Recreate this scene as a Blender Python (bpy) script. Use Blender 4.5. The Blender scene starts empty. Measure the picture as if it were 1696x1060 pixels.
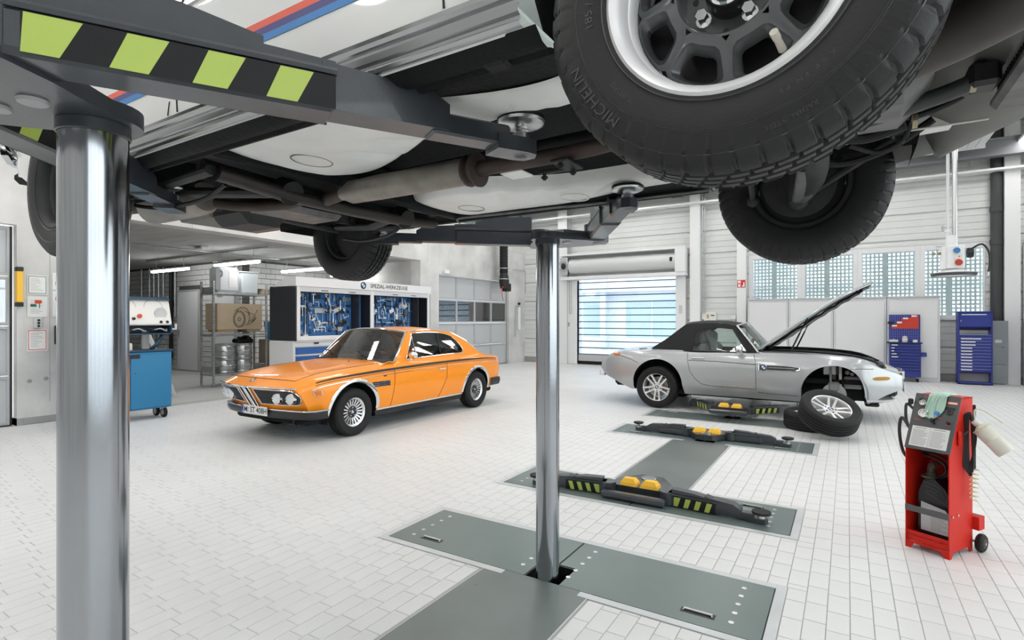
import bpy, bmesh, math, random
from mathutils import Vector, Matrix, Euler
random.seed(7)
PI = math.pi
scn = bpy.context.scene
COL = scn.collection

# ---------------------------------------------------------------- camera
cam_d = bpy.data.cameras.new('camera'); cam = bpy.data.objects.new('camera', cam_d); COL.objects.link(cam)
cam_d.sensor_fit = 'HORIZONTAL'; cam_d.sensor_width = 36.0; cam_d.lens = 36.0*894/1696
cam_d.clip_start = 0.02; cam_d.clip_end = 300
cam.location = (0, 0, 1.5); cam.rotation_euler = (PI/2, 0, math.atan(556/894))
scn.camera = cam

# ---------------------------------------------------------------- world / exposure
w = bpy.data.worlds.new('world'); scn.world = w; w.use_nodes = True
w.node_tree.nodes['Background'].inputs[0].default_value = (0.97, 0.985, 1.0, 1)
w.node_tree.nodes['Background'].inputs[1].default_value = 2.4
scn.view_settings.view_transform = 'Standard'
try: scn.view_settings.look = 'None'
except Exception: pass
scn.view_settings.gamma = 1.0
scn.view_settings.use_curve_mapping = False
scn.view_settings.exposure = 0.60
LAMP = 7.5          # strength of the luminaires' diffusers

# ---------------------------------------------------------------- materials
MATS = {}
def M(name, col, rough=0.5, metal=0.0, var=0.0, vscale=6.0, bump=0.0, bscale=40.0, coat=0.0, emit=None, trans=0.0, spec=None, stretch=None, alpha=None, ior=None):
    if name in MATS: return MATS[name]
    m = bpy.data.materials.new(name); m.use_nodes = True; nt = m.node_tree; b = nt.nodes['Principled BSDF']
    c = (col[0], col[1], col[2], 1)
    b.inputs['Base Color'].default_value = c; b.inputs['Roughness'].default_value = rough; b.inputs['Metallic'].default_value = metal
    if coat: b.inputs['Coat Weight'].default_value = coat; b.inputs['Coat Roughness'].default_value = 0.04
    if spec is not None: b.inputs['Specular IOR Level'].default_value = spec
    if trans: b.inputs['Transmission Weight'].default_value = trans
    if ior: b.inputs['IOR'].default_value = ior
    if alpha is not None: b.inputs['Alpha'].default_value = alpha
    if emit: b.inputs['Emission Color'].default_value = c; b.inputs['Emission Strength'].default_value = emit
    if var or bump:
        tc = nt.nodes.new('ShaderNodeTexCoord'); mp = nt.nodes.new('ShaderNodeMapping'); nt.links.new(tc.outputs['Object'], mp.inputs[0])
        if stretch: mp.inputs['Scale'].default_value = stretch
    if var:
        n = nt.nodes.new('ShaderNodeTexNoise'); n.inputs['Scale'].default_value = vscale; n.inputs['Detail'].default_value = 5
        nt.links.new(mp.outputs[0], n.inputs['Vector'])
        r = nt.nodes.new('ShaderNodeMapRange'); r.inputs[1].default_value = 0.3; r.inputs[2].default_value = 0.7
        r.inputs[3].default_value = 1-var; r.inputs[4].default_value = 1+var
        nt.links.new(n.outputs['Fac'], r.inputs[0])
        mx = nt.nodes.new('ShaderNodeVectorMath'); mx.operation = 'SCALE'; mx.inputs[0].default_value = col[:3]
        nt.links.new(r.outputs[0], mx.inputs['Scale']); nt.links.new(mx.outputs[0], b.inputs['Base Color'])
    if bump:
        n2 = nt.nodes.new('ShaderNodeTexNoise'); n2.inputs['Scale'].default_value = bscale; n2.inputs['Detail'].default_value = 4
        nt.links.new(mp.outputs[0], n2.inputs['Vector'])
        bp = nt.nodes.new('ShaderNodeBump'); bp.inputs['Strength'].default_value = bump; bp.inputs['Distance'].default_value = 0.01
        nt.links.new(n2.outputs['Fac'], bp.inputs['Height']); nt.links.new(bp.outputs[0], b.inputs['Normal'])
    MATS[name] = m; return m
def glass(name, tint, fac=0.12, rough=0.0):
    """thin pane: tinted see-through plus a mirror share"""
    if name in MATS: return MATS[name]
    m = bpy.data.materials.new(name); m.use_nodes = True; nt = m.node_tree; nt.nodes.clear()
    o = nt.nodes.new('ShaderNodeOutputMaterial'); t = nt.nodes.new('ShaderNodeBsdfTransparent'); t.inputs[0].default_value = (*tint, 1)
    g = nt.nodes.new('ShaderNodeBsdfGlossy'); g.inputs['Roughness'].default_value = rough
    lw = nt.nodes.new('ShaderNodeFresnel'); lw.inputs[0].default_value = 1.5
    ad = nt.nodes.new('ShaderNodeMath'); ad.operation = 'ADD'; ad.use_clamp = True; ad.inputs[1].default_value = fac
    mx = nt.nodes.new('ShaderNodeMixShader')
    nt.links.new(lw.outputs[0], ad.inputs[0]); nt.links.new(ad.outputs[0], mx.inputs[0])
    nt.links.new(t.outputs[0], mx.inputs[1]); nt.links.new(g.outputs[0], mx.inputs[2]); nt.links.new(mx.outputs[0], o.inputs[0])
    MATS[name] = m; return m
def sr(r, g, b):
    f = lambda c: ((c/255+0.055)/1.055)**2.4 if c > 10 else c/255/12.92
    return (f(r), f(g), f(b))
white_paint = M('white_paint', (.82,.82,.81), .45)
steel_white = M('white_steel', (.84,.85,.85), .4)
black = M('black_plastic', (.012,.012,.014), .45)
rubber = M('rubber', (.010,.010,.011), .62, bump=.15, bscale=120, spec=.35)
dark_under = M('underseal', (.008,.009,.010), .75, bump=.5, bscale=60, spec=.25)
chrome = M('chrome', (.86,.87,.88), .07, 1)
brushed = M('brushed_steel', (.62,.63,.64), .3, 1)
zinc = M('zinc', (.5,.52,.53), .42, .85, var=.15, vscale=9)
alu = M('aluminium', (.72,.73,.74), .35, 1)
lift_grey = M('lift_grey', (.032,.038,.046), .36, 0, var=.12, vscale=12, bump=.06, bscale=150, coat=.4)
concrete = M('concrete', (.52,.515,.50), .85, var=.14, vscale=2.2, bump=.25, bscale=25)
screw = M('screw_steel', (.75,.75,.75), .3, 1)

# ---------------------------------------------------------------- geometry helpers
class MB:
    def __init__(s): s.v = []; s.f = []; s.m = []
    def add(s, vs, fs, mi=0):
        o = len(s.v); s.v += [tuple(v) for v in vs]; s.f += [tuple(i+o for i in f) for f in fs]; s.m += [mi]*len(fs); return s
    def xf(s, mat):
        s.v = [tuple(mat @ Vector(v)) for v in s.v]; return s
    def join(s, o, mat=None):
        vs = o.v if mat is None else [tuple(mat @ Vector(v)) for v in o.v]
        k = len(s.v); s.v += vs; s.f += [tuple(i+k for i in f) for f in o.f]; s.m += o.m; return s
    def box(s, x0, x1, y0, y1, z0, z1, b=0.0, mi=0):
        if x0 > x1: x0, x1 = x1, x0
        if y0 > y1: y0, y1 = y1, y0
        if z0 > z1: z0, z1 = z1, z0
        if b <= 0:
            v = [(x,y,z) for x in (x0,x1) for y in (y0,y1) for z in (z0,z1)]
            return s.add(v, [(0,1,3,2),(4,6,7,5),(0,4,5,1),(2,3,7,6),(0,2,6,4),(1,5,7,3)], mi)
        c = ((x0+x1)/2,(y0+y1)/2,(z0+z1)/2); h = ((x1-x0)/2,(y1-y0)/2,(z1-z0)/2); b = min(b, .49*2*min(h))
        v = []; idx = {}
        for sx in (-1,1):
            for sy in (-1,1):
                for sz in (-1,1):
                    sg = (sx,sy,sz)
                    for a in range(3):
                        idx[(sg,a)] = len(v)
                        v.append(tuple(c[k]+sg[k]*(h[k]-(0 if k == a else b)) for k in range(3)))
        f = []
        for a in range(3):
            p, q = [k for k in range(3) if k != a]
            for sa in (-1,1):
                cyc = []
                for sp, sq in ((-1,-1),(1,-1),(1,1),(-1,1)):
                    g = [0,0,0]; g[a] = sa; g[p] = sp; g[q] = sq; cyc.append(idx[(tuple(g),a)])
                f.append(tuple(cyc))
            for sp in (-1,1):
                for sq in (-1,1):
                    g0 = [0,0,0]; g1 = [0,0,0]
                    g0[p] = g1[p] = sp; g0[q] = g1[q] = sq; g0[a] = -1; g1[a] = 1
                    g0, g1 = tuple(g0), tuple(g1)
                    f.append((idx[(g0,p)], idx[(g1,p)], idx[(g1,q)], idx[(g0,q)]))
        for sx in (-1,1):
            for sy in (-1,1):
                for sz in (-1,1): f.append(tuple(idx[((sx,sy,sz),a)] for a in range(3)))
        return s.add(v, f, mi)
    def tube(s, path, r, n=8, closed=False, mi=0, cap=True, flat=1.0):
        P = [Vector(p) for p in path]; N = len(P)
        R = r if isinstance(r, (list,tuple)) else [r]*N
        T = []
        for i in range(N):
            a = P[(i-1) % N] if (closed or i > 0) else P[i]; b = P[(i+1) % N] if (closed or i < N-1) else P[i]
            t = b-a; T.append(t.normalized() if t.length > 1e-9 else Vector((0,0,1)))
        up = Vector((0,0,1)) if abs(T[0].z) < .9 else Vector((1,0,0))
        u = T[0].cross(up).normalized(); vs = []
        for i in range(N):
            if i: u = (u - T[i]*u.dot(T[i])); u = u.normalized() if u.length > 1e-6 else T[i].orthogonal().normalized()
            w_ = T[i].cross(u)
            for k in range(n):
                a = 2*PI*k/n; vs.append(P[i] + (u*math.cos(a)+w_*math.sin(a)*flat)*R[i])
        f = []
        for i in range(N if closed else N-1):
            j = (i+1) % N
            for k in range(n): f.append((i*n+k, i*n+(k+1)%n, j*n+(k+1)%n, j*n+k))
        if cap and not closed: f.append(tuple(range(n))); f.append(tuple((N-1)*n+k for k in range(n)))
        return s.add(vs, f, mi)
    def cyl(s, p0, p1, r, r1=None, n=16, mi=0):
        return s.tube([p0, p1], [r, r if r1 is None else r1], n=n, mi=mi)
    def lathe(s, prof, n=32, axis='Z', c=(0,0,0), mi=0, closed=False, a0=0, a1=2*PI):
        full = abs(a1-a0-2*PI) < 1e-6; m = n if full else n+1; vs = []
        for k in range(m):
            a = a0+(a1-a0)*k/n; ca, sa = math.cos(a), math.sin(a)
            for r, h in prof:
                p = {'Z': (r*ca, r*sa, h), 'Y': (r*ca, h, r*sa), 'X': (h, r*ca, r*sa)}[axis]
                vs.append((p[0]+c[0], p[1]+c[1], p[2]+c[2]))
        q = len(prof); f = []
        for k in range(n):
            j = (k+1) % m
            for i in range(q if closed else q-1):
                i2 = (i+1) % q
                f.append((k*q+i, j*q+i, j*q+i2, k*q+i2))
        return s.add(vs, f, mi)
    def disc(s, c, r, normal, n=24, mi=0):
        nrm = Vector(normal).normalized(); u = nrm.orthogonal().normalized(); w_ = nrm.cross(u); c = Vector(c)
        return s.add([c+(u*math.cos(2*PI*k/n)+w_*math.sin(2*PI*k/n))*r for k in range(n)], [tuple(range(n))], mi)
    def prism(s, poly, d0, d1, axis='Y', mi=0):
        """extrude a 2-D outline: axis Y takes (x,z), Z takes (x,y), X takes (y,z)"""
        mk = {'Y': lambda p, d: (p[0], d, p[1]), 'Z': lambda p, d: (p[0], p[1], d), 'X': lambda p, d: (d, p[0], p[1])}[axis]
        n = len(poly); vs = [mk(p, d0) for p in poly]+[mk(p, d1) for p in poly]
        return s.add(vs, [tuple(range(n)), tuple(range(2*n-1, n-1, -1))]+[(i, (i+1)%n, n+(i+1)%n, n+i) for i in range(n)], mi)
    def grid(s, fn, nu, nv, mi=0, closed_u=False, skip=None):
        vs = [fn(i/nu, j/nv) for i in range(nu if closed_u else nu+1) for j in range(nv+1)]; f = []
        m = nu if closed_u else nu+1
        for i in range(nu):
            for j in range(nv):
                if skip and skip(i, j): continue
                a = i % m; b = (i+1) % m
                f.append((a*(nv+1)+j, b*(nv+1)+j, b*(nv+1)+j+1, a*(nv+1)+j+1))
        return s.add(vs, f, mi)
    def ring(s, A, B, mi=0, closed=True):
        n = len(A); f = [(i, (i+1)%n, n+(i+1)%n, n+i) for i in range(n if closed else n-1)]
        return s.add(list(A)+list(B), f, mi)
    def sphere(s, c, r, n=12, m=8, mi=0, sc=(1,1,1)):
        prof = [(max(1e-4, r*math.sin(PI*i/m)), -r*math.cos(PI*i/m)) for i in range(m+1)]
        t = MB().lathe(prof, n); t.v = [(v[0]*sc[0]+c[0], v[1]*sc[1]+c[1], v[2]*sc[2]+c[2]) for v in t.v]
        s.join(t); s.m[-len(t.f):] = [mi]*len(t.f); return s
    def mesh(s, name, mats, ang=35, smooth=True):
        me = bpy.data.meshes.new(name); me.from_pydata(s.v, [], s.f)
        for m in (mats if isinstance(mats, (list,tuple)) else [mats]): me.materials.append(m)
        if any(s.m): me.polygons.foreach_set('material_index', s.m)
        bm = bmesh.new(); bm.from_mesh(me); bmesh.ops.remove_doubles(bm, verts=bm.verts, dist=1e-5)
        bmesh.ops.recalc_face_normals(bm, faces=bm.faces); bm.to_mesh(me); bm.free()
        if smooth:
            me.polygons.foreach_set('use_smooth', [True]*len(me.polygons)); me.set_sharp_from_angle(angle=math.radians(ang))
        me.update(); return me
    def build(s, name, mats, parent=None, loc=None, rot=None, **kw):
        o = bpy.data.objects.new(name, s.mesh(name, mats, **kw)); COL.objects.link(o)
        if loc: o.location = loc
        if rot: o.rotation_euler = rot
        if parent: o.parent = parent
        return o
def tag(o, label=None, cat=None, group=None, kind=None):
    if label: o['label'] = label
    if cat: o['category'] = cat
    if group: o['group'] = group
    if kind: o['kind'] = kind
    return o
def thing(name, label, cat, loc=(0,0,0), rotz=0, group=None):
    o = bpy.data.objects.new(name, None); COL.objects.link(o); o.empty_display_size = .1
    o.location = loc; o.rotation_euler = (0,0,rotz); return tag(o, label, cat, group)
def struct(o): o['kind'] = 'structure'; return o
def inst(name, me, parent=None, loc=(0,0,0), rot=(0,0,0), sc=None):
    o = bpy.data.objects.new(name, me); COL.objects.link(o); o.location = loc; o.rotation_euler = rot
    if sc: o.scale = sc
    if parent: o.parent = parent
    return o
def dup(root, loc, rotz=None, label=None, group=None):
    r = root.copy(); COL.objects.link(r); r.location = loc
    if rotz is not None: r.rotation_euler = (0,0,rotz)
    if label: r['label'] = label
    if group: r['group'] = group
    for ch in list(root.children):
        c = ch.copy(); COL.objects.link(c); c.parent = r
        for g in ch.children:
            d = g.copy(); COL.objects.link(d); d.parent = c
    return r
def text_mb(txt, size=1.0, ext=0.0, align='CENTER', sx=1.0, bold=0.0):
    cu = bpy.data.curves.new('t', 'FONT'); cu.body = txt; cu.size = size; cu.extrude = ext; cu.align_x = align; cu.align_y = 'CENTER'; cu.offset = bold
    cu.resolution_u = 2
    o = bpy.data.objects.new('t', cu); COL.objects.link(o); bpy.context.view_layer.update()
    e = o.evaluated_get(bpy.context.evaluated_depsgraph_get()); me = e.to_mesh()
    mb = MB().add([(v.co.x*sx, v.co.y, v.co.z) for v in me.vertices], [tuple(p.vertices) for p in me.polygons])
    e.to_mesh_clear(); bpy.data.objects.remove(o); bpy.data.curves.remove(cu); return mb
def frame(o, u, v):
    """matrix that puts local x along u, local y along v, z along u x v, origin o"""
    u = Vector(u).normalized(); v = Vector(v).normalized(); n = u.cross(v)
    m = Matrix.Identity(4)
    for i in range(3): m[i][0] = u[i]; m[i][1] = v[i]; m[i][2] = n[i]; m[i][3] = o[i]
    return m
navy = M('badge_blue', sr(30,110,190), .3); badge_white = M('badge_white', (.85,.85,.85), .3); badge_black = M('badge_black', (.01,.012,.02), .3)
def roundel(name, mat, r, parent, th=.004):
    """round emblem: black ring with letters, quartered blue and white"""
    mb = MB(); n = 32
    pt = lambda a, q, h=th: (q*math.cos(a), q*math.sin(a), h)
    mb.lathe([(r,0),(r,th),(r*.97,th*1.2)], n, mi=3); mb.lathe([(r*.97,th*1.2),(r*.66,th*1.2)], n, mi=0); mb.lathe([(r*.66,th*1.25),(r*.6,th*1.25)], n, mi=3)
    for q in range(4):
        a0 = q*PI/2; mb.add([(0,0,th*1.1)]+[pt(a0+PI/2*k/8, r*.6, th*1.1) for k in range(9)], [tuple(range(10))], 2 if q % 2 == 0 else 1)
    if r > .03:
        for ch, a in (('B', 2.25), ('M', PI/2), ('W', .9)):
            t = text_mb(ch, r*.34, 0); t.m = [1]*len(t.f)
            mb.join(t, Matrix.Translation((.81*r*math.cos(a), .81*r*math.sin(a), th*1.3)) @ Matrix.Rotation(a-PI/2, 4, 'Z'))
    mb.xf(mat)
    return mb.build(name, [badge_black, badge_white, navy, chrome], parent)
def lerp(a, b, t): return a+(b-a)*t
def interp(tab, x):
    if x <= tab[0][0]: return tab[0][1]
    for (x0, y0), (x1, y1) in zip(tab, tab[1:]):
        if x <= x1: return y0+(y1-y0)*(x-x0)/(x1-x0)
    return tab[-1][1]
def smooth_interp(tab, x):
    """monotone-ish cubic through the table"""
    n = len(tab)
    if x <= tab[0][0]: return tab[0][1]
    if x >= tab[-1][0]: return tab[-1][1]
    for i in range(n-1):
        if x <= tab[i+1][0]:
            x0, y0 = tab[i]; x1, y1 = tab[i+1]; h = x1-x0
            d = (y1-y0)/h
            m0 = d if i == 0 else ((y0-tab[i-1][1])/(x0-tab[i-1][0])+d)/2
            m1 = d if i == n-2 else ((tab[i+2][1]-y1)/(tab[i+2][0]-x1)+d)/2
            t = (x-x0)/h; return (2*t**3-3*t*t+1)*y0+(t**3-2*t*t+t)*h*m0+(-2*t**3+3*t*t)*y1+(t**3-t*t)*h*m1
def bez(pts, n=24):
    """Catmull-Rom through the points"""
    P = [Vector(p) for p in pts]; out = []
    for i in range(len(P)-1):
        a = P[i-1] if i else P[0]*2-P[1]; b, c = P[i], P[i+1]; d = P[i+2] if i+2 < len(P) else P[-1]*2-P[-2]
        k = max(2, n//(len(P)-1))
        for q in range(k):
            t = q/k; out.append(.5*((2*b)+(c-a)*t+(2*a-5*b+4*c-d)*t*t+(3*b-a-3*c+d)*t**3))
    out.append(P[-1]); return out
# ================================================================ the hall
FX0, FX1, FY0, FY1, HC = -10.0, 5.5, -6.0, 17.0, 6.2
tile_m = M('floor_tile', (.74,.745,.74), .42, var=.035, vscale=1.3)
grout_m = M('grout', (.47,.47,.46), .9)
LIFTS = [('A', .03), ('B', 2.73), ('C', 4.20), ('D', 6.88), ('E', 8.33), ('F', 11.02)]     # near edge of each 0.6 m floor plate
PX0, PX1 = -2.70, -.345
runs = [(.63, 2.73), (4.80, 6.88), (8.93, 11.02)]
RX0, RX1 = -1.87, -1.19
fb = MB()
PITS = [(-1.615, -1.385, y+(.40 if k in 'ACE' else .0)-(0 if k in 'ACE' else .005), y+(.63 if k in 'ACE' else .23)) for k, y in LIFTS]
_xs = sorted({FX0-.3, FX1, -1.615, -1.385}); _ys = sorted({FY0, FY1+.25, *[p[2] for p in PITS], *[p[3] for p in PITS]})
for a, b in zip(_xs, _xs[1:]):
    for c, d in zip(_ys, _ys[1:]):
        if not any(p[0] < (a+b)/2 < p[1] and p[2] < (c+d)/2 < p[3] for p in PITS): fb.box(a, b, c, d, -.3, -.004)
floor = struct(fb.build('floor', grout_m, smooth=False))
for p in PITS: MB().box(p[0], p[1], p[2], p[3], -.3, -.28).box(p[0], p[0]+.004, p[2], p[3], -.28, -.006).box(p[1]-.004, p[1], p[2], p[3], -.28, -.006).box(p[0], p[1], p[3]-.004, p[3], -.28, -.006).box(p[0], p[1], p[2], p[2]+.004, -.28, -.006).build('pit_lining', dark_under, floor, smooth=False)
holes = [(PX0-.06, PX1+.06, y-.06, y+.66) for _, y in LIFTS]+[(RX0-.012, RX1+.012, a, b) for a, b in runs]
def tile_rects():
    W, L = .1, .2; out = []
    for i in range(-100, 46):
        x0 = .01+i*W
        if x0 < -9.99: continue
        off = (i*7 % 5)/5*L*.6+(.5*L if i % 2 else 0)
        for j in range(0, 84):
            y0 = .05+off-.2+j*L; R = [(x0, x0+W, y0, min(y0+L, 16.99))]
            for hx0, hx1, hy0, hy1 in holes:
                N = []
                for a, b, c, d in R:
                    if b <= hx0 or a >= hx1 or d <= hy0 or c >= hy1: N.append((a, b, c, d)); continue
                    if c < hy0: N.append((a, b, c, hy0))
                    if d > hy1: N.append((a, b, hy1, d))
                    c2, d2 = max(c, hy0), min(d, hy1)
                    if a < hx0: N.append((a, hx0, c2, d2))
                    if b > hx1: N.append((hx1, b, c2, d2))
                R = N
            out += [r for r in R if r[1]-r[0] > .010 and r[3]-r[2] > .012]
    return out
def in_view(x, y, m=.05):
    f = .5281*-x+.8492*y
    if f < .6: return False
    r = (x*.8492+y*.5281)/f
    return abs(r) < .9486+m and 1.5/f*894 < 530+60
rects = tile_rects()
def tile_geo(mb, x0, x1, y0, y1, z):
    g = .0017; c = .0012; x0 += g; x1 -= g; y0 += g; y1 -= g
    mb.add([(x0,y0,-.004),(x1,y0,-.004),(x1,y1,-.004),(x0,y1,-.004),(x0+c,y0+c,z),(x1-c,y0+c,z),(x1-c,y1-c,z),(x0+c,y1-c,z)],
           [(4,5,6,7),(0,1,5,4),(1,2,6,5),(2,3,7,6),(3,0,4,7)])
vis = sorted([r for r in rects if in_view((r[0]+r[1])/2, (r[2]+r[3])/2)], key=lambda r: (r[0]+r[1])**2/4+(r[2]+r[3])**2/4)
near = set(vis[:300]); t0 = MB(); tile_geo(t0, -.05, .05, -.1, .1, .0); t_me = t0.mesh('floor_tile', tile_m, smooth=False)
rest = MB()
for r in rects:
    if r in near:
        if abs(r[3]-r[2]-.2) < 1e-4 and abs(r[1]-r[0]-.1) < 1e-4: inst('floor_tile', t_me, floor, ((r[0]+r[1])/2, (r[2]+r[3])/2, random.uniform(-.0004, .0003)))
        else:
            q = MB(); tile_geo(q, *r, 0); q.build('floor_tile', tile_m, floor, smooth=False)
    else: tile_geo(rest, *r, random.uniform(-.0004, .0003))
o = bpy.data.objects.new('floor_tile_field', rest.mesh('floor_tile_field', tile_m, smooth=False)); COL.objects.link(o); o.parent = floor; o['kind'] = 'stuff'
apron = MB().box(FX0, FX1, FY0, .04, -.004, 0).box(4.52, FX1, .04, FY1, -.004, 0); apron.build('floor_apron', tile_m, floor, smooth=False)
struct(MB().box(-20.8, -10.3, 3.7, 12, -.3, -.002).build('floor', M('screed', (.56,.565,.56), .55, var=.06, vscale=1.5)))

# ---------------- walls
wall_l = MB()
def wall_seg_x(mb, X0, X1, ys, zs, opens):
    """wall slab between X0 and X1, cut by openings (y0,y1,z0,z1)"""
    Y = sorted({ys[0], ys[1], *[o[0] for o in opens], *[o[1] for o in opens]}); Z = sorted({zs[0], zs[1], *[o[2] for o in opens], *[o[3] for o in opens]})
    for a, b in zip(Y, Y[1:]):
        for c, d in zip(Z, Z[1:]):
            m = ((a+b)/2, (c+d)/2)
            if any(o[0] < m[0] < o[1] and o[2] < m[1] < o[3] for o in opens): continue
            mb.box(X0, X1, a, b, c, d)
wall_seg_x(wall_l, -10.35, -10.0, (FY0, FY1), (0, HC), [(-1.2, 2.79, 0, 2.85), (4.0, 11.3, 0, 3.15), (12.09, 15.88, 0, 2.83), (11.6, 16.9, 4.47, HC)])
WL = struct(wall_l.build('wall_left', M('concrete_wall', (.64,.635,.62), .85, var=.22, vscale=1.1, bump=.35, bscale=14), smooth=False))
MB().box(-10.02, -9.995, 2.86, 4.0, 0, .1, .004).box(-10.3, -9.995, 2.79, 2.86, 0, .1).build('base_tile', M('base_grey', (.36,.36,.36), .6), WL)
seam = MB()
for y in (3.16,): seam.box(-10.003, -9.999, y, y+.006, .3, 3.9)
for z in (3.9,): seam.box(-10.003, -9.999, 2.8, 17, z, z+.006)
for y in (5.2, 8.4, 11.6): seam.box(-10.003, -9.999, y, y+.006, 3.15, 4.4)
seam.build('formwork_seam', M('seam_dark', (.3,.3,.29), .9), WL)
for (y, z) in ((2.93, .62), (3.12, .64), (3.02, 2.06), (3.3, 2.9)):
    MB().lathe([(.02,0),(.028,.003),(.03,.0)], 12, 'X', (-10, y, z)).disc((-9.998, y, z), .02, (1,0,0), 12).build('anchor_hole', M('anchor', (.35,.34,.33), .9), WL)
wr = MB(); wall_seg_x(wr, FX1, FX1+.2, (FY0, FY1), (0, HC), [(-5.2, 14.0, .25, 4.7)]); WR = struct(wr.build('wall_right', white_paint, smooth=False))  # opening added so sky light fills the hall from the side
WF = struct(MB().box(FX0, FX1, FY0-.2, FY0, 0, HC).build('wall_front', M('concrete_wall', (.62,.615,.60), .85), smooth=False))
fglass = glass('fill_glass', (.93,.96,.96), .02)  # unseen right-hand glazing, added as a source of fill light
fr = MB()
for i in range(12): y = -5.2+i*19.2/11; fr.box(FX1+.05, FX1+.15, y-.04, y+.04, .25, 4.7)
for z in (.25, 2.6, 4.66): fr.box(FX1+.05, FX1+.15, -5.2, 14.0, z, z+.06)
fw_ = struct(fr.build('window_6', steel_white, smooth=False)); MB().box(FX1+.095, FX1+.105, -5.2, 14.0, .28, 4.68).build('pane', fglass, fw_, smooth=False)
CE = struct(MB().box(FX0-.3, FX1+.2, FY0-.2, FY1+.25, HC, HC+.2).build('ceiling', M('ceiling_white', (.8,.8,.8), .8), smooth=False))

# back wall: core with openings and ribbed cladding trays
OPB = [(-7.85, -4.48, 0, 2.95), (-2.45, 2.80, 1.53, 3.38)]
core = MB()
X = sorted({FX0, FX1, *[o[0] for o in OPB], *[o[1] for o in OPB]}); Z = sorted({0, HC, *[o[2] for o in OPB], *[o[3] for o in OPB]})
for a, b in zip(X, X[1:]):
    for c, d in zip(Z, Z[1:]):
        m = ((a+b)/2, (c+d)/2)
        if any(o[0] < m[0] < o[1] and o[2] < m[1] < o[3] for o in OPB): continue
        core.box(a, b, 17.0, 17.25, c, d)
WB = struct(core.build('wall_back', white_paint, smooth=False))
clad = M('cladding', (.72,.735,.72), .38, var=.03, vscale=2)
cuts = {-8.35, -3.95, -2.6, 3.25}
zc = .16; H = .672
while zc < HC-.05:
    z1 = min(zc+H, HC)
    xs = sorted({FX0, FX1, *cuts, -7.85, -4.48, -2.45, 2.80})
    for a, b in zip(xs, xs[1:]):
        xm = (a+b)/2
        z0c, z1c = zc, z1
        for o in OPB:
            if o[0] < xm < o[1]:
                if o[2] <= zc and z1 <= o[3]: z1c = z0c
                elif zc < o[2] < z1: z1c = o[2]
                elif zc < o[3] < z1: z0c = o[3]
        if z1c-z0c < .05: continue
        prof = [(0,0),(.015,-.05),(.15,-.05),(.16,-.035),(.175,-.05),(.32,-.05),(.33,-.035),(.345,-.05),(.49,-.05),(.50,-.035),(.515,-.05),(.60,-.05),(.668,-.002)]
        P = [(17.0+y, zc+dz) for dz, y in prof]
        P = [(y, min(max(z, z0c), z1c)) for y, z in P]
        mb = MB(); n = len(P); mb.add([(a+.001, y, z) for y, z in P]+[(b-.001, y, z) for y, z in P], [(i, i+1, n+i+1, n+i) for i in range(n-1)])
        mb.add([(a+.001,y,z) for y,z in P]+[(a+.001,17.0,z0c),(a+.001,17.0,z1c)], []); mb.build('cladding_panel', clad, WB, smooth=False)
    zc += H
struct(MB().box(-2.45, FX1, 16.93, 17, 0, .15, .005).box(-10, -7.9, 16.93, 17, 0, .15, .005).build('baseboard_back', M('base_grey', (.36,.36,.36), .6)))
ctr = [0]
def trim(mb, mat, **k):
    ctr[0] += 1; return struct(mb.build('trim_%d' % ctr[0], mat, **k))
for x0, x1 in ((-8.53, -8.18), (-4.06, -3.76), (-2.73, -2.48), (3.10, 3.38)):
    trim(MB().box(x0, x1, 16.72, 16.735, 0, HC).box(x0, x1, 16.94, 16.955, 0, HC).box((x0+x1)/2-.008, (x0+x1)/2+.008, 16.735, 16.94, 0, HC).box(x0, x0+.012, 16.735, 16.94, 0, HC), steel_white, smooth=False)
trim(MB().tube([(2.985,16.86,1.45),(2.985,16.86,HC)], .115, n=20).tube([(2.985,16.86,3.28),(2.985,16.86,3.4)], .128, n=20).tube([(2.985,16.86,4.05),(2.985,16.86,4.17)], .128, n=20), M('downpipe', (.05,.052,.055), .5), ang=50)
for x in (-3.70, -8.1): trim(MB().tube([(x,16.78,1.7),(x,16.78,HC)], .018, n=8).tube([(x+.07,16.78,1.7),(x+.07,16.78,HC)], .014, n=8), zinc)

# ---------------- windows with perforated sun screen outside
frame_w = M('window_frame', (.80,.81,.82), .35)
pane_g = glass('window_glass', (.93,.97,.97), .03)
perf = M('perforated_metal', (.74,.83,.84), .5)
wins = [(-2.32,-1.20), (-1.0,.12), (.33,1.45), (1.65,2.76)]
for k, (a, b) in enumerate(wins):
    L = -2.45 if k == 0 else (wins[k-1][1]+a)/2; R = 2.80 if k == 3 else (b+wins[k+1][0])/2
    fr = MB()
    for q in ((L, a, 1.53, 3.38), (b, R, 1.53, 3.38), (a, b, 1.53, 1.62), (a, b, 3.24, 3.38)): fr.box(q[0], q[1], 16.955, 17.04, q[2], q[3], .006)
    win = struct(fr.build('window_%d' % (k+1), frame_w))
    MB().box(a, b, 17.0, 17.012, 1.62, 3.24).build('pane', pane_g, win, smooth=False)
    MB().box(L, R, 16.9, 17.0, 1.50, 1.53, .004).build('sill', frame_w, win)
    sc = MB(); pz = .098; hx = .056; nx = round((b-a)/pz)+1; z = 1.60
    for i in range(nx+1):
        x = a+i*(b-a)/nx
        sc.box(x-(pz-hx)/2, x+(pz-hx)/2, 17.30, 17.303, 1.55, 3.30)
    while z < 3.3:
        sc.box(a-.05, b+.05, 17.2995, 17.3035, z-(pz-hx)/2, z+(pz-hx)/2); z += pz
    xm = a+(b-a)*.46; sc.box(xm-.045, xm+.045, 17.28, 17.298, 1.55, 3.3).box(a, b, 17.29, 17.298, 2.675, 2.69)
    sc.build('sun_screen', perf, win, smooth=False)

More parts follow.
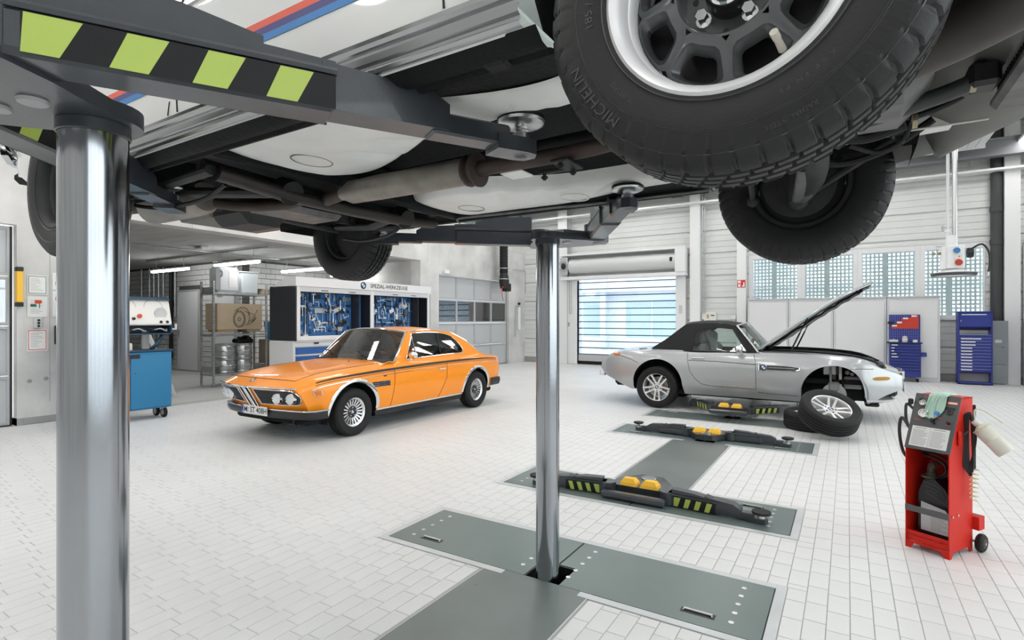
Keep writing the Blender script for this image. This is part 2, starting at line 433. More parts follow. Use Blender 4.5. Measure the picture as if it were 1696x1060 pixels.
# ---------------- roller gate
GX0, GX1 = -7.83, -4.50
gate = thing('roller_gate', 'white high-speed roller gate with clear strips between dark ribs', 'gate', ((GX0+GX1)/2, 16.9, 0))
hw = (GX1-GX0)/2
clear = glass('clear_strip', (.86,.93,.98), .04, .05)
rib_m = M('gate_rib', (.07,.075,.085), .4)
rows = 11; zt = 2.745; zb = .33; dz = (zt-zb)/rows*1.0
for i in range(rows):
    z0 = zb+i*dz
    MB().box(-hw+.02, hw-.02, -.005, .005, z0+.03, z0+dz).build('clear_strip', clear, gate, smooth=False)
    MB().box(-hw, hw, -.02, .02, z0, z0+.03, .006).build('rib', rib_m, gate)
MB().box(-hw, hw, -.02, .02, zt, zt+.03, .006).build('rib', rib_m, gate)
MB().box(-hw, hw, -.02, .02, .11, zb, .004).build('bottom_panel', M('gate_grey', (.55,.57,.58), .4), gate)
MB().box(-hw, hw, -.03, .03, 0.0, .11, .01).build('rubber_seal', rubber, gate)
MB().box(-hw-.42, -hw, -.12, .06, 0, 2.85, .008).box(-hw-.02, -hw, -.10, .06, .02, 2.85).build('guide_post', steel_white, gate)
MB().box(hw, hw+.30, -.12, .06, 0, 2.85, .008).build('guide_post', steel_white, gate)
MB().box(-hw-.5, hw+.35, -.42, .02, 3.66, 3.72, .006).box(-hw-.5, hw+.35, -.40, .02, 2.85, 2.96, .006).box(hw+.05, hw+.35, -.42, .02, 2.96, 3.66, .006).build('roll_housing', steel_white, gate)
MB().cyl((-hw-.2, -.16, 3.32), (hw+.05, -.16, 3.32), .25, n=32).build('roll_drum', M('roll_fabric', (.68,.69,.69), .5), gate)
MB().box(-hw-.5, -hw-.22, -.41, -.36, 3.02, 3.62, .03).lathe([(.16,-.43),(.2,-.42),(.2,-.40)], 24, 'Y', (-hw-.36, 0, 3.32)).build('motor_flange', M('motor_grey', (.5,.51,.52), .4), gate)
MB().sphere((-hw-.36, -.43, 3.32), .11, 14, 8, sc=(.8,.5,1)).build('motor', black, gate)
MB().box(hw-.12, hw-.02, -.42, -.36, 3.28, 3.42, .02).build('drive_knob', black, gate)
MB().box(hw+.1, hw+.2, -.135, -.12, 1.7, 1.95, .006).build('gate_switch', M('switch_grey', (.6,.63,.63), .4), gate)
# left-hand post keypad
MB().box(-hw-.33, -hw-.28, -.13, -.12, 1.28, 1.42, .004).build('sensor', M('sensor_grey', (.3,.3,.3), .4), gate)

# ---------------- the yard outside
YA = struct(MB().box(-40, 40, 17.3, 60, -.35, -.02).box(5.75, 40, -40, 17.25, -.35, -.02).box(-40, 5.7, -40, -6.25, -.35, -.02).build('floor', M('yard_paving', (.62,.64,.66), .8), smooth=False))
fac = thing('office_building', 'pale office building seen through the strips of the roller gate', 'building', (-9, 27, 0))
MB().box(-14, 14, 0, 4, 0, 12).build('facade', M('facade', (.78,.80,.83), .6), fac, smooth=False)
gb = M('facade_glass', (.52,.62,.72), .2)
for i, x in enumerate((-6, -3.2, -.8, .6, 3.0, 5.4)):
    for z in (.6, 3.4, 6.2):
        if i == 4 and z < 3: MB().box(x-.4, x+2.6, -.03, 0, .4, 2.6).build('window', gb, fac, smooth=False)
        else: MB().box(x, x+1.3, -.03, 0, z, z+1.9).build('window', gb, fac, smooth=False)
pl = M('facade_pillar', (.66,.70,.75), .5)
for x in (-5.0, -2.0, 2.2): MB().box(x, x+.3, -.6, -.3, 0, 5).build('pillar', pl, fac, smooth=False)
MB().box(-14, 14, -.8, 0, 2.95, 3.15).build('canopy', pl, fac, smooth=False)

# ---------------- sectional doors in the left wall
dgrey = M('door_grey', (.46,.475,.49), .42, var=.02); dpanel = M('door_panel', (.53,.545,.56), .45)
dglass = glass('door_glass', (.55,.58,.6), .16, .02)
def sectional(name, label, y0, y1, cols, rows, h, win_row):
    t = thing(name, label, 'garage door', (-10.12, (y0+y1)/2, 0)); w_ = (y1-y0)/2; fw = .05
    for r in range(rows):
        z0, z1 = h*r/rows, h*(r+1)/rows
        MB().box(-.02, .03, -w_, w_, z0+.004, z0+fw, .006).box(-.02, .03, -w_, w_, z1-fw, z1-.004, .006).build('section_rail', dgrey, t)
        for c in range(cols+1):
            y = -w_+2*w_*c/cols
            MB().box(-.02, .028, max(-w_, y-.035), min(w_, y+.035), z0+.004, z1-.004, .005).build('stile', dgrey, t)
        for c in range(cols):
            a = -w_+2*w_*c/cols+.03; b = -w_+2*w_*(c+1)/cols-.03
            gl = r == win_row
            MB().box(-.006, .004, a, b, z0+fw-.01, z1-fw+.01).build('pane' if gl else 'panel', dglass if gl else dpanel, t, smooth=False)
    MB().box(-.03, .02, -w_-.03, -w_, 0, h, .004).box(-.03, .02, w_, w_+.03, 0, h, .004).build('side_seal', black, t)
    MB().box(-.02, .03, -w_, w_, 0, .015).build('bottom_seal', rubber, t)
    return t
sectional('sectional_door', 'grey sectional door at the left edge of the photo beside the notices', -1.15, 2.74, 4, 4, 2.83, 2)
gd = sectional('sectional_door', 'grey sectional door with a glazed row behind the orange car', 12.12, 15.85, 4, 4, 2.82, 2)
# glazing high in the left wall
gl_m = M('channel_glass', (.16,.24,.22), .25, var=.3, vscale=.8)
win = struct(MB().box(-10.2, -9.99, 11.6, 16.9, 4.42, 4.47, .005).box(-10.2, -10.1, 11.6, 11.66, 4.47, HC).build('window_5', dgrey))
for i in range(20):
    y = 11.66+i*.262
    MB().box(-10.13, -10.10, y+.003, y+.13, 4.47, HC, .004).box(-10.12, -10.09, y+.131, y+.259, 4.47, HC, .004).build('glass_plank', gl_m, win)

# ---------------- covered bay behind the left wall
CB = concrete
struct(MB().box(-20.8, -10.35, 3.7, 12, 3.15, 3.5).build('ceiling', M('concrete_slab', (.42,.42,.41), .9, var=.14, vscale=1.5, bump=.2, bscale=15, stretch=(1,4,1)), smooth=False))
struct(MB().box(-14.2, -10.35, 11.3, 11.6, 0, 3.15).build('wall_bay_right', CB, smooth=False))
struct(MB().box(-20.8, -10.35, 3.7, 4.0, 0, 3.15).build('wall_bay_left', CB, smooth=False))
struct(MB().box(-20.8, -20.5, 4.0, 8.7, 0, 3.15).build('wall_bay_end', CB, smooth=False))
mortar = M('mortar', (.10,.10,.10), .9); brick_m = M('white_brick', (.66,.66,.65), .6, var=.05, vscale=3)
W1 = struct(MB().box(-20.5, -13.9, 8.53, 8.75, 0, 3.15).build('wall_bay_back', mortar, smooth=False))
W2 = struct(MB().box(-14.1, -13.93, 8.53, 11.3, 0, 3.15).build('wall_bay_corner', mortar, smooth=False))
b0 = MB().box(-.5, .5, -.03, .03, -.066, .066); b_me = b0.mesh('brick', brick_m, smooth=False)
spots = []
def brick_run(r, lo, hi, cutsr, put):
    x = lo-(.147 if r % 2 else 0)
    while x < hi:
        a, b = max(x, lo)+.006, min(x+.295, hi)-.006; x += .295
        for c0, c1 in cutsr:
            if a < c0 < b: b = c0 if c0-a > b-c1 else b; a = a if b == c0 else max(a, c1)
            elif c0 <= a and b <= c1: b = a
            elif c0 <= a < c1: a = c1
        if b-a > .03: put((a+b)/2, b-a)
for r in range(21):
    z = .075+r*.1475
    cutsr = [q[:2] for q in ((-17.13,-15.90,2.39),(-15.26,-14.09,2.26)) if z-.06 < q[2]]
    brick_run(r, -20.5, -13.9, cutsr, lambda x, l: spots.append(((x, 8.53, z), 0, W1, l)))
    brick_run(r+1, 8.5, 11.3, [], lambda y, l: spots.append(((-13.93, y, z), PI/2, W2, l)))
def _bvis(s):
    (x, y, z), r, p, l = s
    if p is W2: return z > 2.3
    return (z > .9 and -19.4 < x)
spots.sort(key=lambda s: (not _bvis(s), (s[0][0]**2+s[0][1]**2)))
left_over = {id(W1): MB(), id(W2): MB()}
for i, (p, r, par, l) in enumerate(spots):
    if i < 300: inst('brick', b_me, par, p, (0,0,r), (l,1,1))
    else: left_over[id(par)].join(b0, Matrix.Translation(p) @ Matrix.Rotation(r, 4, 'Z') @ Matrix.Diagonal((l,1,1,1)))
for par in (W1, W2): tag(left_over[id(par)].build('brick_field', brick_m, par), kind='stuff')
door_w = M('door_white', (.82,.83,.84), .4)
for n, (a, b, h) in enumerate(((-17.07, -15.96, 2.33), (-15.2, -14.15, 2.2))):
    d = struct(MB().box(a, b, 8.47, 8.52, 0.02, h, .006).build('door_%d' % (n+1), door_w))
    MB().box(a-.06, a, 8.45, 8.54, 0, h+.06, .004).box(b, b+.06, 8.45, 8.54, 0, h+.06, .004).box(a, b, 8.45, 8.54, h, h+.06, .004).build('door_frame', M('frame_grey', (.5,.5,.5), .5), d)
    MB().box(a+.04, a+.09, 8.45, 8.47, 1.0, 1.22, .004).tube([(a+.065,8.46,1.12),(a+.065,8.41,1.12),(a+.2,8.41,1.12)], .012, n=8).build('door_handle', brushed if n == 0 else black, d)
# pipes on the brick wall
for i, (x, z0) in enumerate(((-19.26,.9),(-18.75,.7),(-18.48,.7),(-18.18,.9),(-17.89,2.2),(-17.2,1.6))):
    trim(MB().tube([(x,8.44,z0),(x,8.44,3.12)], .028, n=8), zinc)
trim(MB().tube([(-17.62,8.40,3.0),(-17.34,8.40,3.0),(-17.34,8.40,.35),(-17.75,8.40,.35)], .055, n=10).tube([(-17.34,8.40,1.9),(-17.34,8.40,2.1)], .068, n=10), black)
trim(MB().tube([(-13.98,8.42,.1),(-13.98,8.42,3.1)], .035, n=8), zinc)
trim(MB().box(-15.0,-14.75,8.36,8.5,2.2,3.14), concrete, smooth=False)
eb = thing('junction_box', 'white electrical junction box on the white brick wall', 'electrical box', (-17.72, 8.42, 1.98))
MB().box(-.22, .22, -.06, .07, -.22, .24, .01).build('box_body', M('box_white', (.75,.75,.74), .4), eb); MB().box(.1, .2, -.075, -.06, -.2, .2, .004).build('box_cover', M('box_grey', (.4,.4,.4), .5), eb)
MB().tube([(0,-.0,-.22),(0,0,-.5),(.15,0,-.6)], .015).build('conduit', zinc, eb)

# bay lights
tube_m = M('tube_light', (1,1,.98), .4, emit=17)
for k, (x0, x1, y, lab) in enumerate(((-16.3,-14.4,7.4,'strip light furthest left under the bay slab, above the white machine dials'), (-13.1,-11.3,7.35,'strip light hanging above the steel shelf in the bay'),
                                  (-13.2,-11.4,9.25,'strip light hanging left of the raised rear tyre above the tool cabinet'), (-13.2,-11.5,10.9,'strip light just under the raised rear tyre above the tool cabinet'))):
    t = thing('strip_light', lab, 'lamp', (0,0,0), group='strip lights in the bay'); t.location = ((x0+x1)/2, y, 2.83); h = (x1-x0)/2
    MB().box(-h, h, -.05, .05, .02, .06, .01).build('lamp_housing', M('lamp_housing', (.5,.5,.5), .5), t)
    MB().tube([(-h+.02,0,0),(h-.02,0,0)], .04, n=10).build('lamp_tube', tube_m, t)
    for sx in (-h*.75, h*.75): MB().tube([(sx,0,.05),(sx,0,.32)], .008, n=6).build('hanger_rod', zinc, t)
MB().tube([(-16.5,7.35,3.13),(-11,7.35,3.13)], .012, n=6).tube([(-14.5,9.25,3.13),(-11,9.25,3.13)], .012, n=6).tube([(-13.0,5,3.13),(-13.0,11,3.13)], .012, n=6).build('cable_tray', zinc, bpy.data.objects['ceiling.001'])
t = thing('smoke_detector', 'small white alarm device under the concrete bay slab', 'alarm', (-12.3, 6.6, 3.15)); MB().box(-.16, .16, -.09, .09, -.07, 0, .02).build('detector_body', M('box_white', (.75,.75,.74), .4), t)
MB().box(-.1, .1, -.095, -.09, -.05, -.02).build('detector_lens', M('sensor_grey', (.3,.3,.3), .4), t)

# ---------------- hall luminaires and radiant panels
lum = M('luminaire', (1.0,.985,.965), .4, emit=LAMP); rad = M('radiant_panel', (.82,.83,.83), .4)
n = 0
for i, x in enumerate((-8.72, -5.75, -2.65, .4, 3.5)):
    for j, y in enumerate((-3.6, .2, 4.0, 7.8, 11.6, 15.4)):
        t = thing('ceiling_light', ['leftmost', 'second from the left', 'middle', 'second from the right', 'rightmost'][i]+' row of hall luminaires, '+['sixth','fifth','fourth','third','second','first'][j]+' lamp counted from the back wall', 'lamp', (x, y, 5.5), group='hall luminaires')
        MB().box(-.24, .24, -1.0, 1.0, .02, .09, .01).build('lamp_housing', steel_white, t)
        MB().box(-.22, .22, -.97, .97, -.012, .019).build('diffuser', lum, t, smooth=False)
        MB().tube([(0,-.6,.09),(0,-.6,.7)], .006, n=5).build('suspension', zinc, t); MB().tube([(0,.6,.09),(0,.6,.7)], .006, n=5).build('suspension', zinc, t)
for i, x in enumerate((-7.3, -4.2, -1.1, 2.0)):
    t = thing('radiant_panel', ['white ribbed heating panel', 'white ribbed heating panel', 'white ribbed heating panel', 'white ribbed heating panel'][i]+' under the hall roof, '+['first','second','third','fourth'][i]+' from the left', 'heating panel', (x, 0, 5.45), group='ceiling heating panels')
    p = MB()
    for k in range(8): p.box(-.63+k*.158, -.63+k*.158+.15, -4.5, 16.1, 0, .05, .008)
    p.build('panel_face', rad, t)
    for y in (16.1, -4.54): MB().box(-.66, .66, y, y+.04, -.03, .16, .004).build('end_plate', steel_white, t)
    for y in (-3, 1, 5, 9, 13, 15.9):
        for sx in (-.5, .5): MB().tube([(sx,y,.05),(sx,y,.74)], .006, n=5).build('suspension', zinc, t)
trim(MB().box(-9.9, 5.4, 16.3, 16.55, 5.62, 5.66).box(-9.9, 5.4, 16.41, 16.44, 5.3, 5.62).box(-9.9, 5.4, 16.3, 16.55, 5.26, 5.3), M('beam_grey', (.2,.21,.22), .5), smooth=False)
trim(MB().box(-9.9, 5.4, 16.55, 16.9, 4.98, 5.03), steel_white, smooth=False)
# ================================================================ floor plates and two-post lifts
plate_m = M('steel_plate', sr(112,126,124), .33, .25, var=.10, vscale=1.6, bump=.02, bscale=90)
runway_m = M('runway_plate', sr(112,120,118), .36, .25, var=.16, vscale=1.2, bump=.02, bscale=90)
frame_m = M('plate_frame', (.60,.62,.63), .4, .3, var=.08, vscale=4)
haz_y = M('hazard_yellow', sr(168,188,84), .4); haz_k = M('hazard_black', (.008,.008,.009), .45, spec=.25)
yellow = M('yellow_block', sr(250,196,60), .5)
piston_m = M('piston_chrome', (.37,.385,.41), .15, 1, bump=.012, bscale=3, stretch=(30,30,.02))
WHERE = {'A': 'under the white car nearest to us', 'B': 'around the far polished post', 'C': 'under the lowered arms with hazard tape', 'D': 'under the lowered arms in mid floor', 'E': 'beside the silver roadster', 'F': 'behind the silver roadster'}
for k, y in LIFTS:
    fr = thing('plate_frame', 'pale steel frame let into the tiles '+WHERE[k], 'floor frame', (0, y, 0))
    for x0, x1, a, b in ((PX0-.058, PX0-.006, -.056, .656), (PX1+.006, PX1+.058, -.056, .656), (PX0-.006, PX1+.006, .606, .656) if k in 'BDF' else (PX0-.006, PX1+.006, -.056, -.006)):
        MB().box(x0, x1, a, b, -.004, .003, .001).build('frame_bar', frame_m, fr)
    for x0, x1 in ((PX0-.006, RX0+.13), (RX1-.06, PX1+.006)):
        a, b = ((-.056, -.006) if k in 'BDF' else (.606, .656))
        MB().box(x0, x1, a, b, -.004, .0046, .001).build('frame_bar', frame_m, fr)
    MB().box(PX0-.006, PX1+.006, -.006, .606, -.0038, -.003).build('dark_gap', black, fr, smooth=False) if False else None
    pit = next(p for p, (kk, _) in zip(PITS, LIFTS) if kk == k)
    for side, (x0, x1) in (('left', (PX0, -1.506)), ('right', (-1.494, PX1))):
        t = thing('pit_cover', side+' grey steel pit cover '+WHERE[k], 'floor plate', ((x0+x1)/2, y, 0)); mx = (x0+x1)/2
        pl = MB(); X0, X1 = x0-mx, x1-mx; px = (pit[0]-mx if side == 'left' else pit[1]-mx); p0, p1 = max(0, pit[2]-y), min(.6, pit[3]-y)
        if side == 'left': L = [(X0,0),(px,0),(px,p0),(X1,p0)] if p0 > .01 else [(X0,0),(px,0)]
        hp = []
        # outline with the post cut-out at its inner corner
        if k in 'BDF':
            poly = [(X0,0),(px,0),(px,p1),(X1,p1),(X1,.6),(X0,.6)] if side == 'left' else [(X0,p1),(px,p1),(px,0),(X1,0),(X1,.6),(X0,.6)]
        else:
            poly = [(X0,0),(X1,0),(X1,p0),(px,p0),(px,.6),(X0,.6)] if side == 'left' else [(X0,0),(X1,0),(X1,.6),(px,.6),(px,p0),(X0,p0)]
        pl.prism(poly, -.0035, .004, 'Z'); pl.build('cover_plate', plate_m, t, smooth=False)
        rows = (-2.572, -1.686) if side == 'left' else (-1.381, -.49)
        for rx in rows:
            for i in range(5):
                yy = .11+i*.1
                if pit[2]-y-.02 < yy < pit[3]-y+.02 and rx in (-1.686, -1.381) and side == 'left' and k != 'B': continue
                MB().lathe([(.0135,.004),(.0135,.0055),(.007,.0055),(.0065,.0042),(.0001,.0042)], 12, 'Z', (rx-mx, yy, 0)).build('bolt', screw, t)
        hx = (-2.41 if side == 'left' else -.65)-mx; hy = .11 if k in 'BDF' else .49
        MB().box(hx-.085, hx+.085, hy-.025, hy+.025, .0035, .0046).build('handle_recess', black, t, smooth=False)
        MB().tube([(hx-.07,hy-.012,.005),(hx-.07,hy+.006,.010),(hx+.07,hy+.006,.010),(hx+.07,hy-.012,.005)], .005, n=6).build('handle', screw, t)
    dg = MB().box(PX0-.0055, PX1+.0055, y-.0055, y, -.0039, -.003).box(PX0-.0055, PX1+.0055, y+.6, y+.6055, -.0039, -.003).box(PX1, PX1+.0055, y, y+.6, -.0039, -.003).box(-1.506, -1.494, y+(.23 if k in 'BDF' else 0), y+(.6 if k in 'BDF' else .4), -.0039, -.0034)
    tag(dg.build('shadow_gap', black, floor, smooth=False), kind=None)
for (a, b), lab in zip(runs, ('wide grey runway plate in the foreground under the white car', 'wide grey runway plate between the two lowered lifts', 'grey runway plate hidden under the silver roadster')):
    t = thing('runway_plate', lab, 'floor plate', ((RX0+RX1)/2, (a+b)/2, 0)); h = (RX1-RX0)/2; q = (b-a)/2
    MB().box(-h+.006, h-.006, -q+.002, q-.002, -.0038, .0035, .001).build('plate', runway_m, t)
    for sx in (-h, h-.005): MB().box(sx, sx+.005, -q, q, -.0038, .003).build('edge_rail', frame_m, t, smooth=False)
    for x, y in ((-.25, q-.25), (.2, q-.6), (-.2, -q+.5)): MB().lathe([(.011,.0038),(.009,.0034),(.0001,.0034)], 10, 'Z', (x, y, 0)).build('plug', black, t)

def add_arm(post, a, b, zb, padz, tape=True, L0=None, sleeve=.56, wide=.11, big=True):
    """telescopic arm from pivot a to pad point b (local xy of the post), underside at zb"""
    d = Vector((b[0]-a[0], b[1]-a[1])); L = d.length; ang = math.atan2(d.y, d.x)
    arm = bpy.data.objects.new('arm', None)
    H = .075; sl = sleeve*L; x0 = .06*L
    m = MB().box(x0, sl, -wide/2, wide/2, 0, H+.012, .012)                      # outer tube
    m.prism([(x0,H),(x0,.178 if big else .13),(.30*L,.168 if big else .125),(.43*L,.138 if big else .112),(.43*L,.122),(sl,.118 if big else .10),(sl,H)], -wide*.36, wide*.36, 'Y')
    m.tube([(x0+.005,-wide/2+.004,H+.014),(sl,-wide/2+.004,H+.014)], .0085, n=6).tube([(x0+.005,wide/2-.004,H+.014),(sl,wide/2-.004,H+.014)], .0085, n=6)
    m.lathe([(.0001,0),(.07,0),(.07,.1),(.0001,.1)], 20, 'Z', (0,0,0)).box(0, x0+.02, -.055, .055, .0, .1, .01)
    arm = m.build('arm', lift_grey, post); arm.location = (a[0], a[1], zb); arm.rotation_euler = (0,0,ang)
    i1 = .80*L
    MB().prism([(sl-.03,.008),(i1,.008),(i1,.072),(i1-.05,.10),(sl-.03,.112)], -.044, .044, 'Y').build('inner_tube', lift_grey, arm)
    MB().box(i1-.04, L-.05, -.036, .036, .0, .055, .006).build('end_tube', lift_grey, arm)
    e = MB(); e.prism([(L-.09,-.04),(L,-.042),(L+.03,-.034),(L+.045,0),(L+.03,.034),(L,.042),(L-.09,.04)], -.012, .028, 'Z'); e.lathe([(.018,-.0125),(.026,-.0125)], 16, 'Z', (L,0,0))
    e.build('pad_holder', lift_grey, arm)
    MB().lathe([(.0001,-.0122),(.017,-.0122),(.017,-.008)], 14, 'Z', (L,0,0)).build('holder_bore', black, arm)
    top = padz-zb; sc = [(.0001,.02),(.026,.02)]
    hh = .03
    sc += [(.026,.046),(.021,.046)] if top > .07 else []
    while hh+.02 < top-.02 and top > .07: sc += [(.021,hh+.018),(.0185,hh+.021),(.0185,hh+.0235),(.021,hh+.0265)]; hh += .0085
    sc += [(.02,top-.012),(.0001,top-.012)]
    MB().lathe(sc, 18, 'Z', (L,0,0)).build('pad_screw', brushed, arm)
    MB().lathe([(.0001,top-.016),(.05,top-.016),(.064,top-.010),(.066,top-.003),(.0001,top-.003)], 28, 'Z', (L,0,0)).build('pad_plate', brushed if big else lift_grey, arm)
    MB().lathe([(.0001,top-.003),(.067,top-.003),(.066,top+.008),(.0001,top+.008)], 28, 'Z', (L,0,0)).build('pad_rubber', rubber, arm)
    if tape:
        for sd in (-1, 1):
            yy = sd*(wide/2+.0006); n = 4; s0 = x0+.03*L; s1 = sl-.004; step = (s1-s0)/(2*n); k = MB(); q = MB()
            zz0, zz1 = .004, H+.002; sh = .028*(1 if big else .7)
            k.box(s0, s1, yy-.0004, yy+.0004, zz0, zz1)
            k.build('hazard_tape', haz_k, arm, smooth=False)
            for i in range(n):
                u = s0+.004+2*i*step
                MB().prism([(max(s0,u-sh*.4),zz0+.001),(u+step-sh*.6,zz0+.001),(u+step+sh*.6,zz1-.001),(u+(sh*.6 if i else 0),zz1-.001)], yy+sd*.0006-.0004, yy+sd*.0006+.0004, 'Y').build('hazard_stripe', haz_y, arm, smooth=False)
    return arm
def lift_post(label, x, y, top, dr, arms, padz, tape=True, armz=None, low=False, big=True):
    t = thing('lift_post', label, 'car lift', (x, y, 0))
    MB().lathe([(.0001,-.27),(.068,-.27),(.068,top-.004),(.064,top),(.0001,top)], 72, 'Z').build('piston', piston_m, t)
    if not low:
        h = MB(); n = 14; poly = [(.095*math.cos(PI+PI*i/n)*1.0, -dr*.095*-math.sin(PI+PI*i/n)*-1) for i in range(n+1)]
        poly = [(.097*math.cos(a), -dr*.097*math.sin(a)) for a in [PI*i/n for i in range(n+1)]]
        poly += [(-.20, dr*.14), (-.27, dr*.27), (-.22, dr*.35), (.22, dr*.35), (.27, dr*.27), (.20, dr*.14)]
        h.prism(poly, top-.001, top+.037, 'Z'); h.build('head_plate', lift_grey, t)
        for bx, by in ((-.05, dr*.16), (.06, dr*.13), (-.2, dr*.27), (.2, dr*.27)):
            MB().lathe([(.0001,top-.008),(.026,top-.008),(.028,top-.001)], 20, 'Z', (bx,by,0)).build('cap_screw', M('cap_grey', (.4,.41,.41), .5), t)
        MB().lathe([(.069,top-.03),(.072,top-.028),(.072,top-.002),(.069,top)], 48).build('collar', lift_grey, t)
        if dr > 0: MB().prism([(-.09,.03),(.09,.03),(.19,.2),(.19,.32),(-.19,.32),(-.19,.2)], top+.037, top+.06, 'Z').build('head_cover', brushed, t)
    else:
        z = top; h = MB()
        h.prism([(-.26,dr*.30),(.26,dr*.30),(.25,dr*.12),(.10,-dr*.11),(-.10,-dr*.11),(-.25,dr*.12)], z-.075, z-.012, 'Z'); h.build('head_plate', lift_grey, t)
        MB().box(-.27, .27, dr*.40 if dr > 0 else dr*.47, dr*.47 if dr > 0 else dr*.40, z-.085, z-.03, .012).build('head_front', lift_grey, t) if dr < 0 else None
        for i, bx in enumerate((-.09, .09)):
            yb = MB(); by = dr*(.24 if dr < 0 else .06); a, b = .072, .055
            yb.add([(bx-a,by-b,z-.012),(bx+a,by-b,z-.012),(bx+a,by+b,z-.012),(bx-a,by+b,z-.012),(bx-a*.95,by-b*.9,z+.012),(bx+a*.95,by-b*.9,z+.012),(bx+a*.95,by+b*.9,z+.012),(bx-a*.95,by+b*.9,z+.012),(bx-a*.62,by-b*.6,z+.046),(bx+a*.62,by-b*.6,z+.046),(bx+a*.62,by+b*.6,z+.046),(bx-a*.62,by+b*.6,z+.042)],
                   [(0,1,5,4),(1,2,6,5),(2,3,7,6),(3,0,4,7),(4,5,9,8),(5,6,10,9),(6,7,11,10),(7,4,8,11),(8,9,10,11)])
            yb.build('rubber_block', yellow, t, smooth=False)
        if dr < 0:
            for bx in (-.03, .03):
                for by in (-.05, -.02): MB().box(bx-.018, bx+.018, by-.01, by+.01, z-.0125, z-.0105).build('slot', black, t, smooth=False)
    for a, b in arms: add_arm(t, (a[0]-x, a[1]-y), (b[0]-x, b[1]-y), armz if armz is not None else top+.008, padz, tape, big=big)
    return t
lift_post('polished lift post in the left foreground carrying the white car', -1.5, .557, 1.958, -1, [((-1.33,.285),(-.77,1.285)), ((-1.67,.285),(-2.41,1.18))], 2.052)
lift_post('polished lift post mid photo holding the far side of the white car', -1.49, 2.79, 1.968, 1, [((-1.30,3.05),(-.78,2.17)), ((-1.69,3.05),(-2.41,2.39))], 2.052, tape=False)
lift_post('lowered lift post with hazard tape on its arms and two yellow blocks', -1.5, 4.715, .10, -1, [((-1.24,4.40),(-.54,4.35)), ((-1.76,4.40),(-2.41,4.31))], .082, armz=.012, low=True, big=False)
lift_post('lowered lift post in mid floor with plain dark arms and yellow blocks', -1.5, 6.99, .10, 1, [((-1.23,7.12),(-.60,7.12)), ((-1.75,7.12),(-2.42,7.16))], .105, tape=False, armz=.012, low=True, big=False)
lift_post('raised lift post with yellow blocks beside the silver roadster', -1.5, 8.87, .20, -1, [((-1.24,8.62),(-.64,9.25)), ((-1.76,8.62),(-2.24,9.25))], .268, armz=.115, low=True, big=False)
lift_post('lift post hidden on the far side of the silver roadster', -1.5, 11.12, .20, 1, [((-1.24,11.38),(-.64,10.75)), ((-1.76,11.38),(-2.24,10.75))], .268, tape=False, armz=.115, low=True, big=False)
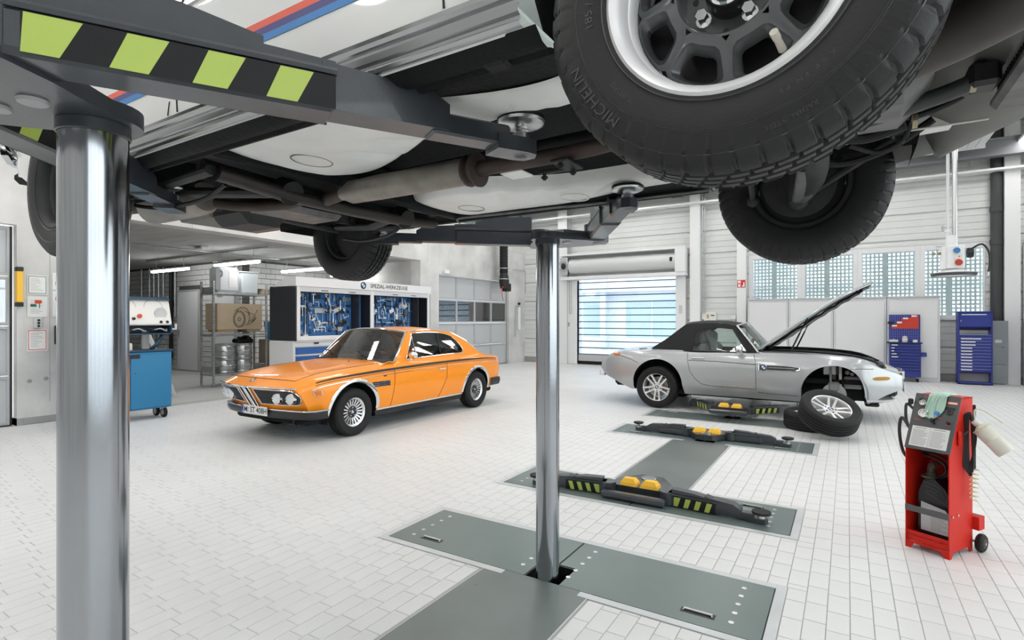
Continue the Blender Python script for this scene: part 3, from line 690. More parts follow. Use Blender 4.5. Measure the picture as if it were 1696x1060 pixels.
# ================================================================ car building kit (x forward, y left, z up)
def sstep(a, b, x):
    t = min(1, max(0, (x-a)/(b-a))); return t*t*(3-2*t)
class Car:
    """body shell from stations: W half width, zb lower edge, belt shoulder height, top centre height; all functions of x"""
    def __init__(s, W, zb, belt, top, arches, prof, shape, inset, xr, xf, deform, zs=None, nt=8, ns=11):
        s.W, s.zb, s.belt, s.top, s.arches, s.prof, s.shape, s.inset, s.xr, s.xf, s.deform, s.nt, s.ns = W, zb, belt, top, arches, prof, shape, inset, xr, xf, deform, nt, ns
        s.zs = zs
        X = set()
        n = 56
        for i in range(n+1): X.add(round(xr+(xf-xr)*i/n, 4))
        for (cx, cz, r) in arches:
            for i in range(41): X.add(round(cx-r*math.cos(PI*i/40), 4))
        s.X = sorted(X)
        k = [s.X[0]]
        for x in s.X[1:]:
            if x-k[-1] > .004: k.append(x)
        s.X = k
    def low(s, x):
        z = s.zb(x)
        for cx, cz, r in s.arches:
            d = r*r-(x-cx)**2
            if d > 0: z = max(z, cz+math.sqrt(d))
        return z
    def yraw(s, x, z):
        b = s.belt(x); z0 = s.zs
        return s.W(x)*smooth_interp(s.prof, (z-z0)/(b-z0))
    def P(s, x, z, off=0, side=1):
        """point on the side skin"""
        q = s.deform(x, s.yraw(x, z), z); return (q[0], side*(q[1]+off), q[2])
    def section(s, x):
        z0 = min(s.low(x), s.belt(x)-.01); b = s.belt(x); t = s.top(x); out = []
        for i in range(s.ns+1):
            z = lerp(z0, b, i/s.ns); out.append((s.yraw(x, z), z))
        ye = out[-1][0]
        for j in range(1, s.nt+1):
            q = j/s.nt; qq = q**1.15
            out.append((ye*(1-qq), b+(t-b)*smooth_interp(s.shape, qq)))
        return out
    def topz(s, x, y):
        ye = s.yraw(x, s.belt(x)); q = 1-abs(y)/ye; return s.belt(x)+(s.top(x)-s.belt(x))*smooth_interp(s.shape, max(0,q))
    def T(s, x, y, off=0):
        q = s.deform(x, abs(y), s.topz(x, y)); return (q[0], math.copysign(q[1], y) if y else 0.0, q[2]+off)
    def shell(s, classify, names, caps=(True, True)):
        """classify(x, k) -> part name or None; k is row index from lower edge to centre"""
        parts = {n: MB() for n in names}; S = [s.section(x) for x in s.X]; N = len(S[0])
        def full(i):
            L = [s.deform(s.X[i], y, z) for y, z in S[i]]
            return [(p[0], p[1], p[2]) for p in L], [(p[0], -p[1], p[2]) for p in L]
        F = [full(i) for i in range(len(s.X))]
        for i in range(len(s.X)-1):
            xm = (s.X[i]+s.X[i+1])/2
            for k in range(N-1):
                for sd in (0, 1):
                    nm = classify(xm, k, sd)
                    if nm is None: continue
                    a, b = F[i][sd], F[i+1][sd]
                    parts[nm].add([a[k], b[k], b[k+1], a[k+1]], [(0,1,2,3)])
        for e, on in ((0, caps[0]), (-1, caps[1])):
            if not on: continue
            m = 10; x = s.X[e]; sec = S[e]; nm = names[0]
            g = []
            for y, z in sec[:-1]:
                row = []
                for c in range(m+1):
                    yy = y*(1-2*c/m); p = s.deform(x, abs(yy), z); row.append((p[0], math.copysign(p[1], yy), p[2]))
                g.append(row)
            p = s.deform(x, 0, sec[-1][1]); g.append([p]*(m+1))
            for r in range(len(g)-1):
                for c in range(m): parts[nm].add([g[r][c], g[r][c+1], g[r+1][c+1], g[r+1][c]], [(0,1,2,3)])
        return parts
def arch_liner(car, parent, depth, mat=None):
    for cx, cz, r in car.arches:
        for sd in (1, -1):
            mb = MB(); yo = car.yraw(cx, cz+r*.8)-.012
            rows = []
            for i in range(25):
                a = -.28+(PI+.56)*i/24; x = cx+(r+.004)*math.cos(a); z = cz+(r+.004)*math.sin(a)
                yy = car.yraw(x, max(z, car.zs))-.006
                rows.append(((x, sd*yy, z), (x, sd*(yo-depth), z)))
            for i in range(24): mb.add([rows[i][0], rows[i+1][0], rows[i+1][1], rows[i][1]], [(0,1,2,3)])
            mb.add([q[1] for q in rows], [tuple(range(25))])
            mb.build('wheel_well', mat or dark_under, parent)
def arch_band(car, parent, mat, w=.035, off=.008, a0=0, a1=PI, name='arch_trim', which=(1,-1)):
    for cx, cz, r in car.arches:
        for sd in which:
            mb = MB(); n = 36; R = []
            for i in range(n+1):
                a = a0+(a1-a0)*i/n; row = []
                for rr, o in ((r-.012, off-.012), (r-.004, off), (r+w*.5, off+.003), (r+w, off*.6), (r+w+.003, -.004)):
                    x = cx+rr*math.cos(a); z = cz+rr*math.sin(a); row.append(car.P(x, max(z, car.zs), o, sd))
                R.append(row)
            for i in range(n):
                for k in range(4): mb.add([R[i][k], R[i+1][k], R[i+1][k+1], R[i][k+1]], [(0,1,2,3)])
            mb.build(name, mat, parent)
def strip(car, parent, name, mat, x0, x1, zf, h, off=.003, sides=(1,-1), n=40, taper=0):
    for sd in sides:
        mb = MB(); rows = []
        for i in range(n+1):
            x = lerp(x0, x1, i/n); hh = h*(1-taper*(1-min(1, 4*min(i, n-i)/n))); z = zf(x)
            rows.append([car.P(x, z-hh/2, off*.3, sd), car.P(x, z-hh/2, off, sd), car.P(x, z+hh/2, off, sd), car.P(x, z+hh/2, off*.3, sd)])
        for i in range(n):
            for k in range(3): mb.add([rows[i][k], rows[i+1][k], rows[i+1][k+1], rows[i][k+1]], [(0,1,2,3)])
        mb.build(name, mat, parent)
seam_m = M('panel_seam', (.01,.01,.01), .6)
def seam(car, parent, pts, sides=(1,-1), r=.0035, name='panel_seam'):
    for sd in sides:
        MB().tube([car.P(x, z, .0006, sd) for x, z in (pts if len(pts) > 8 else [(lerp(a[0],b[0],q/6), lerp(a[1],b[1],q/6)) for a, b in zip(pts, pts[1:]) for q in range(6)]+[pts[-1]])], r, n=5).build(name, seam_m, parent)
def resample(P, n):
    P = [Vector(p) for p in P]; L = [0]
    for a, b in zip(P, P[1:]): L.append(L[-1]+(b-a).length)
    out = []
    for i in range(n+1):
        t = L[-1]*i/n; k = 0
        while k < len(P)-2 and L[k+1] < t: k += 1
        d = L[k+1]-L[k]; out.append(P[k].lerp(P[k+1], (t-L[k])/d if d else 0))
    return out
def cabin(parent, segs_out, segs_in, yf, body_mat, glass_mat, trim_mat, roof_crown=.035, ws_bulge=.10, rw_bulge=.06, roof_mat=None, rear_glass=True, side_names=('cabin_side','side_glass'), trim_r=.006, m=8, ws_margin=.05):
    """segs_*: [front edge, top edge, rear edge, bottom edge] polylines in (x,z); yf(x,z) half width"""
    roof_mat = roof_mat or body_mat
    P3 = lambda p, sd, off=0: (p[0], sd*(yf(p[0], p[1])+off), p[1])
    for sd in (1, -1):
        A = []; B = []
        for so, si in zip(segs_out, segs_in): A += resample(so, m)[:-1]; B += resample(si, m)[:-1]
        mb = MB().ring([P3(p, sd) for p in A], [P3(p, sd) for p in B]); mb.build(side_names[0], body_mat, parent)
        gl = [P3(p, sd, -.004) for p in B]; MB().add(gl, [tuple(range(len(gl)))]).build(side_names[1], glass_mat, parent, smooth=False)
        if trim_mat: MB().tube([P3(p, sd, .003) for p in B], trim_r, n=6, closed=True).build('window_trim', trim_mat, parent)
    def patch(edge, fn, nu=16, nv=10, inner=0):
        E = resample(edge, nv)
        def f(u, v):
            p = E[round(v*nv)]; y = yf(p[0], p[1]); s_ = 2*u-1; k = 1-s_*s_; dx, dz = fn(v)
            return (p[0]+dx*k, y*s_, p[1]+dz*k)
        return f, nu, nv
    f, a, b = patch(segs_out[1], lambda v: (0, roof_crown)); MB().grid(f, a, b).build('roof', roof_mat, parent); MB().grid(lambda u, v: (f(u,v)[0], f(u,v)[1]*.97, f(u,v)[2]-.02), a, b).build('headliner', M('headliner', (.45,.45,.43), .8), parent)
    f, a, b = patch(segs_out[0], lambda v: (ws_bulge*(1-.35*v), roof_crown*v))
    MB().grid(f, a, b).build('windshield', glass_mat, parent)
    if trim_mat:
        loop = [f(i/16, 0) for i in range(17)]+[f(1, j/10) for j in range(1, 11)]+[f(1-i/16, 1) for i in range(1, 17)]+[f(0, 1-j/10) for j in range(1, 10)]
        MB().tube(loop, trim_r*1.5, n=6, closed=True).build('windshield_trim', trim_mat, parent)
    g, a, b = patch(segs_out[2], lambda v: (-rw_bulge*v, roof_crown*(1-v)))
    if rear_glass:
        MB().grid(g, a, b, skip=lambda i, j: 2 <= i < 14 and 1 <= j < 9).build('rear_panel', body_mat, parent); 
        MB().grid(lambda u, v: g(round((2+12*u))/16, round((1+8*v))/10), 12, 8).build('rear_glass', glass_mat, parent)
    else: MB().grid(g, a, b).build('rear_panel', roof_mat, parent)
    return f, g
def tyre_mb(R, w, rr, grooves=4, n=72, block=False, seed=0):
    """tyre about the Y axis, y>0 is the outer face"""
    h = w/2; sw = [(rr-.004,-h*.80),(rr,-h*.86),(rr+.012,-h*.93),(lerp(rr,R,.45),-h*1.0),(lerp(rr,R,.75),-h*.97),(R-.016,-h*.86)]
    tread = [(R-.005,-h*.76)]
    for g in range(grooves):
        c = lerp(-h*.62, h*.62, (g+.5)/grooves); d = .0045
        tread += [(R,c-d-.002),(R-.007,c-d),(R-.007,c+d),(R,c+d+.002)]
    tread += [(R-.005,h*.76)]
    prof = sw+tread+[(r, -y) for r, y in reversed(sw)]
    mb = MB()
    if not block: return mb.lathe(prof, n, 'Y')
    # blocks: lateral sipes cut the shoulders and ribs
    n = 480; q = len(prof); vs = []; i0 = len(sw); i1 = i0+len(tread)
    for k in range(n):
        a = 2*PI*k/n; ca, sa = math.cos(a), math.sin(a)
        for i, (r, y) in enumerate(prof):
            ph = (k+(5 if y > 0 else 0)) % 10
            if (i0-1 <= i <= i0+1 or i1-2 <= i <= i1) and ph in (0,1): r -= .0055
            elif i0+1 < i < i1-2 and r > R-.003 and (k+3*int((y+h)/(2*h)*(grooves+1))) % 9 == 0: r -= .008
            vs.append((r*ca, y, r*sa))
    f = []
    for k in range(n):
        j = (k+1) % n
        for i in range(q-1): f.append((k*q+i, j*q+i, j*q+i+1, k*q+i+1))
    return mb.add(vs, f)
def arc_text(txt, R0, size, a_mid, y, flip=1, ext=.0008, sp=1.0):
    """letters standing outward along an arc in the xz plane, read clockwise from outside (+y side, flip=1) """
    t = text_mb(txt, size, ext, bold=.0); out = MB()
    vs = []
    for v in t.v:
        a = a_mid - flip*v[0]*sp/R0; r = R0+v[1]; vs.append((r*math.cos(a), y+v[2], r*math.sin(a)))
    return out.add(vs, t.f)
def wheel(name, parent, loc, R, w, rr, rim_builder, side=1, block=False, spin=0, as_thing=None, tyre_name='tyre', grooves=4):
    """wheel as one part 'wheel' with tyre, rim, hub sub-parts; side=1 outer face to +y"""
    pass
# ================================================================ orange coupe
orange = M('orange_paint', (.95,.30,.014), .35, coat=.55, spec=.3)
car_glass = glass('car_glass', (.80,.90,.87), .09)
head_m = M('lamp_glass', (.82,.84,.86), .08, .4, bump=.4, bscale=60)
amber = M('amber_lens', (.75,.19,.015), .3, spec=.3)
leather = M('black_leather', (.018,.019,.021), .5)
def lin(tab): return lambda x: smooth_interp(tab, x)
e9W = lin([(-2.2,.79),(-2.05,.83),(-1.7,.86),(-1.35,.875),(-.5,.885),(.5,.885),(1.35,.875),(1.75,.86),(2.1,.825),(2.34,.79)])
e9b = lin([(-2.2,.822),(-1.6,.852),(-.5,.862),(.6,.838),(1.1,.822),(1.7,.79),(2.1,.742),(2.34,.685)])
e9t = lin([(-2.2,.862),(-1.9,.893),(-1.5,.912),(-.5,.93),(.6,.93),(.8,.93),(1.3,.895),(1.8,.84),(2.15,.775),(2.34,.700)])
e9z = lambda x: interp([(-2.2,.36),(-1.9,.32),(-1.6,.272),(1.6,.272),(1.78,.33),(2.0,.36),(2.34,.36)], x)
def e9def(x, y, z):
    u = sstep(1.72, 2.34, x); v = sstep(-1.7, -2.2, x)
    return (x-u*(.60*max(0,.70-z)+.17*(y/.8)**2)+v*(.06*(y/.8)**2+.10*max(0,.62-z)), y, z)
e9 = Car(e9W, e9z, e9b, e9t, [(1.352,.305,.395),(-1.352,.305,.378)], [(0,.93),(.25,.975),(.55,1.0),(.8,.992),(.95,.975),(1,.955)], [(0,0),(.08,.42),(.22,.72),(.45,.9),(1,1)], None, -2.2, 2.34, e9def, zs=.26)
E9 = thing('coupe', 'orange two-door classic coupe with black side stripe parked in the middle of the hall', 'car', (-6.27, 6.21, 0), -PI/2)
def e9cl(x, k, sd):
    ns = e9.ns
    if k >= ns+2 and .78 < x < 2.18: return 'hood'
    if k >= ns+1 and -1.55 < x < .74: return None
    if k >= ns+2 and -2.1 < x < -1.62: return 'boot_lid'
    if k < ns and -.47 < x < .64: return 'door' if sd == 0 else 'door_right'
    return 'body'
pp = e9.shell(e9cl, ['body','hood','boot_lid','door','door_right'])
pp['body'].build('body', orange, E9, ang=28); pp['hood'].build('hood', orange, E9, ang=28); pp['boot_lid'].build('boot_lid', orange, E9, ang=28)
E9door = pp['door'].build('door', orange, E9, ang=28); pp['door_right'].build('door', orange, E9, ang=28)
arch_liner(e9, E9, .30)
arch_band(e9, E9, chrome, .040, .012)
# shoulder shelf between belt crease and window base
cy = lambda x, z: .80-(.155)*max(0, min(1.15, (z-.90)/.42))**1.25
for sd in (1,-1):
    mb = MB(); rows = []
    for i in range(31):
        x = lerp(-1.60, .80, i/30); b = e9b(x); y0 = e9.yraw(x, b)
        yl = [(y0, b), (lerp(y0, .80, .4), lerp(b, .915, .55)), (.805, .912), (.79, .915)]
        if x > .60: yl = [(y0, b)]+[(e9.yraw(x,b)*(1-q), e9.topz(x, e9.yraw(x,b)*(1-q))) for q in (.1,.2,.3)]
        rows.append([e9def(x, y, z) for y, z in yl])
    for i in range(30):
        for k in range(3): mb.add([(p[0], sd*p[1], p[2]) for p in (rows[i][k], rows[i+1][k], rows[i+1][k+1], rows[i][k+1])], [(0,1,2,3)])
    mb.build('shoulder', orange, E9, ang=28)
cowl = MB().grid(lambda u, v: (lerp(.60,.84,u), lerp(-.78,.78,v), lerp(.915, e9.topz(.84, lerp(-.78,.78,v)), u)+.004*(1-(2*v-1)**2)), 4, 12); cowl.build('cowl', orange, E9, ang=50)
so = [[(.60,.905),(.40,1.115),(.20,1.318)], [(.20,1.318),(-.1,1.338),(-.5,1.338),(-.80,1.315),(-.95,1.285)], [(-.95,1.285),(-1.2,1.15),(-1.42,.995),(-1.56,.905)], [(-1.56,.905),(-.5,.905),(.60,.905)]]
si = [[(.335,.928),(.20,1.12),(.075,1.296)], [(.075,1.296),(-.2,1.306),(-.5,1.298),(-.72,1.268),(-.85,1.226)], [(-.85,1.226),(-.98,1.12),(-1.06,1.02),(-1.03,.955)], [(-1.03,.955),(-.4,.945),(.335,.928)]]
e9f, e9g = cabin(E9, so, si, cy, orange, car_glass, chrome, roof_crown=.055, ws_bulge=.17, rw_bulge=.05, trim_r=.007)
for sd in (1,-1):
    yy = lambda x, z, o=0: (x, sd*(cy(x, z)+o), z)
    MB().tube([yy(.10,.938,.004), yy(.095,1.29,.004)], .008, n=6).build('vent_bar', chrome, E9)
    MB().tube([yy(-.46,.945,.003), yy(-.50,1.295,.003)], .006, n=6).build('pillar_seal', black, E9)
    MB().tube([yy(.56,.935,.006),yy(.40,1.108,.008),yy(.19,1.322,.008),yy(-.1,1.343,.006),yy(-.5,1.342,.006),yy(-.82,1.315,.006),yy(-1.2,1.152,.006),yy(-1.44,.985,.006)], .008, n=6).build('drip_rail', chrome, E9)
    # mirror
    m = MB().sphere((.30, sd*.90, .985), .085, 14, 8, sc=(.55,1,.62)); m.cyl((.31,sd*.845,.90),(.305,sd*.885,.95),.014, n=8); m.build('door_mirror', chrome, E9)
# stripes, rub strips, trims
strip(e9, E9, 'black_stripe', black, -2.1, 2.0, lambda x: e9b(x)-.022, .030, .0025, taper=.6)
strip(e9, E9, 'thin_stripe', black, -2.05, 2.02, lambda x: e9b(x)-.052, .006, .002)
strip(e9, E9, 'chrome_line', chrome, -2.1, 2.12, lambda x: e9b(x)-.085, .007, .004)
strip(e9, E9, 'rocker_trim', chrome, -.95, .94, lambda x: .285, .022, .006)
for sd in (1,-1):
    MB().prism([(-.98,.265),(.97,.265),(.95,.20),(-.95,.20)], sd*.79, sd*.815, 'Y').build('sill', black, E9)
seam(e9, E9, [(.64,.83),(.66,.6),(.70,.28)]); seam(e9, E9, [(-.52,.855),(-.50,.6),(-.40,.42),(-.34,.29)])
for sd in (1,-1): MB().tube([e9.T(x, sd*lerp(.70,.62,(x-.8)/1.35), .001) for x in [.8+i*.135 for i in range(11)]], .003, n=5).build('hood_seam', seam_m, E9)
MB().tube([e9.T(2.15, y, .001) for y in [-.62+i*.124 for i in range(11)]], .004, n=5).build('hood_seam', seam_m, E9)
# fender vents
for sd in (1,-1):
    mb = MB()
    for i in range(3):
        for j in range(3): mb.box(.755+i*.105, .85+i*.105, -.006, .008, .60+j*.024, .615+j*.024, .003)
    o = MB().box(.735,1.07,-.008,.004,.592,.672,.004); o.join(MB())
    mb.v = [(x, sd*(e9.yraw(x, z)+y), z) for x, y, z in mb.v]; o.v = [(x, sd*(e9.yraw(x, z)+y-.003), z) for x, y, z in o.v]
    g = o.build('fender_vent', chrome, E9); mb.build('vent_slot', black, g)
    hp = [(x, sd*(e9.yraw(-.38,.74)+y), z) for x, y, z in ((-.30,0,.74),(-.30,.025,.74),(-.44,.025,.738),(-.44,0,.738))]
    MB().tube(hp, .010, n=6).build('door_handle', chrome, E9)
    MB().box(.80,.86,sd*e9.yraw(.83,.735)-.003,sd*e9.yraw(.83,.735)+.003,.725,.74,.002).build('fender_badge', black, E9)
# nose
def nose(y, z, off=0.0):
    p = e9def(2.34, abs(y), z); return (p[0]+off, math.copysign(p[1], y) if y else 0.0, p[2])
def nose_prism(outline, d0, d1, name, mat, parent=E9, sd=1, sub=6):
    ol = []
    for a, b in zip(outline, outline[1:]+outline[:1]):
        for i in range(sub): ol.append((lerp(a[0],b[0],i/sub), lerp(a[1],b[1],i/sub)))
    A = [nose(sd*y, z, d0) for y, z in ol]; B = [nose(sd*y, z, d1) for y, z in ol]; n = len(ol)
    return MB().add(A+B, [tuple(range(n)), tuple(range(2*n-1,n-1,-1))]+[(i,(i+1)%n,n+(i+1)%n,n+i) for i in range(n)]).build(name, mat, parent)
grill_k = M('grille_black', (.012,.013,.015), .4)
gout = [(.165,.672),(.70,.662),(.765,.63),(.785,.575),(.755,.505),(.70,.478),(.165,.478)]
for sd in (1,-1):
    mb = MB(); cols = 16
    def gedge(y):
        top = interp([(.165,.672),(.70,.662),(.765,.632),(.783,.585)], y); bot = interp([(.165,.478),(.70,.478),(.755,.505),(.783,.565)], y); return top, bot
    ys = [lerp(.165,.783,i/cols) for i in range(cols+1)]
    R = [[nose(sd*y, lerp(gedge(y)[1], gedge(y)[0], j/4), .010) for j in range(5)] for y in ys]
    for i in range(cols):
        for j in range(4): mb.add([R[i][j],R[i+1][j],R[i+1][j+1],R[i][j+1]], [(0,1,2,3)])
    gp = mb.build('grille', grill_k, E9)
    for j in range(9):
        z = .492+j*.0205; MB().tube([nose(sd*y, z, .014) for y in (.18,.26,.34,.40)], .0045, n=5).build('grille_bar', M('grille_bar', (.05,.052,.055), .35), gp)
    rim = [nose(sd*y, gedge(y)[0], .012) for y in ys]+[nose(sd*y, gedge(y)[1], .012) for y in reversed(ys)]
    MB().tube(rim, .006, n=6, closed=True).build('grille_trim', chrome, gp)
    for y in (.475, .655):
        c = nose(sd*y, .572, .012); h = MB().lathe([(.078,-.03),(.080,.012),(.074,.016),(.070,.010)], 28, 'X', c); hl = h.build('headlamp_ring', chrome, E9)
        MB().lathe([(.072,.008),(.060,.020),(.036,.027),(.0001,.030)], 28, 'X', c).build('headlamp_lens', head_m, hl)
    # kidney
    kd = [(.018,.69),(.092,.69),(.092,.425),(.018,.425)]
    kp = [nose(sd*y, z, .016) for y, z in ((.02,.688),(.088,.688),(.094,.66),(.09,.46),(.078,.424),(.03,.424),(.018,.45),(.016,.66))]
    MB().tube(kp, .0095, n=8, closed=True).build('kidney_frame', chrome, E9)
    nose_prism([(.02,.685),(.09,.685),(.088,.43),(.02,.43)], -.01, .008, 'kidney_grille', grill_k, sd=sd)
    # turn signal wrapping the corner
    mb = MB(); A = [[e9.P(x, z, .012, sd) for z in (.585,.645)] for x in [2.13-.025*q for q in range(9)]]
    for i in range(8): mb.add([A[i][0],A[i+1][0],A[i+1][1],A[i][1]], [(0,1,2,3)])
    ts = mb.build('turn_signal', amber, E9)
    MB().tube([q[0] for q in A]+[q[1] for q in reversed(A)], .005, n=5, closed=True).build('signal_rim', chrome, ts)
MB().tube([nose(y, .692, .006) for y in [-.78+i*.12 for i in range(14)]], .010, n=6).build('nose_trim', chrome, E9)
roundel('emblem', Matrix.Translation(e9.T(2.22, 0.0001, .004)) @ Matrix.Rotation(.42, 4, 'Y') @ Matrix.Rotation(-PI/2, 4, 'Z'), .045, E9)
# bumpers
def bumper(sgn, xc, bow, yw, z0, z1, xe, name):
    prof = [(.0,z0),(.035,z0+.01),(.055,lerp(z0,z1,.5)),(.05,z1-.01),(.0,z1)]; mb = MB(); rows = []
    ys = [(-yw, xe)]+[(lerp(-yw*.985, yw*.985, i/24), None) for i in range(25)]+[(yw, xe)]
    for y, x in ys:
        xx = x if x is not None else xc-bow*(y/yw)**2-.10*max(0,(abs(y)/yw-.85)/.15)**2
        rows.append([(sgn*(xx+d), y+(math.copysign(.03*d/.055, y) if abs(y) > yw*.9 else 0), z) for d, z in prof])
    for i in range(len(rows)-1):
        for k in range(4): mb.add([rows[i][k],rows[i+1][k],rows[i+1][k+1],rows[i][k+1]], [(0,1,2,3)])
    return mb.build(name, M('bumper_black', (.014,.014,.016), .3), E9), rows
bp, rows = bumper(1, 2.13, .13, .87, .295, .405, 1.76, 'front_bumper')
MB().tube([(r[3][0]+.004, r[3][1], r[3][2]+.012) for r in rows], .009, n=6).build('bumper_trim', chrome, bp)
bumper(-1, 2.20, .10, .84, .33, .47, 1.74, 'rear_bumper')
# number plate
pl = MB().box(2.195, 2.203, -.26, .26, .325, .435, .004).build('number_plate', M('plate_white', (.85,.85,.84), .35), E9)
PM = frame((2.2038, 0, .38), (0,1,0), (0,0,1))
MB().join(text_mb('M  ST 408H', .098, .0003, sx=.98, bold=.0012), PM @ Matrix.Translation((.022,-.002,0))).build('plate_letters', black, pl, smooth=False)
MB().box(2.2032,2.2042,-.258,-.222,.327,.433).build('plate_band', M('euro_blue', sr(30,70,170), .4), pl)
MB().join(text_mb('D', .035, .0003), PM @ Matrix.Translation((-.24,-.035,.0006))).build('plate_letter', M('plate_white', (.85,.85,.84), .35), pl, smooth=False)
for z in (.395,.362): MB().lathe([(.0001,.0),(.011,.0),(.011,.0012)], 12, 'X', (2.2035,-.125,z)).build('plate_seal', M('seal_grey', (.4,.42,.45), .5), pl)
# under and inside
MB().box(-2.0, 2.0, -.72, .72, .21, .30, .03).build('underbody', dark_under, E9)
MB().box(-1.5,.62,-.76,.76,.30,.86,.02).build('interior_tub', leather, E9)
MB().box(.45,.74,-.74,.74,.80,.93,.03).build('dashboard', leather, E9)
for x, zt in ((-.05,.99), (-.85,.93)):
    for sy in (.37,-.37):
        s_ = MB().box(x-.09,x+.09,sy-.25,sy+.25,.55,zt,.05); s_.box(x-.075,x+.055,sy-.14,sy+.14,zt+.01,zt+.15,.045); s_.build('seat', leather, E9)
sw = MB().tube([(.36+.06*math.sin(a), .37+.19*math.cos(a), .90+.17*math.sin(a)) for a in [2*PI*i/24 for i in range(24)]], .012, n=6, closed=True)
for a in (0, PI, -PI/2): sw.tube([(.36,.37,.90),(.36+.06*math.sin(a), .37+.19*math.cos(a), .90+.17*math.sin(a))], .008, n=5)
sw.build('steering_wheel', black, E9)
MB().box(.17,.20,-.11,.11,1.235,1.285,.015).build('rear_view_mirror', black, E9)
for y in (-.25, .38):
    p0 = (.80,y,.935); MB().tube([p0,(.70,y-.05,.985),(.60,y-.42 if y > 0 else y-.30,1.02)], .007, n=5).tube([(.645,y-.22,1.03),(.585,y-.55 if y > 0 else y-.42,1.04)], .009, n=5).build('wiper', black, E9)
MB().tube([(-2.2,.45,.26),(-2.34,.45,.26)], .03, n=10).build('exhaust_tip', chrome, E9)
MB().tube([(2.0,.52,.30),(2.03,.52,.235),(1.99,.52,.21)], .018, n=8).build('tow_hook', black, E9)
for y in (-.5,.5): MB().tube([(1.1,y*.9,.93),(1.1,y*.9,.94)], .01, n=6).build('washer_jet', black, E9)
# wheels
rim_silver = M('rim_silver', (.75,.76,.78), .25, .9)
def e9_rim(side):
    mb = MB()
    mb.lathe([(.152,-.10),(.16,.055),(.176,.072),(.188,.076),(.192,.07),(.19,.06)], 48, 'Y'); mb.lathe([(.188,-.1),(.19,.06)], 48, 'Y')
    return mb
def e9_wheel(x, y, side, lab):
    w_ = bpy.data.objects.new('wheel', None)
    t = tyre_mb(.308, .215, .19, 5, 72); w_ = t.build('wheel', rubber, E9); w_.location = (x, y, .308); w_.rotation_euler = (0,0,0 if side > 0 else PI)
    r = e9_rim(side); r.build('rim', rim_silver, w_)
    MB().lathe([(.15,-.04),(.0001,-.04)], 32, 'Y').build('brake_disc', M('brake_dark', (.03,.03,.03), .6), w_, smooth=False)
    sp = MB()
    for i in range(20):
        a = 2*PI*i/20; q = MB(); q.add([(.072,.04,-.0085),(.072,.04,.0085),(.158,.058,.0105),(.158,.058,-.0105),(.072,.015,-.0085),(.072,.015,.0085),(.158,.03,.0105),(.158,.03,-.0105)],
            [(0,1,2,3),(4,7,6,5),(0,4,5,1),(1,5,6,2),(2,6,7,3),(3,7,4,0)])
        q.xf(Matrix.Rotation(a, 4, 'Y')).build('spoke', rim_silver, w_, smooth=False)
    MB().lathe([(.08,.02),(.08,.038),(.072,.044),(.03,.046),(.0001,.046)], 32, 'Y').build('hub', grill_k, w_)
    roundel('hub_emblem', frame((0,.046,0),(-1,0,0),(0,0,1)), .028, w_, .003)
    for i in range(5):
        a = 2*PI*i/5+.3; MB().tube([(.055*math.cos(a),.04,.055*math.sin(a)),(.055*math.cos(a),.052,.055*math.sin(a))], .008, n=6).build('wheel_nut', chrome, w_)
    return w_
for x in (1.352,-1.352):
    e9_wheel(x, .765, 1, ''); e9_wheel(x, -.765, -1, '')
# ================================================================ silver roadster with its bonnet up
silver = M('silver_paint', (.43,.445,.455), .32, .4, coat=.9)
fabric = M('roof_fabric', (.012,.013,.014), .85, bump=.2, bscale=200)
pl_ = lambda tab: (lambda x: interp(tab, x))
zW = lin([(-2.5,.50),(-2.38,.68),(-2.15,.81),(-1.8,.885),(-1.3,.925),(-.7,.895),(0,.885),(.7,.90),(1.3,.92),(1.7,.86),(1.95,.74),(2.1,.58),(2.18,.45)])
zb_ = lin([(-2.5,.72),(-2.3,.86),(-2.05,.915),(-1.7,.955),(-1.3,.975),(-.7,.975),(0,.985),(.4,.99),(.9,.985),(1.3,.965),(1.6,.935),(1.8,.87),(1.98,.79),(2.1,.74),(2.18,.69)])
zt_ = lin([(-2.5,.73),(-2.3,.90),(-2.0,.975),(-1.6,1.02),(-1.38,1.035),(0,1.03),(.3,1.03),(1.3,1.0),(1.7,.94),(1.95,.84),(2.1,.77),(2.18,.70)])
zz_ = pl_([(-2.5,.62),(-2.4,.52),(-2.15,.44),(-1.75,.30),(-1.6,.276),(1.6,.276),(1.72,.29),(1.85,.33),(2.05,.44),(2.18,.50)])
def z8def(x, y, z):
    u = sstep(1.5, 2.18, x); v = sstep(-1.7, -2.5, x)
    return (x-u*(.16*(y/.6)**2*.5)+v*(.10*(y/.6)**2*.6), y, z)
z8 = Car(zW, zz_, zb_, zt_, [(1.30,.415,.42),(-1.285,.415,.42)], [(0,.945),(.2,.985),(.42,1.0),(.6,.995),(.76,.972),(.82,.955),(.92,.93),(1,.885)], [(0,0),(.1,.3),(.3,.6),(.6,.88),(1,1)], None, -2.5, 2.18, z8def, zs=.276, nt=10, ns=14)
Z8 = thing('roadster', 'silver roadster with black fabric roof, raised bonnet and missing front wheel', 'car', (-1.4725, 10.0, 0))
def z8cl(x, k, sd):
    ns = z8.ns
    if k >= ns+3 and .27 < x < 1.93: return None
    if k >= ns+2 and -1.36 < x < .27: return None
    if k < ns and -.60 < x < .255 and k >= 2: return 'door' if sd == 1 else 'door_left'
    if x > 1.62 and k < ns: return 'front_bumper' if sd else 'front_bumper_left'
    return 'body'
pp = z8.shell(z8cl, ['body','front_bumper','front_bumper_left','door','door_left'])
pp['body'].build('body', silver, Z8, ang=40); [pp[q].build('front_bumper', silver, Z8, ang=40) for q in ('front_bumper','front_bumper_left')]; pp['door'].build('door', silver, Z8, ang=40); pp['door_left'].build('door', silver, Z8, ang=40)
arch_liner(z8, Z8, .42)
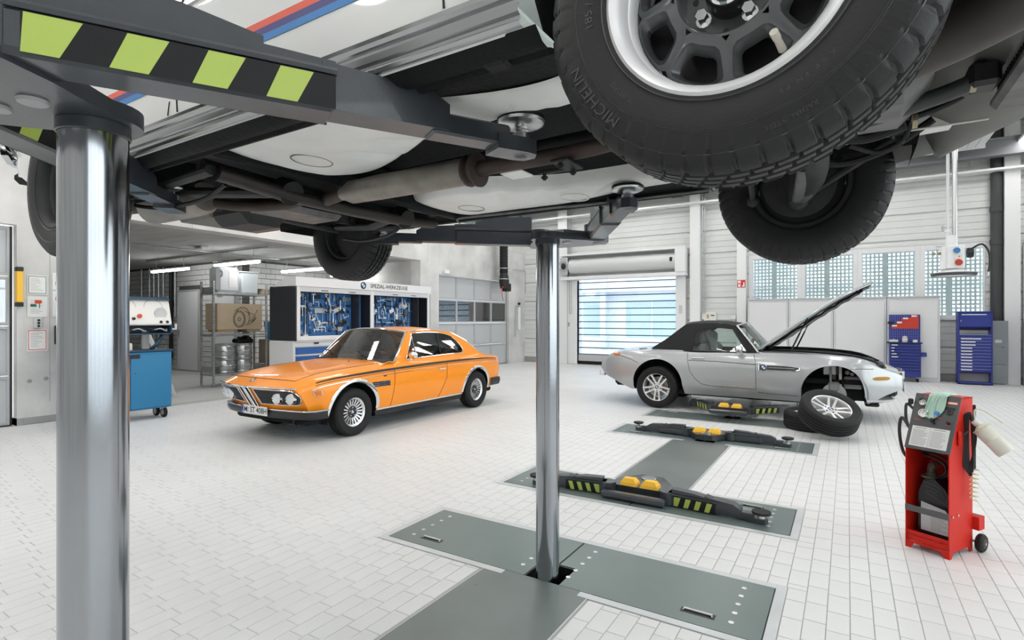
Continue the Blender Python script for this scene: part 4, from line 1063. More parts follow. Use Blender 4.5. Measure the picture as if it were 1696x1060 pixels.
seam(z8, Z8, [(.222,.965),(.25,.85),(.262,.6),(.262,.425)]); seam(z8, Z8, [(-.79,.955),(-.79,.86),(-.74,.66),(-.66,.54),(-.56,.46),(-.42,.435),(0,.425),(.262,.418)])
seam(z8, Z8, [(-.77,.835),(-.3,.83),(.26,.805)], r=.005)
seam(z8, Z8, [(.29,.375),(.85,.36)]); seam(z8, Z8, [(1.50,.79),(1.62,.80),(1.85,.80)]); seam(z8, Z8, [(-2.2,.89),(-2.0,.87),(-1.72,.80),(-1.62,.76)])
# vent with emblem
for sd in (-1,):
    mb = MB(); R = []
    for i in range(21):
        x = lerp(.30,.86,i/20); h = .042*math.sqrt(max(.02,1-max(0,(x-.60)/.27)**2)); zc = lerp(.80,.745,i/20)*.0+.765
        R.append([z8.P(x, zc-h, .004, sd), z8.P(x, zc+h, .004, sd)])
    for i in range(20): mb.add([R[i][0],R[i+1][0],R[i+1][1],R[i][1]], [(0,1,2,3)])
    v = mb.build('side_vent', M('vent_dark', (.04,.04,.045), .4), Z8)
    MB().tube([r[0] for r in R]+[r[1] for r in reversed(R)], .007, n=6, closed=True).build('vent_trim', chrome, v)
    MB().tube([z8.P(x, .768, .010, sd) for x in (.44,.55,.68,.80)], .007, n=6).build('vent_bar', chrome, v)
    p = z8.P(.37,.768,.008,sd); roundel('emblem', frame(p, (1,0,0), (0,.12,1)), .048, Z8, .006)
    MB().tube([z8.P(x, .875, .012, sd) for x in (-.72,-.62,-.52)], .014, n=8).build('door_handle', brushed, Z8)
    a = []
    for i in range(13):
        x = lerp(1.85,2.06,i/12); h = .026*math.sin(PI*min(1,(i+.6)/9)) if i < 4 else .026*(1-(max(0,i-9)/4)**2)
        a.append((z8.P(x, .665-h, .008, sd), z8.P(x, .665+h, .008, sd)))
    mb = MB()
    for i in range(12): mb.add([a[i][0],a[i+1][0],a[i+1][1],a[i][1]], [(0,1,2,3)])
    mb.build('turn_signal', M('amber_dark', (.42,.19,.01), .35, spec=.3), Z8)
    MB().tube([z8.P(x, .885, .006, sd) for x in (-2.16,-2.1,-2.03)], .022, n=8).build('side_lamp', amber, Z8)
    # headlight cover and fuel cap
    MB().tube([z8.T(-1.62+.07*math.cos(t), sd*(.60+.06*math.sin(t)), .002) for t in [2*PI*i/20 for i in range(20)]], .003, n=4, closed=True).build('fuel_flap', seam_m, Z8)
# nose: kidney grilles, intake, splitter
kg = M('kidney_dark', (.02,.021,.023), .4)
for sd in (1,-1):
    MB().sphere((2.13, sd*.22, .70), .14, 18, 10, sc=(.25,1.1,.5)).build('kidney_grille', kg, Z8)
    g = MB()
    for i in range(7): g.box(2.10, 2.172, sd*.22-.13+i*.04, sd*.22-.122+i*.04, .645, .755)
    g.build('kidney_bars', chrome, Z8, smooth=False)
MB().box(1.92, 2.08, -.52, .52, .40, .52, .03).build('lower_intake', black, Z8)
sp = [z8def(x, z8.W(x)*.97, .35) for x in (1.70,1.80,1.90,1.98,2.05)]
mb = MB(); rows = []
for sd in (-1, 1):
    L = [(1.70,.86),(1.82,.80),(1.93,.70),(2.02,.54),(2.06,.30),(2.07,0)]
    for x, y in (L if sd < 0 else L[::-1][1:]): rows.append((x, sd*y))
for i in range(len(rows)-1):
    (xa, ya), (xb, yb) = rows[i], rows[i+1]; q = lambda x, y, f: (1.5+(x-1.5)*f, y*f)
    a0, b0 = q(xa,ya,.86), q(xb,yb,.86)
    mb.add([(xa,ya,.335),(xb,yb,.335),(xb,yb,.36),(xa,ya,.36),(a0[0],a0[1],.30),(b0[0],b0[1],.30),(b0[0],b0[1],.40),(a0[0],a0[1],.40)], [(0,1,2,3),(0,4,5,1),(3,2,6,7)])
mb.build('splitter', silver, Z8, ang=50)
MB().box(1.68,1.86,-.72,.72,.255,.30,.02).build('undertray', black, Z8)
MB().box(2.17,2.185,-.26,.26,.44,.55,.004).build('plate_holder', M('plate_grey', (.7,.7,.7), .4), Z8)
# floor, engine bay
MB().box(-1.0, .85, -.80, .80, .25, .33, .03).build('underbody', dark_under, Z8)
MB().box(-2.2,-1.0, -.5,.5,.30,.60,.05).build('rear_underbody', dark_under, Z8)
eb = MB().box(.27, 1.93, -.50, .50, .32, .70, .03); eb.box(.27,.33,-.72,.72,.6,.97); eb.box(.80,1.85,-.66,.66,.55,.62); eb.build('engine_bay', dark_under, Z8)
MB().box(.50,1.30,-.32,.32,.68,.95,.05).build('engine_cover', M('engine_black', (.025,.025,.027), .45), Z8)
rnd = random.Random(3)
for i in range(26):
    x, y = rnd.uniform(.40,1.75), rnd.uniform(-.68,.45); h = rnd.uniform(.86,.97) if x < 1.5 else rnd.uniform(.80,.88); s_ = rnd.uniform(.03,.10)
    m = MB().box(x-s_, x+s_, y-s_*.7, y+s_*.7, .68, h, .015) if i % 3 else MB().cyl((x,y,.68),(x,y,h), s_*.6, n=12)
    m.build('engine_part', [black, zinc, M('engine_black', (.025,.025,.027), .45)][i % 3 if i % 5 else 0], Z8)
for pts in ([(.5,-.6,.95),(.8,-.55,1.0),(1.1,-.5,.98),(1.5,-.45,.93)], [(.45,-.45,.98),(.7,-.2,1.01),(1.2,-.25,1.0),(1.6,-.3,.94)], [(1.5,-.5,.9),(1.7,-.3,.92),(1.8,0,.88)]):
    MB().tube(bez(pts, 18), .022, n=8).build('hose', black, Z8)
rim = [z8.T(x, -z8.yraw(x, z8.belt(x))*.70, .012) for x in [.30+i*.136 for i in range(13)]]
MB().tube(rim, .016, n=6).build('bay_seal', black, Z8); MB().tube([(p[0],-p[1],p[2]) for p in rim], .016, n=6).build('bay_seal', black, Z8)
MB().box(1.60,1.95,-.55,.55,.78,.84,.03).box(1.75,1.93,-.62,-.30,.80,.865,.02).build('radiator_cover', black, Z8)
for q in ((.95,-.50,.96,.1,.03),(1.05,-.46,.965,.05,.04),(1.3,-.5,.95,.04,.05)): MB().box(q[0]-q[3],q[0]+q[3],q[1]-.03,q[1]+.03,q[2]-q[4],q[2]+.02,.008).build('metal_bracket', zinc, Z8)
# front suspension in the open arch
MB().cyl((1.30,-.62,.36),(1.28,-.60,.86),.045,n=14).build('strut', M('strut_dark', (.05,.05,.055), .4), Z8)
MB().lathe([(.06,0),(.16,0),(.16,.012),(.06,.012)], 28, 'Y', (1.30,-.70,.40)).build('brake_disc', zinc, Z8)
MB().box(1.22,1.38,-.72,-.62,.44,.58,.03).box(1.24,1.27,-.70,-.62,.3,.8,.01).build('hub_carrier', M('cast_grey', (.25,.25,.26), .5), Z8)
MB().box(1.42,1.66,-.60,-.50,.48,.66,.02).build('fluid_reservoir', M('reservoir_grey', (.35,.35,.36), .4), Z8)
MB().box(1.36,1.40,-.66,-.60,.45,.85,.006).build('bracket_post', M('pale_bracket', (.5,.49,.46), .5), Z8)
MB().sphere((1.47,-.56,.72), .035, 10, 6).sphere((1.53,-.58,.70), .028, 10, 6).build('plug_connector', M('pale_bracket', (.5,.49,.46), .5), Z8)
# bonnet: crosswise hinged at the cowl
H = [(.20,.985),(.42,1.14),(.75,1.40),(1.10,1.66),(1.36,1.83),(1.60,1.96),(1.80,2.06)]; HW = [.70,.70,.69,.67,.63,.52,.30]
dr = []
for i in range(len(H)):
    a = H[max(0,i-1)]; b = H[min(len(H)-1,i+1)]; t = Vector((b[0]-a[0], b[1]-a[1])).normalized(); dr.append((-t[1], t[0]))
def hood_pt(i, v, off):
    f = i; k = min(int(f), len(H)-2); r = f-k
    x, z = lerp(H[k][0],H[k+1][0],r), lerp(H[k][1],H[k+1][1],r); w_ = lerp(HW[k],HW[k+1],r); n = (lerp(dr[k][0],dr[k+1][0],r), lerp(dr[k][1],dr[k+1][1],r))
    s_ = 2*v-1; o = off+.05*(1-s_*s_)
    return (x+n[0]*o, w_*s_, z+n[1]*o)
MB().grid(lambda u, v: hood_pt(u*6, v, 0), 24, 14).build('bonnet', silver, Z8, ang=60)
MB().grid(lambda u, v: hood_pt(.15+u*5.6, .02+.96*v, -.03-.055*math.sin(PI*min(1,u*1.1))**.5-.012*(int(u*24) % 3 == 0)), 24, 14).build('bonnet_liner', black, Z8)
MB().tube([hood_pt(i*.3, 0, -.004) for i in range(20)], .012, n=6).tube([hood_pt(i*.3, 1, -.004) for i in range(20)], .012, n=6).build('bonnet_edge', silver, Z8)
for sy in (-.55,.55):
    p0 = (.72,sy,1.02); p1 = Vector(hood_pt(2.55, .5+sy*.7, -.03)); MB().tube([p0, p1], .009, n=6).tube([p0, Vector(p0).lerp(p1,.55)], .014, n=6).build('gas_strut', black, Z8)
MB().tube([hood_pt(4.9,.2,-.03), hood_pt(4.95,.2,-.09), hood_pt(5.2,.2,-.08)], .012, n=6).build('bonnet_latch', black, Z8)
# soft top and glass
zy = lambda x, z: .80-.21*max(0,min(1.2,(z-.975)/.44))**1.2
so = [[(.30,.985),(.12,1.20),(-.06,1.405)], [(-.06,1.405),(-.3,1.445),(-.62,1.45),(-.88,1.425)], [(-.88,1.425),(-1.03,1.30),(-1.18,1.17),(-1.42,1.01)], [(-1.42,1.01),(-.8,.965),(.30,.985)]]
si = [[(.14,.995),(.02,1.15),(-.11,1.345)], [(-.11,1.345),(-.3,1.365),(-.48,1.365),(-.60,1.345)], [(-.60,1.345),(-.69,1.29),(-.71,1.20),(-.71,.995)], [(-.71,.995),(-.3,.99),(.14,.995)]]
z8f, z8g = cabin(Z8, so, si, zy, fabric, car_glass, None, roof_crown=.045, ws_bulge=.13, rw_bulge=.05, roof_mat=fabric, rear_glass=False, side_names=('soft_top_side','side_glass'))
for sd in (1,-1):
    MB().tube([(x, sd*(zy(x,z)+.006), z) for x, z in ((.285,.99),(.12,1.20),(-.06,1.41))], .016, n=8).build('windshield_pillar', brushed, Z8)
    MB().tube([(x, sd*(zy(x,z)+.004), z) for x, z in ((.14,.99),(.02,1.15),(-.11,1.345))], .012, n=6).build('window_seal', black, Z8)
    m = MB().sphere((.02, sd*.93, 1.045), .095, 16, 10, sc=(.62,1,.66)); m.cyl((.06,sd*.84,.975),(.03,sd*.90,1.02),.02,n=8); m.build('door_mirror', chrome, Z8)
MB().tube([z8f(i/12, 1) for i in range(13)], .014, n=6).build('header_rail', brushed, Z8)
for sd in (1,-1):
    mb = MB(); rows = []
    for i in range(26):
        x = lerp(-1.40,.33,i/25); b = z8.belt(x); y0 = z8.yraw(x, b); rows.append([(y0,b),(lerp(y0,.79,.5),lerp(b,1.0,.7)),(.78,1.0)])
        rows[-1] = [(x, sd*y, z) for y, z in rows[-1]]
    for i in range(25):
        for k in range(2): mb.add([rows[i][k],rows[i+1][k],rows[i+1][k+1],rows[i][k+1]], [(0,1,2,3)])
    mb.build('shoulder', silver, Z8, ang=50)
MB().grid(lambda u, v: (lerp(.24,.44,u), lerp(-.72,.72,v), .985+.05*(1-(2*v-1)**2)), 3, 12).build('cowl', black, Z8)
MB().box(-.80,.2,-.76,.76,.34,.93,.02).build('interior_tub', M('dark_red_leather', (.12,.015,.015), .5), Z8)
MB().box(.02,.26,-.72,.72,.90,1.01,.03).build('dashboard', leather, Z8)
cloth = M('seat_cover', (.35,.36,.37), .8, bump=.5, bscale=20)
for sy in (-.36,.36):
    s_ = MB().box(-.70,-.50,sy-.25,sy+.25,.6,1.10,.06); s_.box(-.68,-.56,sy-.14,sy+.14,1.08,1.30,.05); s_.build('seat', cloth, Z8)
MB().grid(lambda u, v: (-.44-.10*u+.03*math.sin(v*9), -.66+.5*v, .98+.33*u+.02*math.sin(v*14+u*5)), 8, 12).build('seat_cloth', M('cover_grey', (.42,.44,.45), .8), Z8)
MB().box(-.05,.2,-.3,.1,1.0,1.03,.01).build('paper_on_dash', M('green_paper', (.4,.65,.5), .7), Z8)
MB().tube([(.0+.06*math.sin(a), .36+.18*math.cos(a), 1.02+.16*math.sin(a)) for a in [2*PI*i/20 for i in range(20)]], .012, n=6, closed=True).build('steering_wheel', black, Z8)
MB().tube([(-2.40,-.45,.50),(-2.50,-.45,.50)], .04, n=12).build('exhaust_tip', chrome, Z8)
# wheels
rim_z = M('rim_bright', (.80,.80,.80), .3, .75)
def z8_wheel(parent, name, loc, rot, lean=None):
    t = tyre_mb(.352, .25, .235, 4, 72); w_ = t.build(name, rubber, parent); w_.location = loc; w_.rotation_euler = rot
    r = MB().lathe([(.205,-.11),(.215,.05),(.225,.085),(.238,.094),(.243,.085),(.238,.06),(.236,-.11)], 48, 'Y'); r.build('rim', rim_z, w_)
    MB().lathe([(.17,-.03),(.0001,-.03)], 32, 'Y').build('brake_disc', M('disc_grey', (.3,.3,.3), .4, .8), w_, smooth=False)
    for i in range(5):
        a = 2*PI*i/5+PI/2
        for s_ in (-1,1):
            q = MB(); y0, y1 = s_*.024, s_*.046
            q.add([(.05,.05,y0-.013),(.05,.05,y0+.013),(.222,.075,y1+.015),(.222,.075,y1-.015),(.05,.015,y0-.013),(.05,.015,y0+.013),(.222,.04,y1+.015),(.222,.04,y1-.015)], [(0,1,2,3),(4,7,6,5),(0,4,5,1),(1,5,6,2),(2,6,7,3),(3,7,4,0)])
            q.xf(Matrix.Rotation(a, 4, 'Y')).build('spoke', rim_z, w_, smooth=False)
    MB().lathe([(.085,.01),(.085,.046),(.078,.054),(.04,.058),(.0001,.058)], 32, 'Y').build('hub', rim_z, w_)
    roundel('hub_emblem', frame((0,.058,0),(-1,0,0),(0,0,1)), .034, w_, .003)
    for i in range(5):
        a = 2*PI*i/5+PI/2+PI/5; MB().tube([(.062*math.cos(a),.05,.062*math.sin(a)),(.062*math.cos(a),.0595,.062*math.sin(a))], .011, n=8).build('bolt_hole', black, w_)
    return w_
z8_wheel(Z8, 'wheel', (-1.30,-.79,.354), (0,0,PI)); z8_wheel(Z8, 'wheel', (-1.30,.79,.354), (0,0,0)); z8_wheel(Z8, 'wheel', (1.30,.79,.354), (0,0,0))
# ================================================================ white saloon up on the lift
white_car = M('white_car_paint', (.83,.83,.81), .3, coat=.9)
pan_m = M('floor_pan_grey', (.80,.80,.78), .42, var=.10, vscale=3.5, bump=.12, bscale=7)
inner_grey = M('primer_grey', (.12,.115,.105), .4, .4, var=.15, vscale=5)
rust = M('rusty_pipe', (.050,.034,.027), .6, var=.4, vscale=9, bump=.1, bscale=70)
muffler = M('muffler_steel', (.25,.23,.205), .42, .6, var=.25, vscale=10)
iron = M('dark_iron', (.020,.021,.022), .6, .1, var=.3, vscale=15)
cast = M('worn_metal', (.16,.16,.16), .5, .4, var=.3, vscale=12)
HB = 1.289
TW = lin([(-2.2,.70),(-2.0,.77),(-1.6,.80),(-.5,.815),(.6,.815),(1.3,.81),(1.7,.79),(1.98,.74)])
Tb = lin([(-2.2,.74),(-1.5,.79),(0,.81),(1.2,.80),(1.98,.76)]); Tt = lin([(-2.2,.80),(-1.6,.88),(-1.0,.90),(0,.90),(.75,.90),(1.4,.87),(1.98,.80)])
Tz = pl_([(-2.2,.34),(-1.8,.28),(-1.6,.20),(1.64,.20),(1.98,.23)])
def tdef(x, y, z):
    u = sstep(1.35, 1.98, x); v = sstep(-1.6, -2.2, x)
    return (x-u*.24*(y/.76)**2+u*.0+v*.14*(y/.75)**2, y, z)
tc = Car(TW, Tz, Tb, Tt, [(HB,.29,.355),(-HB,.29,.345)], [(0,.965),(.12,.985),(.4,1.0),(.66,1.0),(.70,.985),(1,.955)], [(0,0),(.1,.4),(.3,.75),(1,1)], None, -2.2, 1.98, tdef, zs=.20)
TC = thing('saloon', 'white saloon with three-colour side stripe raised on the lift overhead', 'car', (-1.446, 1.70, 1.87))
def tcl(x, k, sd):
    if k >= tc.ns+2 and .85 < x < 1.9: return 'hood'
    if k >= tc.ns+2 and -1.3 < x < .8: return None
    if k < tc.ns and -.33 < x < .725: return 'door' if sd == 1 else 'door_left'
    return 'body'
pp = tc.shell(tcl, ['body','hood','door','door_left'])
for n_ in ('body','hood','door','door_left'): pp[n_].build('door' if 'door' in n_ else n_, white_car, TC, ang=30)
for cx, cz, r in tc.arches: pass
arch_liner(tc, TC, .36)
strip(tc, TC, 'red_stripe', M('stripe_red', sr(238,92,66), .35), -1.6, .925, lambda x: .430, .019, .0022, sides=(1,-1)); strip(tc, TC, 'violet_stripe', M('stripe_violet', sr(62,60,125), .35), -1.6, .92, lambda x: .411, .019, .0022); strip(tc, TC, 'blue_stripe', M('stripe_blue', sr(48,130,200), .35), -1.6, .915, lambda x: .392, .019, .0022)
strip(tc, TC, 'chrome_moulding', chrome, -1.9, 1.8, lambda x: .60, .016, .008)
trim_c = M('sill_chrome', (.42,.43,.44), .25, 1)
for sd in (1,-1):
    mb = MB(); rows = []
    pr = [(.205,0),(.205,.012),(.212,.015),(.218,.008),(.224,.008),(.228,.015),(.242,.016),(.246,.008),(.252,.008),(.257,.015),(.268,.014),(.272,.006),(.280,.010),(.284,.002)]
    for i in range(31):
        x = lerp(-.93,.905,i/30); rows.append([tc.P(x, z, o, sd) for z, o in pr])
    for i in range(30):
        for k in range(len(pr)-1): mb.add([rows[i][k],rows[i+1][k],rows[i+1][k+1],rows[i][k+1]], [(0,1,2,3)])
    mb.build('sill_trim', trim_c, TC, ang=25)
seam(tc, TC, [(.725,.81),(.725,.55),(.72,.29)], r=.003); seam(tc, TC, [(-.33,.80),(-.335,.5),(-.36,.29)], r=.003); seam(tc, TC, [(.84,.60),(.84,.42),(.835,.385)], r=.003); seam(tc, TC, [(-.40,.33),(-.42,.29)], r=.002)
# chrome bumpers
for sg, xc, nm in ((1,2.06,'front_bumper'), (-1,2.26,'rear_bumper')):
    mb = MB(); rows = []
    for i in range(25):
        y = lerp(-.80,.80,i/24); e = max(0,(abs(y)-.62)/.18); x = xc-.12*(y/.8)**2-.25*e*e
        rows.append([(sg*(x+d), y*(1+.02*(d > .03)), z) for d, z in ((0,.40),(.04,.405),(.055,.44),(.04,.475),(0,.48))])
    for i in range(24):
        for k in range(4): mb.add([rows[i][k],rows[i+1][k],rows[i+1][k+1],rows[i][k+1]], [(0,1,2,3)])
    mb.build(nm, chrome, TC)
# cabin
ty = lambda x, z: .765-.17*max(0,min(1.2,(z-.89)/.45))**1.15
so = [[(.62,.89),(.42,1.12),(.20,1.36)], [(.20,1.36),(-.3,1.39),(-.8,1.37)], [(-.8,1.37),(-1.0,1.15),(-1.2,.89)], [(-1.2,.89),(-.3,.89),(.62,.89)]]
si = [[(.42,.91),(.28,1.12),(.14,1.32)], [(.14,1.32),(-.3,1.335),(-.70,1.32)], [(-.70,1.32),(-.84,1.15),(-.96,.92)], [(-.96,.92),(-.3,.91),(.42,.91)]]
cabin(TC, so, si, ty, white_car, car_glass, chrome, roof_crown=.04, ws_bulge=.12, rw_bulge=.06)
for sd in (1,-1):
    mb = MB(); rows = []
    for i in range(21):
        x = lerp(-1.32,.84,i/20); b = Tb(x); y0 = tc.yraw(x,b); rows.append([(x,sd*y0,b),(x,sd*lerp(y0,.77,.6),lerp(b,.89,.8)),(x,sd*.755,.90)])
    for i in range(20):
        for k in range(2): mb.add([rows[i][k],rows[i+1][k],rows[i+1][k+1],rows[i][k+1]], [(0,1,2,3)])
    mb.build('shoulder', white_car, TC)
MB().grid(lambda u, v: (lerp(.60,.90,u), lerp(-.74,.74,v), lerp(.905, tc.topz(.9, lerp(-.74,.74,v)), u)), 4, 10).build('cowl', white_car, TC)
for y in (-.55,.55): 
    MB().lathe([(.085,-.02),(.09,.02),(.07,.03),(.0001,.04)], 24, 'X', (tdef(1.98,abs(y),.62)[0], y, .62)).build('headlamp', head_m, TC)
MB().box(1.93,1.975,-.44,.44,.55,.70,.01).build('grille', grill_k, TC)
# ---- underside
for sd in (1,-1):
    m = MB(); R = []
    for i in range(13):
        x = lerp(-.93,.93,i/12)
        R.append([(x, sd*y, z) for y, z in ((tc.yraw(x,.205)-.003,.206),(.775,.200),(.755,.185),(.735,.182),(.715,.190),(.708,.180),(.700,.180),(.694,.20),(.66-.14*sstep(.2,.8,x),.216))])
    for i in range(12):
        for k in range(8): m.add([R[i][k],R[i+1][k],R[i+1][k+1],R[i][k+1]], [(0,1,2,3)])
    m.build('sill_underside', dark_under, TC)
    for x in (-.78, .80): MB().box(x-.03,x+.03,sd*.72-.02,sd*.72+.02,.176,.19,.008).build('jacking_block', rubber, TC)
def tunnel(x): return smooth_interp([(-.45,.31),(-.33,.25),(-.15,.17),(.12,.256),(.325,.36),(.48,.39),(1.25,.42)], x)
for sd in (1,-1):
    def pan(u, v):
        x = lerp(-.40, 1.22, u); yt = tunnel(x); y = lerp(.70-.15*sstep(.2,.8,x), yt, v)
        z = .208
        z -= .024*math.sin(PI*min(1,v*1.02))**.6*(1-.4*sstep(.7,1.0,u))                     # belly of the pan
        z += .10*sstep(.86,1.0,v)**1.5                                        # rolls up into the tunnel
        z += .13*sstep(.74,1.0,u)**1.3                                        # rises to the firewall
        z += .03*sstep(.08,0,u)
        for k in range(4):                                                    # pressed ribs
            c = .02+k*.17; w_ = x-(c+.25*(v-.45)); z += .017*math.exp(-(w_/.024)**2)*sstep(.42,.55,v)*sstep(.93,.82,v)
        w2 = x+.05-.3*(v-.3); z -= .006*math.exp(-(w2/.05)**2)*sstep(.12,.2,v)*sstep(.42,.34,v)
        return (x, sd*y, z)
    MB().grid(pan, 70, 36).build('floor_pan', pan_m, TC, ang=70)
    MB().tube([(-.14+.058*math.cos(a), sd*.47+.075*math.sin(a), .1850) for a in [2*PI*i/24 for i in range(24)]], .0025, n=5, closed=True).build('drain_plug_rim', M('plug_edge', (.12,.12,.12), .6), TC)
    MB().lathe([(.05,.186),(.04,.1835),(.0001,.1835)], 24, 'Z', (-.14, sd*.47, 0)).build('drain_plug', pan_m, TC)
    MB().tube([(.40+.06*math.cos(a), sd*.52+.08*math.sin(a), .183) for a in [2*PI*i/24 for i in range(24)]], .003, n=5, closed=True).build('drain_plug_rim', pan_m, TC)
    if sd > 0: MB().tube(bez([(-.42,sd*.74,.18),(-.36,sd*.66,.186),(-.1,sd*.655,.182),(.25,sd*.665,.182),(.35,sd*.68,.182),(.95,sd*.69,.182)], 30), .006, n=6).build('brake_line', cast, TC)
    # frame rail running to the front
    MB().prism([(.60,.215),(.80,.190),(1.75,.235),(1.75,.30),(.60,.25)], sd*.46-.03, sd*.46+.03, 'Y').build('frame_rail', pan_m, TC)
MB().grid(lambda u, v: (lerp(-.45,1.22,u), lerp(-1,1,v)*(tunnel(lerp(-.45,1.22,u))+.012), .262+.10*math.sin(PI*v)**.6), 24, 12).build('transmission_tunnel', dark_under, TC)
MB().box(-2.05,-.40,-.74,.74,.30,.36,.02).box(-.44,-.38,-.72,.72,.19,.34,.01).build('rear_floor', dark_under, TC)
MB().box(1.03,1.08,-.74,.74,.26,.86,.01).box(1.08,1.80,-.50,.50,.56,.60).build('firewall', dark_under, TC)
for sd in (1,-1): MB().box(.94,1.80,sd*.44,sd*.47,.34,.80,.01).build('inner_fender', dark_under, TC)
# exhaust
yE = -.17
MB().tube(bez([(1.0,yE+.05,.20),(.75,yE+.03,.165),(.36,yE-.01,.150)], 12), .025, n=14).build('front_pipe', rust, TC)
MB().lathe([(.026,.0),(.052,.0),(.055,.012),(.04,.02),(.04,.035),(.058,.04),(.06,.052),(.026,.055)], 24, 'X', (.315,yE-.01,.149)).build('pipe_flange', rust, TC)
MB().lathe([(.0001,-.33),(.026,-.33),(.030,-.31),(.046,-.27),(.047,-.13),(.0475,-.13),(.0475,.27),(.046,.30),(.0001,.30)], 32, 'X', (.02,yE-.02,.146)).build('resonator', muffler, TC)
MB().tube(bez([(-.30,yE-.02,.145),(-.40,yE-.01,.138),(-.47,yE+.02,.145),(-.58,yE+.06,.19),(-.78,yE+.06,.17),(-.98,yE-.05,.165),(-1.10,yE-.12,.185)], 30), .024, n=12).build('rear_pipe', rust, TC)
MB().lathe([(.0001,-.30),(.07,-.29),(.082,-.27),(.082,.17),(.066,.21),(.0001,.21)], 28, 'X', (-1.28,yE-.16,.20)).build('rear_silencer', muffler, TC)
MB().tube([(-1.55,yE-.16,.2),(-2.25,yE-.16,.24)], .022, n=12).build('tail_pipe', rust, TC)
br = MB().box(.66,.72,yE-.045,yE+.075,.118,.128,.003).box(.56,.70,yE+.065,yE+.085,.122,.134,.003); br.build('exhaust_bracket', iron, TC)
for x, y in ((.69,yE-.03),(.69,yE+.06),(.58,yE+.07)): MB().tube([(x,y,.128),(x,y,.100)], .006, n=6).tube([(x,y,.113),(x,y,.105)], .011, n=6).build('bracket_bolt', iron, TC)
MB().box(.38,.47,yE+.10,yE+.19,.155,.163,.003).build('heat_bracket', pan_m, TC)
MB().tube([(-.42,.0,.235),(1.02,.0,.25)], .032, n=14).build('propeller_shaft', iron, TC)
# rear axle
ax = MB().tube([(-.50,-.60,.165),(-.47,-.35,.135),(-.46,0,.128),(-.47,.35,.135),(-.50,.60,.165)], .036, n=14, flat=.8); ax.build('rear_subframe', M('subframe_brown', (.022,.018,.016), .5, .2, var=.4, vscale=8), TC)
MB().tube([(-.56,-.62,.20),(-.55,0,.175),(-.56,.62,.20)], .022, n=10).build('stabiliser_bar', iron, TC)
for sd in (1,-1):
    MB().tube([(-.48,sd*.30,.15),(-.85,sd*.48,.16),(-1.22,sd*.56,.20)], .030, n=10, flat=.7).tube([(-.50,sd*.62,.17),(-.85,sd*.60,.17),(-1.22,sd*.58,.20)], .026, n=10, flat=.7).build('trailing_arm', iron, TC)
    MB().cyl((-1.05,sd*.46,.19),(-1.02,sd*.46,.36),.055,n=16).build('coil_spring', iron, TC)
    MB().cyl((-1.28,sd*.10,.21),(-1.29,sd*.62,.20),.024,n=10).build('half_shaft', iron, TC)
    MB().cyl((-.44,sd*.33,.135),(-.50,sd*.33,.165),.05,n=14).build('rubber_mount', rubber, TC)
    MB().cyl((-1.40,sd*.52,.20),(-1.36,sd*.52,.40),.028,n=10).build('damper', iron, TC)
    MB().tube(bez([(-.62,sd*.50,.16),(-.75,sd*.52,.11),(-1.0,sd*.56,.10),(-1.2,sd*.585,.13)], 20), .009, n=6).build('brake_hose', iron, TC)
MB().box(-1.42,-1.08,-.13,.13,.12,.32,.05).lathe([(.0001,-.03),(.09,-.02),(.09,.02)],20,'X',(-1.43,0,.22)).build('differential', iron, TC)
MB().box(-1.12,-.86,-.12,.30,.165,.22,.03).build('fuel_pump_shield', cast, TC)
MB().box(-2.02,-1.62,-.02,.55,.22,.34,.04).build('fuel_tank', inner_grey, TC)
# front axle and nose underside
MB().tube(bez([(1.22,-.50,.12),(1.42,-.46,.105),(1.60,-.52,.12),(1.80,-.66,.16)], 20), .048, n=16).build('front_beam', M('beam_brown', (.055,.048,.042), .5, .2, var=.3, vscale=7), TC)
MB().tube(bez([(1.30,.62,.10),(1.36,.30,.115),(1.36,-.30,.115),(1.30,-.62,.10)], 16), .035, n=12).build('crossmember', iron, TC)
MB().box(1.12,1.62,-.16,.16,.15,.40,.06).build('oil_sump', cast, TC); MB().box(1.10,1.66,-.22,.22,.38,.80,.03).build('engine_block', iron, TC)
for sd in (1,-1):
    MB().tube([(1.33,sd*.26,.115),(1.30,sd*.50,.085),(1.285,sd*.60,.07)], .022, n=10, flat=.6).tube([(1.38,sd*.26,.115),(1.33,sd*.50,.085),(1.295,sd*.60,.07)], .014, n=8).build('control_arm', cast, TC)
    MB().tube([(1.58,sd*.40,.21),(1.30,sd*.585,.085)], .013, n=8).build('strut_rod', iron, TC)
    MB().tube([(1.16,sd*.32,.13),(1.13,sd*.60,.10)], .011, n=8).sphere((1.13,sd*.60,.095), .024, 10, 6).build('tie_rod', iron, TC)
    MB().cyl((HB,sd*.575,.08),(HB-.02,sd*.54,.60),.035,n=12).sphere((HB,sd*.59,.075), .035, 12, 8).build('strut', iron, TC)
    MB().lathe([(.04,0),(.125,0),(.125,.012),(.04,.012)], 28, 'Y', (HB,sd*.62-.006,.145)).build('brake_disc', iron, TC)
MB().box(1.77,1.83,-.40,.12,.185,.62,.01).build('radiator', iron, TC)
fn = MB()
for i in range(26): fn.box(1.764,1.77,-.395+i*.0192,-.389+i*.0192,.20,.60)
tag(fn.build('radiator_fins', black, TC, smooth=False))
MB().box(1.755,1.845,-.42,.13,.165,.20,.012).build('radiator_tank', cast, TC)
MB().tube(bez([(1.36,.0,.19),(1.46,.03,.165),(1.58,.02,.18),(1.70,-.02,.20),(1.75,-.03,.25)], 24), .021, n=12).build('coolant_hose', M('hose_grey', (.04,.042,.045), .5), TC)
MB().tube(bez([(1.36,.10,.17),(1.48,.14,.15),(1.58,.12,.165)], 16), .016, n=10).build('coolant_hose', rubber, TC)
